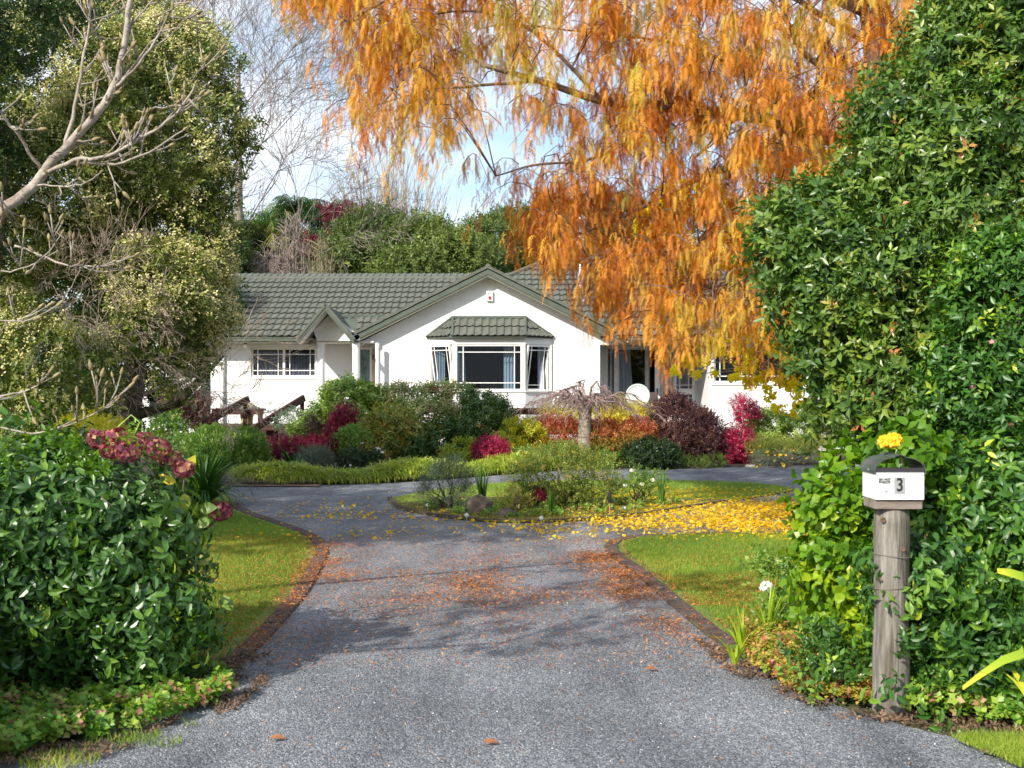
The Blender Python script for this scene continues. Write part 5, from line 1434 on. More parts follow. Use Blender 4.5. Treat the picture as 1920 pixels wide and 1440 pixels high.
k = MB(); k.tube([(-6.6, 20, -.05), (-6.5, 20, 1.6), (-6.3, 20, 3), (-6.2, 20, 5), (-6.1, 20, 7.5)], [.24, .20, .17, .13, .06], 10)
for tx, ty, tz in ((-4.9, 19.8, 5.2), (-7.8, 19.6, 4.6), (-5.2, 19.2, 3.2), (-7.5, 19.4, 2.8), (-6.0, 20.4, 7.3), (-4.8, 19.5, 2.3), (-8.2, 20.3, 6.2)):
    k.tube([(-6.4, 20, min(tz - 1, 3.0)), ((-6.4 + tx) / 2, (20 + ty) / 2, tz - .8), (tx, ty, tz)], [.10, .07, .03], 6)
k.build('trunk', M_TRUNKD, tT, smooth=True)
fr = leaf_mat('creamy_fruit', [(0, (0.38, 0.40, 0.12)), (.5, (0.58, 0.54, 0.22)), (1, (0.74, 0.66, 0.38))], rough=.6, trans=.15)
FRT = []
for s_ in range(3):
    r_ = random.Random(s_); V = []; Fs = []; T = []; kk = 0
    for i in range(11):
        p_ = np.array([r_.uniform(-.09, .09), r_.uniform(-.09, .09), r_.uniform(0, .12)]); a_ = r_.uniform(0, 6.28)
        V.append(leaf_at(p_, (math.cos(a_), math.sin(a_), r_.uniform(.1, 1)), (0, -.5, 1), .040, .030, DIAM)); Fs.append(DIAM[1] + kk); kk += 4; T.append(np.full(4, r_.uniform(-.3, .3)))
    FRT.append((np.concatenate(V), np.concatenate(Fs), np.concatenate(T)))
cl = rng.choice(len(CT), 2300, p=(lambda w: w / w.sum())(np.clip(n3(CT, 1.3, 33) + .7, .02, 2) ** 2))
rep = np.repeat(cl, 4); pF = CT[rep] + unit(OT[rep] + rng.normal(size=(len(rep), 3)) * .7) * .27
VF, FF_, TF = place(FRT, pF, frames(unit(OT[rep] + np.array([0, -.3, .6]))), rng.uniform(.7, 1.2, len(rep)), rng.random(len(rep)))
np_mesh('fruit_clusters', VF, FF_, fr, tT, attrs={'tint': TF}, kind='stuff')
# dead twiggy branches inside the crown's shade
k = MB(); random.seed(5)
for bx, by, ex, ey, r_ in ((60, 650, 200, 565, .03), (160, 685, 260, 645, .025), (70, 600, 210, 510, .02), (20, 560, 110, 540, .02), (130, 640, 250, 590, .02), (180, 720, 290, 700, .015), (250, 740, 400, 690, .012)):
    a = P(bx, by, 18.6); b_ = P(ex, ey, 18.0); d = b_ - a
    branch_rec(k, a, d, d.length * .62, r_ * .75, 6, .6, .74, .0, (2, 3), 3, .12, .004)
k.build('dead_twigs', M_TWIG, tT)
# darker tree further left/top, dark hedge behind
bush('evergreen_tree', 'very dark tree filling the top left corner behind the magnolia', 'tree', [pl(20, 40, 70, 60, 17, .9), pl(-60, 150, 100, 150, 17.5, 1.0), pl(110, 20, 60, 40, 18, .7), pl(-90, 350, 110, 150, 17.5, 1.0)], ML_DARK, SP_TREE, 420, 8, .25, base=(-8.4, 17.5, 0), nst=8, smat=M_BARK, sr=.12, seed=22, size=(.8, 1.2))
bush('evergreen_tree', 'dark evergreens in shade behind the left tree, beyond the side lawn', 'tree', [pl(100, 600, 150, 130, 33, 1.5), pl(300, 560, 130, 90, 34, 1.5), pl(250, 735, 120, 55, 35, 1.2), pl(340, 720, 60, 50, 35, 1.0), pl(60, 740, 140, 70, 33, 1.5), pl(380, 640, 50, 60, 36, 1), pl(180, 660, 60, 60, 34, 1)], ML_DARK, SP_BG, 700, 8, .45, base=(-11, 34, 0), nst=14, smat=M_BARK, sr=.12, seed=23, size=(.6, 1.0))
# neighbour wall glimpsed between the trees
nb = thing('neighbour_house', 'sliver of a white house seen between the trunks left of the main house', 'house', (-12, 46, 0))
k = MB(); k.box(-16, -12.2, 46, 50, 0, 2.9); k.build('wall', M_STUCCO, nb)
k = MB(); k.box(-16.2, -12.0, 45.8, 50.2, 2.9, 3.1); k.build('roof', M_TILE, nb)
k = MB(); k.box(-14.2, -13.4, 45.97, 46.0, 1.1, 2.2); k.build('window', M_BLACK, nb)
# paling fence behind the yellow shrub
fn = thing('paling_fence', 'short run of weathered grey paling fence at the left', 'fence', (-8.6, 26, 0))
pm = MB().box(0, .095, 0, .02, 0, 1.05).mesh('paling', M_PICKET)
for i in range(18):
    x = hx(150, 26) + i * .10
    if x > hx(242, 26): break
    inst('paling', pm, fn, (x, 26 + random.uniform(-.006, .006), random.uniform(-.02, .02)), Matrix.Rotation(random.uniform(-.01, .01), 3, 'Y'))
k = MB(); k.box(hx(150, 26), hx(242, 26), 26.03, 26.07, .25, .33); k.box(hx(150, 26), hx(242, 26), 26.03, 26.07, .8, .88); k.build('rail', M_PICKET, fn)
k = MB(); k.box(hx(242, 26), hx(246, 26), 25.98, 26.1, 0, 1.1); k.build('post', M_PICKET, fn)

# ================================================================== orange tree
def in_poly(q, poly):
    poly = np.array(poly); x, y = q[:, 0], q[:, 1]; ins = np.zeros(len(q), bool)
    for i in range(len(poly)):
        (x1, y1), (x2, y2) = poly[i], poly[(i + 1) % len(poly)]
        ins ^= ((y1 > y) != (y2 > y)) & (x < (x2 - x1) * (y - y1) / (y2 - y1 + 1e-12) + x1)
    return ins
def frond(L, n, seed):
    """feathery shoot hanging down: midrib and paired leaflets"""
    r = random.Random(seed); V = []; Fs = []; T = []; k = 0
    pts = []; p = np.zeros(3); a = r.uniform(-.6, .2)       # starts outwards then falls
    for i in range(n + 1):
        pts.append(p.copy()); f = i / n
        ang = a + (-1.45 - a) * min(1, f * 1.8)
        p = p + np.array([math.cos(ang), r.uniform(-.06, .06), math.sin(ang)]) * L / n
    for i in range(n):
        f = (i + .5) / n; ll = L * .21 * (1 - .75 * abs(f - .4)) ; d = unit(pts[i + 1] - pts[i])
        for s in (-1, 1):
            dirn = unit(np.array([0, s, 0]) * .8 + d * .75 + np.array([0, 0, -.25]))
            b = pts[i]; w = L * .048
            e1 = b + dirn * ll; wv = d * w
            V += [b - wv * .6, b + wv * .9, e1 + wv * .35, e1 - wv * .2]; Fs.append([k, k + 1, k + 2, k + 3]); k += 4
            T += [r.uniform(-.06, .06)] * 4
        sd = np.array([0, L * .008, 0])
        V += [pts[i] - sd, pts[i] + sd, pts[i + 1] + sd, pts[i + 1] - sd]; Fs.append([k, k + 1, k + 2, k + 3]); k += 4; T += [-.1] * 4
    return np.array(V), np.array(Fs), np.array(T)
def tassel(n, L, seed):
    r = random.Random(seed); V = []; Fs = []; T = []; k = 0
    for i in range(n):
        fv, ff, ft = frond(r.uniform(.14, .25), 7, seed * 50 + i)
        a = r.uniform(0, 6.28); c, s = math.cos(a), math.sin(a)
        R = np.array([[c, -s, 0], [s, c, 0], [0, 0, 1]])
        V.append(fv @ R.T + np.array([r.uniform(-.03, .03), r.uniform(-.03, .03), -L * (i / n)])); Fs.append(ff + k); k += len(fv); T.append(ft + r.uniform(-.12, .12))
    w = .003
    V.append(np.array([[-w, 0, 0], [w, 0, 0], [w * .5, 0, -L], [-w * .5, 0, -L]])); Fs.append(np.array([[0, 1, 2, 3]]) + k); T.append(np.full(4, -.3))
    return np.concatenate(V), np.concatenate(Fs), np.concatenate(T)
random.seed(11)
TAS = [tassel(7, .29, s) for s in range(6)]
poly = [(520, -160), (540, -10), (590, 20), (640, 10), (655, 60), (650, 120), (655, 215), (700, 262), (790, 262), (850, 300), (880, 345), (920, 400), (970, 395), (1000, 470), (1040, 500), (1100, 535), (1160, 580), (1210, 625), (1300, 640), (1340, 600), (1400, 600), (1450, 640), (1520, 660), (1640, 560), (1800, 300), (1960, 100), (1960, -160)]
n_spray = 1250; starts = []
while len(starts) < n_spray:
    q = np.column_stack([rng.uniform(510, 1800, 3000), rng.uniform(-180, 650, 3000)])
    q = q[in_poly(q, poly)]
    Yq = np.clip(15.4 + rng.normal(size=len(q)) * 1.1, 13.0, 18.2)
    p3 = np.column_stack([(q[:, 0] - 960) / F_PX * Yq, Yq, EYE - (q[:, 1] - HOR) / F_PX * Yq])
    nn = n3(p3 * np.array([1, .7, 1.3]), 1.3, 41)
    low = q[:, 1] > 480
    # the crown is airy round its upper left limbs and dense along its skirt
    airy = np.exp(-(((q[:, 0] - 960) / 130) ** 2 + ((q[:, 1] - 210) / 150) ** 2)) + np.exp(-(((q[:, 0] - 1150) / 60) ** 2 + ((q[:, 1] - 350) / 60) ** 2)) + .9 * np.exp(-(((q[:, 0] - 1120) / 60) ** 2 + ((q[:, 1] - 400) / 40) ** 2)) + .6 * np.exp(-(((q[:, 0] - 1480) / 90) ** 2 + ((q[:, 1] - 190) / 90) ** 2))
    keep = (nn > -.5 + .40 * airy - .5 * low) & (rng.random(len(q)) > airy * .35)
    starts += list(p3[keep])
starts = np.array(starts[:n_spray]); pos = []; sid = []; arches = []
for i, s_ in enumerate(starts):
    a = rng.uniform(2.2, 5.4) if rng.random() < .75 else rng.uniform(0, 6.28)
    L_ = rng.uniform(.45, 1.05); dr = np.array([math.cos(a), math.sin(a) * .8, 0])
    s0 = s_ - dr * L_ * .5
    arc = lambda t: s0 + dr * L_ * t + np.array([0, 0, .22 * math.sin(math.pi * min(1, t * 1.1)) * L_ - .42 * L_ * t * t])
    arches.append([tuple(arc(t)) for t in (0, .2, .4, .6, .8, 1.0)])
    for k_ in range(8):
        t = (k_ + rng.random()) / 8
        pos.append(arc(t) + rng.normal(size=3) * np.array([.05, .05, .02])); sid.append(i)
pos = np.array(pos); sid = np.array(sid); n_t = len(pos)
ot = thing('redwood_tree', 'weeping tree in rust orange and gold autumn needles over the right lawn', 'tree', (5.4, 15.6, 0))
R = frames(unit(np.tile([0, 0, 1.0], (n_t, 1)) + rng.normal(size=(n_t, 3)) * .08))
sc = rng.uniform(.6, 1.15, n_t)
px_ = pos[:, 0] / pos[:, 1] * F_PX + 960; py_ = HOR - (pos[:, 2] - EYE) / pos[:, 1] * F_PX
tn = .54 + .32 * n3(pos, .9, 51) - .09 * (pos[:, 1] - 15.3) + (rng.normal(size=n_spray) * .17)[sid] + rng.normal(size=n_t) * .07
near_o = np.argsort(pos[:, 1] + 50 * ((px_ < 560) | (px_ > 1560) | (py_ < 10)))[:300]
msk = np.ones(n_t, bool); msk[near_o] = False
mcache = {}
for i in near_o:
    b_ = int(np.clip(tn[i], 0, .999) * 5); v = int(rng.integers(0, len(TAS)))
    if (b_, v) not in mcache:
        tv, tf, tt = TAS[v]; me = bpy.data.meshes.new('hanging_spray')
        me.from_pydata([tuple(x) for x in tv], [], [tuple(int(x) for x in f) for f in tf])
        at = me.attributes.new('tint', 'FLOAT', 'POINT'); at.data.foreach_set('value', np.clip((b_ + .5) / 5 + tt, 0, 1).astype(np.float32))
        me.materials.append(ML_ORANGE); mcache[(b_, v)] = me
    inst('hanging_spray', mcache[(b_, v)], ot, pos[i], Matrix(R[i].tolist()), float(sc[i]))
V, Fc, T = place(TAS, pos[msk], R[msk], sc[msk], tn[msk])
np_mesh('hanging_needles', V, Fc, ML_ORANGE, ot, attrs={'tint': T}, kind='stuff')
# limbs
M_LIMB = surf('brown_grey_limb', (0.13, 0.085, 0.06), (0.27, 0.20, 0.15), 9, .9, .9, 30, dirt=((0.32, 0.32, 0.26), 5, .58, .75))
k = MB(); k.tube([(5.4, 15.6, -.1), (5.3, 15.6, 1.5), (5.2, 15.6, 3.5), (5.0, 15.6, 5.5), (4.6, 15.6, 8.5), (4.5, 15.6, 11)], [.42, .32, .28, .24, .15, .04], 12); k.build('trunk', M_LIMB, ot, smooth=True)
limbs = [([(1700, 275), (1570, 262), (1480, 235), (1390, 215), (1300, 208), (1230, 198), (1130, 190), (1010, 152), (900, 120)], .115, .03, 15.6, 15.0),
         ([(1700, 170), (1590, 165), (1540, 175), (1480, 200), (1420, 205), (1360, 240), (1300, 300)], .05, .012, 15.5, 15.0),
         ([(1720, 110), (1640, 80), (1560, 40), (1480, -10)], .08, .03, 15.6, 15.4), ([(1640, 190), (1560, 140), (1500, 90), (1470, 20)], .07, .02, 15.5, 15.2),
         ([(1700, 60), (1500, -30), (1200, -80), (900, -100), (700, -90)], .10, .02, 15.6, 15.2), ([(1230, 200), (1180, 260), (1100, 300), (1000, 310), (930, 330)], .03, .008, 15.2, 14.6),
         ([(1480, 235), (1400, 300), (1300, 340), (1180, 400), (1080, 440), (1000, 470)], .045, .01, 15.4, 14.6), ([(1650, 380), (1500, 420), (1380, 450), (1250, 470), (1180, 480)], .05, .01, 15.5, 14.6),
         ([(1700, 480), (1560, 500), (1420, 520), (1330, 540)], .05, .01, 15.5, 15.0), ([(1010, 152), (900, 160), (800, 170), (700, 200)], .025, .006, 15.0, 14.8), ([(900, -95), (760, -20), (650, 40)], .03, .008, 15.2, 14.8), ([(1130, 190), (1000, 60), (880, 20), (760, 40)], .03, .008, 15.1, 15.5),
         ([(1470, 180), (1300, 90), (1100, 60), (1000, 50)], .03, .008, 15.8, 16.4), ([(1200, 300), (1240, 270), (1290, 210)], .014, .01, 15.0, 15.1)]
k = MB(); nodes = []
for pts, r0, r1, a, b_ in limbs:
    kk, w = limb(pts, r0, r1, a, b_, 7); k.add(kk.v, kk.f); nodes += w
k.build('limb', M_LIMB, ot, smooth=True)
nodes = np.array([tuple(v) for v in nodes])
k = MB()
for ar in arches: k.tube(ar, [.008, .007, .006, .005, .004, .002], 3, cap=False)
for i in rng.choice(n_spray, 330, replace=False):
    e = np.array(arches[i][0]); d = np.linalg.norm(nodes - e, axis=1) + 1.2 * np.maximum(0, nodes[:, 2] - e[2])
    s_ = nodes[int(np.argmin(d))]
    L_ = np.linalg.norm(e - s_)
    if L_ > 3.0: continue
    a = Vector(s_); b_ = Vector(e); m1 = a.lerp(b_, .35) + Vector((random.gauss(0, .05), random.gauss(0, .05), .14 * L_)); m2 = a.lerp(b_, .7) + Vector((0, 0, .16 * L_))
    k.tube([a, m1, m2, b_], [.012, .010, .008, .006], 4, cap=False)
k.build('twigs', M_DTWIG, ot)

# ginkgo further back, its yellow leaves hanging in front of the right wing
def fan(L, seed):
    r = random.Random(seed); V = []; Fs = []; T = []; k = 0
    for i in range(7):
        a = i * 2.4; e = r.uniform(-.6, .5); d = (math.cos(a) * math.cos(e), math.sin(a) * math.cos(e), math.sin(e) - .3)
        V.append(leaf_at((r.uniform(-.03, .03), r.uniform(-.03, .03), -.02 * i), d, (0, -.4, 1), L, L * 1.15, (np.array([[0, 0, 0], [-.5, .75, .05], [0, .95, -.06], [.5, .75, .05]]), None)))
        Fs.append(np.array([[0, 3, 2, 1]]) + k); k += 4; T.append(np.full(4, r.uniform(-.2, .2)))
    return np.concatenate(V), np.concatenate(Fs), np.concatenate(T)
FANS = [fan(.075, s) for s in range(5)]
gl = [pl(1445, 685, 60, 50, 21, .4), pl(1440, 665, 60, 40, 20.6, .3), pl(1400, 640, 70, 25, 21, .5), pl(1370, 645, 20, 12, 21, .2), pl(1350, 712, 22, 10, 20.5, .15), pl(1300, 690, 45, 10, 20.8, .2), pl(1480, 750, 20, 28, 20.8, .2), pl(1500, 620, 80, 40, 21.5, .5), pl(1440, 760, 14, 10, 20.7, .15), pl(1500, 740, 24, 30, 20.6, .2),
      pl(1560, 560, 90, 60, 22, .8), pl(1300, 380, 70, 30, 22.5, .6), pl(1420, 470, 90, 40, 22.5, .6), pl(1600, 430, 90, 90, 22.5, .8), pl(1520, 330, 60, 60, 22.5, .5), pl(1230, 420, 40, 30, 22.5, .4)]
tG, CG, OG = bush('ginkgo_tree', 'bright yellow leaved tree behind the orange one, drooping before the right wing window', 'tree', gl, ML_LEMON, FANS, 460, 6, .16, base=(5.9, 22, 0), nst=0, up=-.1, out=.6, seed=61, tint=(0, 1, .7), size=(.75, 1.1))
k = MB(); k.tube([(6.9, 22, 0), (6.7, 22, 2), (6.0, 22, 4), (5.2, 22, 7)], [.16, .14, .10, .04], 8)
for i in range(40):
    e = Vector(CG[i * 8]); s_ = Vector((5.7, 22, min(5.5, max(1.8, e.z * .8 + .3)))); k.tube([s_, s_.lerp(e, .5) + Vector((0, 0, .15)), e], [.03, .016, .006], 5, cap=False)
k.build('trunk', M_BARK, tG, smooth=True)
# ================================================================== garden in front of the house
def gb(label, lobes, mat, temps, nc, per, cr, seed, cat='shrub', name='shrub', nst=6, group=None, **kw):
    kw.setdefault('ns', .45); kw.setdefault('gap', -.55); kw.setdefault('odd', .09); kw.setdefault('inner', .15); kw.setdefault('jit', .5)
    return bush(name, label, cat, lobes, mat, temps, nc, per, cr, nst=nst, sr=kw.pop('sr', .015), seed=seed, group=group, **kw)
# agapanthus at the left of the drive
SP_DENSE = [sprig(12, .16, .07, .016, DIAM, (.3, 1.1), 0, 65 + i) for i in range(4)]
strap_clump('agapanthus', 'large clump of dark green strap leaves at the left bend of the drive', 'plant', (-4.55, 17.3, .02), 1.0, .05, 260, ML_STRAP, 301, spread=(.3, 1.6), arch=1.25)
strap_clump('agapanthus', 'second strap leaved clump just left behind the first, beside the rounded bush', 'plant', (-5.3, 17.9, .02), .95, .045, 140, ML_STRAP, 302, spread=(.3, 1.6), arch=1.25)
gb('dense rounded dark green bush left of the steps', [pl(400, 856, 42, 36, 25, .7), pl(455, 854, 40, 34, 25, .7), pl(425, 866, 66, 32, 24.8, .8)], ML_MID, SP_DENSE, 620, 10, .15, 401, up=.9, tint=(0, .62, .5), size=(.8, 1.2))
gb('low golden yellow shrub behind the left hedge', [pl(165, 815, 42, 22, 14, .4), pl(205, 822, 25, 15, 14, .3), pl(140, 825, 30, 20, 14, .3)], ML_YG, SP_SMALL, 130, 7, .11, 402, size=(.5, .8), tint=(.4, 1, .5))
tD, CD, OD = gb('shrub dotted with small white flowers left of the rounded bush', [pl(320, 815, 26, 32, 27, .5), pl(335, 850, 30, 28, 26.6, .5), pl(310, 790, 14, 16, 27, .3)], ML_MID, SP_SMALL, 120, 8, .14, 403, tint=(0, .7, .5))
flowers(tD, CD, OD, 110, ML_WHITE, .045, push=.08)
gb('dark red shrub against the left corner of the house', [pl(355, 760, 40, 18, 29, .5), pl(380, 775, 25, 25, 29, .4), pl(340, 745, 20, 10, 29, .3)], ML_PURP, SP_NAND, 90, 7, .16, 404, size=(1, 1.5), nst=9)
# big light green shrub
gb('tall light green shrub right of the handrail', [pl(628, 800, 44, 38, 28, .8), pl(655, 762, 45, 40, 28.2, .7), pl(588, 820, 28, 24, 27.8, .5), pl(680, 790, 40, 50, 28, .6), pl(615, 830, 70, 30, 27.5, .6)], ML_MID, SP_BROAD, 300, 7, .20, 405, up=.8, tint=(.2, 1, .7), size=(.9, 1.25), gap=-.7, nst=10)
gb('white flowered shrub half hidden by the handrail', [pl(545, 795, 22, 20, 28.8, .3)], ML_GREY, SP_SMALL, 30, 7, .12, 406, nst=3)
red = 'crimson leaved bushes in the bed before the house'
gb('low crimson bush nearest the deck steps', [pl(525, 850, 24, 20, 26, .35), pl(545, 842, 16, 14, 26, .25), pl(508, 862, 10, 18, 25.8, .2)], ML_CRIM, SP_NAND, 80, 8, .12, 407, group=red, nst=4)
gb('low crimson bush between the strap leaves and the lavender', [pl(590, 845, 24, 16, 26, .3), pl(607, 838, 12, 10, 26, .2)], ML_CRIM, SP_NAND, 60, 8, .11, 408, group=red, nst=4)
gb('tall crimson bush in front of the light green shrub', [pl(640, 790, 16, 20, 26.3, .3), pl(626, 818, 14, 26, 26.2, .25), pl(650, 775, 10, 10, 26.3, .2)], ML_CRIM, SP_NAND, 70, 8, .12, 409, group=red, nst=4, tint=(0, .8, .6))
gb('small dark red plant behind the low crimson bushes', [pl(588, 808, 10, 20, 26.8, .2)], ML_PURP, SP_NAND, 22, 6, .1, 410, nst=3)
gb('compact bright green ball shrub in the middle of the bed', [pl(662, 828, 28, 22, 25.8, .4)], ML_MID, SP_SMALL, 90, 8, .11, 411, tint=(.1, .8, .5), size=(.6, .9))
gb('bronze and yellow shrub with bare twiggy base', [pl(735, 808, 46, 36, 26.8, .7), pl(715, 840, 35, 26, 26.4, .5), pl(770, 835, 30, 30, 26.6, .4)], ML_BRONZE, SP_BROAD, 210, 7, .18, 412, size=(.8, 1.1), nst=22, smat=M_TWIG, gap=-.6, tint=(0, 1, .8))
gb('pink tipped shrub standing against the gable wall left of the bay', [pl(740, 758, 40, 26, 28.5, .6), pl(800, 762, 55, 26, 28.5, .6), pl(855, 755, 38, 28, 28.5, .5), pl(790, 785, 75, 30, 28, .7)], ML_PINKG, SP_BROAD, 270, 6, .18, 413, size=(.7, 1.0), nst=18, smat=M_DTWIG, gap=-.4, up=1.0)
gb('dark green shrub in the shade below the pink tipped one', [pl(830, 835, 50, 36, 26.6, .7), pl(790, 850, 30, 25, 26.4, .5), pl(870, 860, 30, 20, 26.2, .4)], ML_VIB, SP_BROAD, 150, 7, .17, 414, size=(.7, .95), tint=(0, .6, .5))
gb('big rounded dark camellia below the bay window', [pl(905, 796, 42, 36, 27, .8), pl(880, 820, 40, 40, 26.8, .7), pl(930, 820, 30, 34, 26.8, .6), pl(895, 755, 22, 16, 27.2, .4), pl(935, 770, 20, 16, 27.1, .3)], ML_VIB, SP_BROAD, 330, 7, .15, 415, size=(.55, .85), tint=(0, .75, .6))
gb('crimson ball bush on its own at the edge of the bed', [pl(921, 847, 27, 18, 24.8, .3)], ML_CRIM, SP_NAND, 90, 8, .10, 416, group=red, nst=4, tint=(.2, 1, .6))
gb('yellow green shrub right of the camellia', [pl(975, 815, 36, 22, 26.5, .5), pl(945, 840, 22, 14, 26, .3), pl(1000, 830, 20, 20, 26.3, .3)], ML_YG, SP_BROAD, 110, 6, .16, 417, size=(.6, .85), gap=-.5)
gb('pale yellow green plant left of the crimson ball', [pl(868, 850, 28, 18, 25.2, .35), pl(850, 868, 30, 12, 24.8, .3)], ML_YG, SP_BROAD, 60, 6, .13, 418, size=(.5, .75), tint=(0, .7, .6))
gb('red orange mass of nandina left of the weeping tree trunk', [pl(1035, 815, 45, 24, 27, .5), pl(1005, 835, 22, 14, 26.6, .3), pl(1070, 820, 25, 26, 27, .4)], ML_NAND, SP_NAND, 190, 8, .14, 419, tint=(.4, 1, .5), size=(.9, 1.2))
gb('orange and green shrub right of the weeping tree trunk', [pl(1135, 825, 38, 30, 26.6, .6), pl(1190, 825, 40, 28, 26.4, .6), pl(1150, 850, 40, 22, 26.2, .5), pl(1205, 845, 30, 24, 26.2, .4)], ML_NAND, SP_SMALL, 300, 8, .14, 420, tint_fn=lambda p: np.clip((p[:, 2] - .25) * 1.1, 0, 1), tint=(.05, 1, .35))
gb('yellow feathery shrub under the weeping tree', [pl(1040, 785, 22, 18, 28.3, .3), pl(1130, 778, 60, 20, 28.5, .5), pl(1190, 790, 28, 22, 28.3, .4), pl(1075, 780, 20, 16, 28.5, .3)], ML_YG, SP_NAND, 190, 8, .16, 421, tint=(.6, 1, .5), size=(1, 1.4), up=-.3)
gb('purple leaved shrub filling the corner below the deck rail', [pl(1270, 790, 45, 26, 27, .6), pl(1300, 815, 50, 36, 26.6, .7), pl(1240, 800, 22, 30, 27, .4), pl(1320, 835, 32, 25, 26.2, .4), pl(1262, 760, 18, 12, 27.2, .25), pl(1270, 845, 40, 22, 26.2, .5)], ML_PURP, SP_SMALL, 420, 8, .15, 422, tint=(0, 1, .6), nst=12)
gb('dark bush at the drive edge in front of the purple shrub', [pl(1215, 858, 42, 20, 25.4, .5), pl(1250, 862, 20, 16, 25.4, .3)], ML_DARK, SP_SMALL, 150, 8, .13, 423, tint=(0, .8, .6))
gb('vivid crimson bush with a narrow leafy top at the right wing wall', [pl(1385, 835, 26, 30, 26.6, .4), pl(1368, 845, 14, 20, 26.4, .25), pl(1402, 790, 17, 24, 26.8, .3), pl(1395, 765, 13, 14, 26.9, .2)], ML_CRIM, SP_NAND, 210, 8, .11, 424, group=red, tint=(.3, 1, .6), size=(.9, 1.3), gap=-.6, nst=10)
tF, CF, OF = gb('bright green shrub with small orange flowers right of the crimson bush', [pl(1440, 800, 36, 24, 27.5, .6), pl(1490, 810, 40, 24, 27.5, .6), pl(1535, 800, 35, 30, 27.5, .5), pl(1430, 820, 30, 16, 27.2, .4)], ML_MID, SP_BROAD, 260, 7, .16, 425, size=(.6, .85), tint=(.35, 1, .5), gap=-1)
flowers(tF, CF, OF, 40, ML_ORPET, .05, push=.1)
gb('low clipped bronze hedge at the right end of the bed', [pl(1425, 843, 26, 12, 26.2, .3), pl(1460, 843, 30, 12, 26.2, .3), pl(1500, 842, 30, 12, 26.2, .3), pl(1540, 843, 24, 12, 26.2, .3)], ML_BRONZE, SP_FINE, 260, 8, .10, 426, cat='hedge', name='hedge', size=(.6, .9), up=1.2)
tY, CY, OY = gb('blue green seedlings with yellow flowers at the kerb by the right bed', [pl(1430, 862, 25, 6, 25.7, .25), pl(1475, 860, 25, 6, 25.9, .25), pl(1520, 860, 22, 5, 26.0, .25)], ML_GREY, SP_FINE, 70, 7, .07, 427, cat='plant', name='bedding_plant', nst=0, size=(.5, .7))
flowers(tY, CY, OY, 26, ML_YEL, .05, push=.09)
strap_clump('hosta', 'broad leaved dark green clump between the crimson bushes', 'plant', ((545 - 960) / F_PX * 25.2, 25.2, .02), .55, .09, 34, ML_STRAP, 303, spread=(.3, 1.5))
gb('soft grey lavender beside the lime border', [pl(592, 872, 28, 16, 24.6, .35)], ML_GREY, SP_FINE, 90, 8, .12, 428, cat='lavender', name='lavender', up=1.2, nst=0)
tWr, CWr, OWr = gb('low rose bush with white blooms in the middle bed', [pl(665, 870, 34, 16, 24.8, .4), pl(700, 872, 20, 12, 24.8, .3)], ML_DARK, SP_SMALL, 100, 7, .12, 429, cat='rose bush', name='rose_bush', tint=(.2, 1, .5))
flowers(tWr, CWr, OWr, 14, ML_WHITE, .06, push=.12)
gb('dry twiggy tan plant right of the white roses', [pl(690, 868, 22, 18, 25.3, .3)], ML_COVER, SP_FINE, 34, 6, .1, 430, cat='plant', nst=10, smat=M_TWIG)
gb('green low plants at the foot of the weeping tree', [pl(1000, 865, 60, 16, 25.6, .5), pl(1060, 860, 30, 14, 25.6, .4), pl(1130, 872, 34, 10, 25.3, .3), pl(935, 868, 40, 10, 25, .3)], ML_MID, SP_SMALL, 170, 8, .11, 431, cat='plant', name='plant')
gb('grassy green plants left of the pale slab', [pl(1290, 868, 45, 7, 25.6, .3), pl(1330, 866, 30, 6, 25.8, .3)], ML_MID, SP_FINE, 70, 8, .08, 432, cat='plant', name='plant', nst=0, size=(.5, .8))
# pot flowers
foliage('foliage', POT, [(POTC.x, POTC.y, POTC.z + .40, .17, .17, .10)], ML_MID, SP_SMALL, 24, 5, .06, seed=440, size=(.5, .8))
for dx, dz_ in ((-.03, .52), (.04, .50), (.0, .47)): flower_head((POTC.x + dx, POTC.y - .08, POTC.z + dz_), .05, POT, ML_YEL, 'bloom', 26, .025)

# lime border along the drive
BL = [p for p in FAR_EDGE if p[0] < 1.2]
bp = []; bpoly = [Vector(p) for p in BL]
seglen = [(bpoly[i + 1] - bpoly[i]).length for i in range(len(bpoly) - 1)]; cum = np.cumsum([0] + seglen)
nb_ = 1500
tt_ = rng.uniform(0, cum[-1], nb_); V2 = []
for t in tt_:
    i = min(len(seglen) - 1, int(np.searchsorted(cum, t) - 1)); i = max(i, 0)
    q = bpoly[i].lerp(bpoly[i + 1], (t - cum[i]) / max(seglen[i], 1e-6)); d = (bpoly[i + 1] - bpoly[i]).normalized(); nrm = Vector((-d.y, d.x))
    o_ = random.uniform(.05, .75); h = .42 * math.sin(min(1, o_ / .4) * 1.57) * (1 if True else 0) * (.75 + .35 * math.sin(t * 2.1))
    V2.append((q.x + nrm.x * o_, q.y + nrm.y * o_, .03 + max(0, h * .55)))
V2 = np.array(V2)
MND = [strap_template(18, .27, .015, 500 + i, arch=1.7, spread=(.7, 1.6), seg=4) for i in range(5)]
Vm, Fm, Tm = place(MND, V2, frames(np.tile([0, -.05, 1.0], (nb_, 1)) + rng.normal(size=(nb_, 3)) * .12), rng.uniform(.7, 1.2, nb_), rng.uniform(.2, .9, nb_) )
tag(np_mesh('border_grass', Vm, Fm, ML_MONDO, None, attrs={'tint': Tm}), 'arching lime green border grass along the far edge of the drive', kind='stuff')

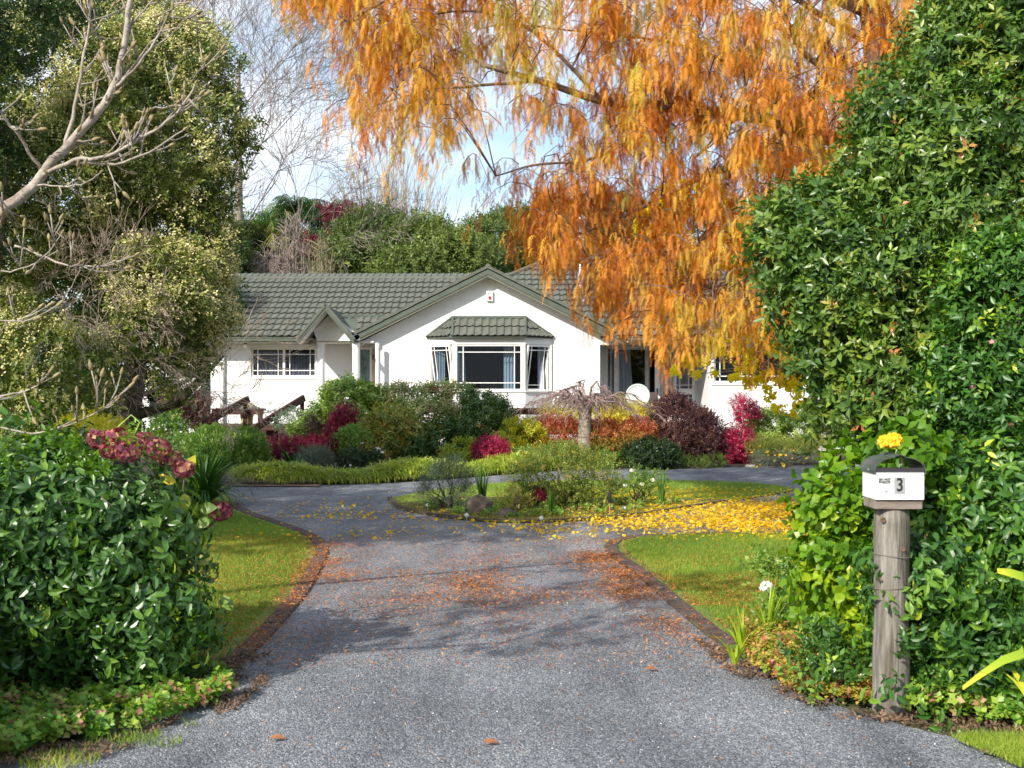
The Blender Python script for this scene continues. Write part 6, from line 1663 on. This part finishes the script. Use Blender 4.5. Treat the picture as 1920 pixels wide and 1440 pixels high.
# weeping tree, bare
wt = thing('weeping_cherry', 'bare umbrella shaped weeping tree with a stout pale trunk before the house', 'tree', (hx(1097, 26.2), 26.2, 0))
M_CH = surf('cherry_bark', (0.20, 0.16, 0.13), (0.42, 0.37, 0.31), 8, .85, .9, 30, dirt=((0.10, 0.07, 0.055), 5, .52, .7), stretch=(.6, .6, 3.2))
bx_ = hx(1097, 26.2)
k = MB(); k.tube([(bx_, 26.2, -.05), (bx_, 26.2, .15), (bx_ - .01, 26.2, .6), (bx_ - .0, 26.2, 1.1), (bx_, 26.2, 1.35), (bx_ - .01, 26.2, 1.5)], [.20, .165, .155, .14, .155, .10], 14); k.build('trunk', M_CH, wt, smooth=True)
k = MB(); random.seed(9)
top = Vector((bx_, 26.2, 1.38))
for i in range(26):
    a = i / 26 * 6.28 + random.uniform(-.15, .15); R1 = random.uniform(.5, 1.75) ; rise = random.uniform(.15, .62) * (1.15 - R1 * .35)
    d = Vector((math.cos(a), math.sin(a) * .8, 0))
    p0 = top + Vector((0, 0, random.uniform(-.1, .1))); pts = [p0]
    for j in range(1, 7):
        t = j / 6; z = rise * math.sin(min(1, t * 1.4) * 1.57) * 1.1 - .50 * max(0, t - .45) ** 1.3 * R1
        pts.append(top + d * R1 * t + Vector((random.gauss(0, .04), random.gauss(0, .04), z + random.gauss(0, .03))))
    k.tube(pts, [.045, .032, .024, .018, .013, .009, .005], 5, cap=False)
    for j in range(1, 7):
        for q in range(5):
            p = pts[j]; a2 = a + random.uniform(-1.2, 1.2); dd = Vector((math.cos(a2), math.sin(a2), random.uniform(-.2, .5))); L_ = random.uniform(.2, .55)
            tw = [p]; v = dd.normalized()
            for s_ in range(5):
                v = (v + Vector((random.gauss(0, .25), random.gauss(0, .25), -.36))).normalized(); tw.append(tw[-1] + v * L_ / 5)
            k.tube(tw, [.008, .007, .006, .005, .004, .003], 3, cap=False)
k.build('branches', surf('cherry_twig', (0.17, 0.11, 0.10), (0.34, 0.26, 0.24), 12, .8), wt)
for pts in ([(1195, 715, 26.2), (1140, 735, 26.2), (1100, 765, 26.2)], ):
    pass

# ================================================================== island bed
def rock(px, py, Y, rx, rz, label, seed):
    c = P(px, py, Y); r = random.Random(seed)
    me = bpy.data.meshes.new('rock'); import bmesh
    bm = bmesh.new(); bmesh.ops.create_icosphere(bm, subdivisions=3, radius=1)
    from mathutils import noise
    for v in bm.verts:
        f = 1 + .28 * noise.noise(v.co * 1.6 + Vector((seed, 0, 0))) + .22 * noise.noise(v.co * 4 + Vector((0, seed, 0)))
        v.co = Vector((v.co.x * rx * f, v.co.y * rx * .8 * f, max(-.3 * rz, v.co.z * rz * f)))
    bm.to_mesh(me); bm.free(); me.materials.append(M_ROCK)
    o = bpy.data.objects.new('rock', me); COL.objects.link(o); o.location = (c.x, Y, rz * .25)
    tag(o, label, 'rock', 'rocks in the island bed')
rock(895, 955, 16.3, .24, .20, 'largest brown rock, left of centre in the island bed', 3)
rock(950, 972, 15.8, .15, .10, 'flat rock low beside the island edging', 4)
rock(995, 925, 17.2, .26, .26, 'dark rock behind the red plant in the island', 5)
rock(805, 960, 16.7, .10, .08, 'small rock near the left tip of the island bed', 6)
rock(1005, 958, 16.6, .07, .07, 'fist sized pale rock at the centre of the island bed', 7)
isl = 'shrubs in the island bed'
gb('airy green shrub, the largest in the island bed', [pl(1050, 885, 75, 40, 17.2, .7), pl(1110, 900, 40, 40, 17.2, .5), pl(1000, 900, 38, 35, 17.4, .5), pl(1085, 940, 45, 30, 17, .4)], ML_BRONZE, SP_SMALL, 330, 6, .16, 450, group=isl, gap=-.5, tint=(0, .55, .6), size=(.45, .8), nst=26)
gb('upright feathery shrub at the left of the island bed', [pl(835, 925, 36, 42, 16.8, .35), pl(850, 900, 22, 22, 16.9, .25)], ML_GREY, SP_FINE, 130, 6, .13, 451, group=isl, gap=-.4, nst=22, smat=M_DTWIG, up=1.3, size=(.6, 1), tint=(0, .8, .5))
gb('small twiggy plant between the irises and the dark rock', [pl(965, 945, 30, 22, 16.6, .25)], ML_BRONZE, SP_SMALL, 50, 5, .10, 452, group=isl, nst=14, smat=M_TWIG, size=(.4, .7))
gb('small red azalea over the dark rock in the island', [pl(1020, 930, 13, 10, 16.9, .12)], ML_CRIM, SP_NAND, 30, 7, .06, 453, nst=3, size=(.4, .6))
tWi, CWi, OWi = gb('rose bush with white blooms at the right of the island bed', [pl(1185, 925, 38, 35, 17.5, .35), pl(1175, 900, 24, 18, 17.5, .2), pl(1225, 915, 20, 25, 17.6, .2)], ML_MID, SP_SMALL, 110, 5, .12, 454, group=isl, cat='rose bush', name='rose_bush', gap=-.3, nst=20, size=(.4, .7))
for px, py in ((1184, 882), (1160, 905), (1172, 910), (1155, 915), (1204, 908), (1224, 900)): flower_head(P(px, py, 17.2), .03, tWi, ML_WHITE, 'bloom', 20, .018)
for i, (px, py, L_, n, lab) in enumerate(((905, 945, .55, 34, 'tall spiky iris clump left of centre in the island bed'), (1033, 972, .33, 22, 'short upright iris clump in front of the island shrub'), (1240, 950, .40, 26, 'iris clump at the right end of the island bed'), (985, 925, .46, 22, 'thin iris blades beside the dark rock'))):
    y = GY(py) if py > 940 else 16.8
    strap_clump('iris', lab, 'iris', ((px - 960) / F_PX * y, y, .03), L_ * 1.25, .022, n, ML_STRAP, 320 + i, arch=.25, spread=(.05, .7 if L_ > .5 else .4), group='iris clumps in the island', tint=.65)
for i, (px, py, lab) in enumerate(((1143, 975, 'black topped garden stake light right of the island shrub'),)):
    y = GY(py) + .3; b_ = Vector(((px - 960) / F_PX * y, y, 0))
    t = thing('stake_light', lab, 'garden light', b_)
    k = MB(); k.lathe(b_, [(.008, 0), (.008, .20)], 8); k.build('stake', surf('orange_stake', (0.45, 0.2, 0.1), None, 5, .6), t)
    k = MB(); k.lathe(b_ + Vector((0, 0, .2)), [(.022, 0), (.028, .04), (.028, .10), (.012, .17), (.004, .19)], 10); k.build('lamp_head', M_BLACK, t)
for i, (px, py, lab) in enumerate(((802, 962, 'small glass ball light at the left tip of the island'), (1015, 988, 'small glass ball light by the short irises'), (1170, 968, 'small glass ball light left of the right iris clump'), (875, 982, 'small glass ball light at the foot of the largest rock'))):
    y = GY(py) + .15; b_ = Vector(((px - 960) / F_PX * y, y, 0))
    t = thing('ball_light', lab, 'garden light', b_, 'small glass ball lights in the island bed')
    k = MB(); k.lathe(b_, [(.004, 0), (.004, .07)], 6); k.build('stake', M_STEEL, t)
    k = MB(); k.lathe(b_ + Vector((0, 0, .095)), [(.01, -.028), (.026, -.014), (.03, 0), (.026, .014), (.01, .028)], 12); k.build('globe', surf('pale_glass', (0.6, 0.72, 0.68), None, 5, .2), t, smooth=True)
cover('ground_cover', 'green weeds and small plants over the island soil', [(-1.6, 17.6), (-1.3, 16.7), (-.7, 15.9), (0, 15.5), (.9, 15.7), (1.7, 16.5), (2.6, 17.5), (1.5, 17.7), (.5, 17.2), (-.6, 17.4)], 900, ML_COVERG, SP_COVER, .10, thr=0.0, seed=8, tint=(.2, 1, .7), ns=.6)
# ================================================================== beyond the house
def bt(label, lobes, nc, per, cr, seed, mat=ML_BG, size=(.65, 1.0), group='green trees behind the house', **kw):
    return bush('tree', label, 'tree', lobes, mat, SP_BG, int(nc * 1.5), per + 1, cr, nst=kw.pop('nst', 8), smat=M_BARK, sr=.1, seed=seed, group=group, size=size, ns=2.0, **kw)
bt('bushy green tree behind the main ridge, left of the bare willow', [pl(700, 460, 55, 50, 44, 1.8), pl(665, 490, 38, 36, 43, 1.3), pl(740, 485, 50, 42, 43, 1.5)], 260, 8, .5, 501)
bt('lighter green tree behind the roof between the two ridges', [pl(800, 480, 70, 45, 43, 1.8), pl(850, 495, 60, 40, 42, 1.5), pl(770, 510, 50, 25, 41, 1.2)], 240, 8, .5, 502, tint=(.2, 1, .5))
bt('green tree above the big gable', [pl(920, 470, 60, 45, 45, 1.8), pl(960, 460, 50, 45, 46, 1.8), pl(890, 500, 60, 30, 43, 1.5)], 230, 8, .5, 503, tint=(0, .8, .5))
bt('darker green tree behind the flue', [pl(1060, 450, 80, 60, 46, 2), pl(1140, 440, 60, 60, 47, 2), pl(1010, 480, 50, 40, 45, 1.5)], 280, 8, .5, 504, tint=(0, .7, .5))
bt('green trees beyond the orange crown', [pl(1300, 480, 110, 90, 48, 2.5), pl(1450, 500, 120, 100, 48, 2.5), pl(1210, 500, 70, 50, 46, 2)], 360, 8, .6, 505, tint=(0, .7, .5))
bt('dusky green tree at the left behind the roof end', [pl(420, 485, 32, 45, 42, 1.4), pl(400, 500, 45, 40, 41, 1.3), pl(440, 460, 22, 25, 45, 1.0)], 220, 8, .45, 506, tint=(0, .6, .5))
bt('low olive trees behind the twiggy shrubs', [pl(470, 490, 40, 34, 46, 1.2), pl(540, 480, 50, 40, 47, 1.2), pl(610, 485, 40, 36, 46, 1.2)], 150, 7, .45, 508, tint=(0, .55, .5))
bt('small red leaved tree between the palms and the green trees', [pl(620, 425, 24, 26, 45, .8), pl(605, 460, 26, 22, 45, .8), pl(665, 405, 20, 10, 45.5, .5)], 60, 6, .35, 507, mat=ML_CRIM, group=None, gap=-.2, size=(.4, .6), tint=(0, .7, .5))
# far belt so that the land does not end bare
def belt():
    lob = []
    r = random.Random(3)
    for i in range(46):
        x = -130 + i * 6 + r.uniform(-2, 2); y = 105 + r.uniform(-8, 8); h = r.uniform(4, 7.5)
        lob.append((x, y, h * .5, 5.2, 4, h * .65))
    C, O, p, d, ct, oo = crown_pts(lob, 3200, 6, 1.0, seed=510, ns=4)
    V, Fc, T = place(SP_BG, p, frames(unit(d + np.array([0, 0, .5]))), rng.uniform(1.6, 2.6, len(p)), ct)
    tag(np_mesh('woodland', V, Fc, ML_BG, None, attrs={'tint': T}), 'far belt of woodland closing the view behind the garden', kind='stuff')
belt()
# bare trees
def bare_tree(label, base, h, r0, spread, depth, mat, fast=False, trunk_top=.35, n=9, up=.12, group='bare winter trees against the sky', lean=(0, 0)):
    t = thing('bare_tree', label, 'tree', base, group)
    b_ = Vector(base); k = MB(); k2 = MB()
    tops = [b_, b_ + Vector((lean[0] * .3, lean[1] * .3, h * .25)), b_ + Vector((lean[0] * .6, 0, h * .5)), b_ + Vector((lean[0], 0, h * .8))]
    k.tube(tops, [r0, r0 * .8, r0 * .55, r0 * .2], 9, cap=False); k.build('trunk', mat, t, smooth=True)
    for i in range(n):
        f = trunk_top + (1 - trunk_top) * i / n
        q = tops[0].lerp(tops[3], f); a = i * 2.4 + random.uniform(-.3, .3)
        d = Vector((math.cos(a) * spread, math.sin(a) * spread, 1.0))
        branch_rec(k2, q, d, h * .165 * (1.15 - f * .3), r0 * .15 * (1.2 - f * .6), depth, .62, .78, up, (3, 4), 3, .09, .007)
    k2.build('branches', mat, t)
    return t
random.seed(21)
M_POP = surf('grey_tan_branch', (0.20, 0.165, 0.145), (0.33, 0.285, 0.25), 5, .9)
bare_tree('tall bare tree with spreading twigs above the left evergreen', (hx(448, 44), 44, 0), 17.5, .26, .9, 5, M_POP, n=10, trunk_top=.33, up=.02)
bare_tree('second bare tree further left, its top among the evergreen', (hx(345, 48), 48, 0), 18.5, .28, .5, 4, M_POP, n=7, trunk_top=.3)
def willow(label, cx, Y, h, n, seed, wpx):
    random.seed(seed)
    b_ = Vector(((cx - 960) / F_PX * Y, Y, 0)); t = thing('bare_tree', label, 'tree', b_, 'bare winter trees against the sky'); k = MB()
    for i in range(n):
        sx = random.gauss(0, .6); sx = max(-1, min(1, sx)); sy = random.gauss(0, .3)
        hh = h * (1 - .28 * sx * sx) * random.uniform(.8, 1.02); W = wpx / F_PX * Y
        pts = []
        for j in range(9):
            t_ = j / 8; pts.append(b_ + Vector((W * sx * (t_ ** .75) + random.gauss(0, .05), 2 * sy * t_ + random.gauss(0, .05), hh * t_)))
        k.tube(pts, [.09 * (1 - j / 9) * random.uniform(.7, 1) + .012 for j in range(9)], 4, cap=False)
        for j in range(3, 9):
            for q in range(3):
                d = Vector((sx * .5 + random.gauss(0, .25), random.gauss(0, .3), 1)).normalized(); L_ = random.uniform(.8, 1.8)
                m1 = pts[j] + d * L_ * .5; k.tube([pts[j], m1, m1 + (d + Vector((random.gauss(0, .12), 0, .1))) * L_ * .5], [.016, .012, .008], 3, cap=False)
    k.build('branches', M_WIL, t)
M_WIL = surf('pale_willow_stem', (0.30, 0.25, 0.20), (0.48, 0.42, 0.35), 5, .9)
willow('bare fan shaped willow behind the green trees, upright pale stems', 735, 60, 13.0, 120, 5, 150)
willow('thin bare tree beyond the orange crown', 1240, 62, 12, 24, 6, 90)
# wispy bare shrubs behind the roof
def wisp(label, cx, py0, py1, Y, wpx, n, seed, mat):
    random.seed(seed)
    b_ = P(cx, 560, Y); b_.z = 0; top_ = EYE - (py0 - HOR) / F_PX * Y; t = thing('bare_shrub', label, 'shrub', b_, 'dry twiggy shrubs behind the roof'); k = MB()
    for i in range(n):
        sx = random.uniform(-1, 1); W = wpx / F_PX * Y
        base = b_ + Vector((W * sx * .7, random.uniform(-.4, .4), 0)); hh = top_ * random.uniform(.7, 1.0) * (1 - .15 * sx * sx)
        pts = [base + Vector((W * .35 * sx * (j / 6) + random.gauss(0, .05), random.gauss(0, .05), hh * j / 6)) for j in range(7)]
        k.tube(pts, [.03, .028, .025, .022, .018, .013, .008], 4, cap=False)
        for j in range(3, 7):
            for q in range(5):
                d = Vector((random.gauss(0, .45), random.gauss(0, .4), random.uniform(.2, 1))).normalized(); L_ = random.uniform(.25, .7)
                k.tube([pts[j], pts[j] + d * L_ * .6 + Vector((0, 0, .03)), pts[j] + d * L_ + Vector((random.gauss(0, .08), 0, -.02))], [.012, .009, .006], 3, cap=False)
    k.build('branches', mat, t)
M_WISP = surf('wispy_twig', (0.22, 0.17, 0.14), (0.42, 0.35, 0.30), 6, .9)
wisp('grey twiggy shrub rising above the ridge under the middle palm', 545, 405, 520, 42, 34, 80, 31, M_WISP)
wisp('brownish twiggy shrub left of the grey one', 490, 465, 520, 41.5, 36, 80, 32, M_WISP)
wisp('olive brown twiggy shrub right of the grey one', 605, 460, 520, 41.5, 36, 80, 33, surf('olive_twig', (0.18, 0.17, 0.10), (0.34, 0.30, 0.18), 6, .9))
# palms
def palm(label, cx, cy, Y, R_, seed, yellow=False):
    c = P(cx, cy, Y); r = random.Random(seed); b_ = Vector((c.x, Y, 0))
    t = thing('palm', label, 'palm tree', b_, 'palms standing behind the roof')
    k = MB(); k.tube([b_, b_ + Vector((.1, 0, c.z * .5)), c], [.22, .17, .15], 8); k.build('trunk', M_BARK, t, smooth=True)
    for i in range(38):
        a = r.uniform(0, 6.28); e = r.uniform(-.1, 1.45); L_ = R_ * r.uniform(.8, 1.1); side = Vector((-math.sin(a), math.cos(a), 0)); out = Vector((math.cos(a), math.sin(a), 0))
        V = []; Fs = []; kk = 0; p = c.copy(); ang = e; n = 16; pts = [p.copy()]
        for j in range(n):
            ang -= (1.9 if e > .5 else 1.3) / n; p = p + (out * math.cos(ang) + Vector((0, 0, 1)) * math.sin(ang)) * L_ / n; pts.append(p.copy())
        tv = []
        for j in range(1, n):
            d = (pts[j + 1 if j < n else j] - pts[j - 1]).normalized(); ll = L_ * .28 * math.sin(math.pi * (j / n) ** .7) + .05
            for s in (-1, 1):
                q = pts[j]; e_ = q + side * s * ll * .65 + d * ll * .4 + Vector((0, 0, -ll * r.uniform(.4, .8))); w = .028
                V += [q - d * w, q + d * w, e_ + d * w * .3, e_ - d * w * .3]; Fs.append([kk, kk + 1, kk + 2, kk + 3]); kk += 4
        for j in range(n):
            V += [pts[j] - side * .02, pts[j] + side * .02, pts[j + 1] + side * .012, pts[j + 1] - side * .012]; Fs.append([kk, kk + 1, kk + 2, kk + 3]); kk += 4
        np_mesh('frond', np.array([tuple(v) for v in V]), np.array(Fs), ML_PALM, t, attrs={'tint': np.full(len(V), (.95 if yellow and e < .4 else r.uniform(.1, .75)))})
palm('tallest palm with arching dark green fronds in the middle', 553, 400, 47, 1.9, 1)
palm('palm at the left with some yellow fronds low down', 500, 425, 46, 1.8, 2, True)
palm('palm at the right beside the red leaved tree', 615, 402, 48, 1.7, 3)

# ---- trees just outside the frame to the left: their shade falls across the drive
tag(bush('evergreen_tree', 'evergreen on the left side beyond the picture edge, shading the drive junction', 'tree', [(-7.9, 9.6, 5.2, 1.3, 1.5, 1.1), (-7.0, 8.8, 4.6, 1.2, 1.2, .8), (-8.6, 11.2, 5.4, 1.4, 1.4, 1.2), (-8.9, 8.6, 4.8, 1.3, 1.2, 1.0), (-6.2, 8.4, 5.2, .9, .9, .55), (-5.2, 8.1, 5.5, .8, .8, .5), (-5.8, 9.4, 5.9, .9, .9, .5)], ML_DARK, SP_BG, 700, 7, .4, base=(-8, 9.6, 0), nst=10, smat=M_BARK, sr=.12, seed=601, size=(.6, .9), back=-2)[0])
bush('evergreen_tree', 'loose tree by the road on the left, behind the viewer', 'tree', [(-4.1, 2.9, 4.7, .6, .4, .3), (-3.9, 3.7, 4.8, .7, .4, .3), (-3.0, 4.5, 4.8, .6, .35, .22)], ML_DARK, SP_BG, 34, 4, .30, base=(-4.9, 4.2, 0), nst=3, smat=M_BARK, sr=.05, seed=602, size=(.5, .8), back=-2, gap=-.3)

# ================================================================== litter and grass
def scatter_in(poly, n, dens=None):
    poly = np.array(poly); lo, hi = poly.min(0), poly.max(0); out = np.zeros((0, 2))
    while len(out) < n:
        q = rng.uniform(lo, hi, (n * 2 + 500, 2)); q = q[in_poly(q, poly)]
        if dens is not None: q = q[rng.random(len(q)) < dens(q)]
        out = np.concatenate([out, q])
    return out[:n]
def flat_leaves(name, label, q, z, mat, size, shape, tilt=.25, tb=(0, 1), asp=.9):
    n = len(q); p = np.column_stack([q, np.full(n, 1.0) * z])
    V, Fc = shape
    tv = V * np.array([asp, 1, 1]); tv[:, 1] -= .5
    R = frames(unit(np.array([0, 0, 1.0]) + rng.normal(size=(n, 3)) * tilt))
    VV, FF, T = place([(tv, Fc, np.zeros(len(V)))], p, R, rng.uniform(*size, n), rng.uniform(*tb, n))
    return tag(np_mesh(name, VV, fix_tris(FF), mat, None, attrs={'tint': T}), label, kind='stuff')
FANL = (np.array([[0, 0, 0], [-.5, .75, .10], [0, .95, -.02], [.5, .75, .10]]), np.array([[0, 3, 2, 1]]))
def nz2(q, f, s): return n3(np.column_stack([q, np.zeros(len(q))]), f, s)
def d_g(q):
    x, y = q[:, 0], q[:, 1]
    core = np.exp(-(((x - 4.6) / 2.6) ** 2 + ((y - 15.6) / 1.7) ** 2)) * 1.3
    tail = .16 * np.exp(-((y - 15.0) / 1.6) ** 2) * (x > -3.2)
    isle = .30 * np.exp(-(((x - 3) / 2.5) ** 2 + ((y - 18.5) / 1.8) ** 2))
    return np.clip((core + isle) * (.7 + .5 * nz2(q, 1.5, 71)) + tail * (.6 + .7 * nz2(q, 1.3, 72)), 0, 1)
flat_leaves('fallen_leaves', 'carpet of fallen yellow leaves across the right arm of the drive', scatter_in([(-3.5, 13), (9, 13.4), (9, 21), (-3.5, 20)], 17000, d_g), .036, ML_GINKGO, (.025, .065), FANL, tb=(.05, 1), tilt=.4)
flat_leaves('fallen_leaves', 'pale dry leaves scattered over the left arm of the drive', scatter_in([(-4.6, 14.2), (-1.5, 13.2), (-.5, 15), (-1.6, 17.2), (-4.6, 19)], 260), .03, ML_GINKGO, (.04, .075), FANL, tb=(0, .5))
def d_n(q):
    x, y = q[:, 0], q[:, 1]
    ledge = np.interp(y, [6, 7.6, 9.6, 11.3, 12.6, 13.8], [-1.85, -1.70, -1.72, -1.84, -1.98, -2.3]); redge = np.interp(y, [7.5, 9.4, 10.9, 12.0, 12.8, 13.6], [1.48, 1.27, 1.15, 1.03, 1.0, 1.2])
    band = np.exp(-((y - 10.8) / 1.7) ** 2)
    e = np.exp(-((x - redge + .14) / .26) ** 2) * .95 + np.exp(-((x - ledge - .08) / .26) ** 2) * .65
    mid = .65 * np.exp(-((x + .25) / .75) ** 2) * np.exp(-((y - 10.3) / 1.3) ** 2)
    lawnr = .6 * (x > redge + .15) * np.exp(-((y - 9.8) / 1.6) ** 2) * (nz2(q, 2.0, 82) > -.1)
    lawnl = .22 * (x < ledge)
    return np.clip(((e * (.25 + .9 * band)) + mid) * np.clip(.55 + .9 * nz2(q, 3.0, 81), 0, 1.4) + lawnr + lawnl + .05, 0, 1)
NEED = (np.array([[0, 0, 0], [-.5, .45, .1], [0, 1, 0], [.5, .45, .1]]), np.array([[0, 3, 2, 1]]))
flat_leaves('fallen_needles', 'rust orange needle litter on the drive and along both edgings', scatter_in([(-3.4, 7.2), (5, 7.2), (5, 13.6), (-3.4, 13.8)], 60000, d_n), .034, ML_NEEDLE, (.014, .040), NEED, tilt=.35, asp=.24)
flat_leaves('fallen_needles', 'sparse litter over the near part of the drive', scatter_in([(-1.6, 5.2), (2.2, 5.2), (1.4, 8), (-1.6, 8)], 700), .017, ML_NEEDLE, (.008, .022), NEED, tilt=.3, asp=.35)
for i, (px, py, lab) in enumerate(((1210, 1263, 'curled red brown leaf lying on the near drive'), (1600, 1290 - 30, 'brown leaf beside the foot of the letterbox post'), (905, 1403, 'small orange brown leaf near the bottom of the drive'), (505, 1395, 'brown leaf near the left bed at the road'))):
    y = GY(py); t = Vector(((px - 960) / F_PX * y, y, .03))
    V = leaf_at(t, (1, .2, .05), (.1, -.3, 1), .085, .04, LEAF8)
    o = np_mesh('fallen_leaf', V, fix_tris(LEAF8[1]), ML_BROWN, None, attrs={'tint': np.full(len(V), .8)}); tag(o, lab, 'leaf', 'single fallen leaves on the drive')
# loose stones
def stones():
    q = scatter_in([(-2.6, 4.6), (3.0, 4.6), (1.5, 8), (-1.7, 8)], 9000); n = len(q)
    v = np.array([[1, 0, 0], [0, 1, 0], [-1, 0, 0], [0, -1, 0], [0, 0, .8], [0, 0, -.5]]) * 1.0
    f = np.array([[0, 1, 4], [1, 2, 4], [2, 3, 4], [3, 0, 4]])
    p = np.column_stack([q, np.full(n, .011)])
    VV, FF, T = place([(v, f, np.zeros(6))], p, frames(unit(np.array([0, 0, 1.]) + rng.normal(size=(n, 3)) * .4)), rng.uniform(.0025, .0065, n), rng.random(n))
    m = leaf_mat('loose_chip', [(0, (0.08, 0.085, 0.10)), (.6, (0.22, 0.23, 0.26)), (.93, (0.36, 0.37, 0.4)), (1, (0.7, 0.7, 0.7))], rough=.8, trans=0.0)
    tag(np_mesh('gravel', VV, FF, m, None, attrs={'tint': T}), 'loose grey chips on the near drive', kind='stuff')
stones()
# grass blades
def grass(label, poly, n, h=(.02, .045), z=.022, dens=None, tb=(0, 1), seed=0):
    q = scatter_in(poly, n, dens); n = len(q)
    a = rng.uniform(0, 6.28, n); hh = rng.uniform(*h, n); w = .0028
    lean = rng.normal(size=(n, 2)) * hh[:, None] * .45
    V = np.zeros((n, 3, 3)); V[:, :, 2] = z
    V[:, 0, :2] = q + np.column_stack([np.cos(a), np.sin(a)]) * w; V[:, 1, :2] = q - np.column_stack([np.cos(a), np.sin(a)]) * w
    V[:, 2, :2] = q + lean; V[:, 2, 2] = z + hh
    T = np.clip(.4 + .4 * nz2(q, 1.1, 90 + seed) + rng.normal(size=n) * .18, 0, 1) * (tb[1] - tb[0]) + tb[0]
    tag(np_mesh('grass', V.reshape(-1, 3), np.arange(3 * n).reshape(-1, 3), ML_GRASS, None, attrs={'tint': np.repeat(T, 3)}), label, kind='stuff')
LG = [(x - .22, y) for x, y in LEFT_EDGE if 7.0 < y < 19] + [(-7.0, 19), (-5.2, 12), (-3.2, 7.2)]
grass('short mown grass of the left lawn', LG, 95000, dens=lambda q: np.clip(1.25 - (q[:, 1] - 8) / 14, .15, 1), seed=1)
RG = [(x + .22, y - .1) for x, y in RIGHT_EDGE if y > 7.6 and x < 4.4] + [(4.6, 10), (3.6, 8.4), (2.0, 8.3)]
grass('short mown grass of the right lawn', RG, 75000, seed=2)
grass('grass of the island lawn', [(x * .97 + .03, y) for x, y in ISLS if True], 45000, h=(.025, .05), z=.024, seed=3)
grass('grass and weeds on the road verge', [(2.15, 5.75), (2.3, 5.3), (3.1, 4.95), (4.5, 4.8), (4.5, 5.6), (3.1, 5.85)], 22000, h=(.02, .06), z=.036, dens=lambda q: (nz2(q, 3, 78) > -.25) * 1.0, tb=(.2, 1), seed=4)
grass('tufts of grass along the left bed edge', [(-2.6, 4.95), (-1.9, 5.25), (-1.45, 5.9), (-1.6, 6.2), (-2.2, 5.5), (-2.9, 5.15)], 700, h=(.02, .06), z=.02, seed=5, dens=lambda q: (nz2(q, 5, 77) > .2) * 1.0)
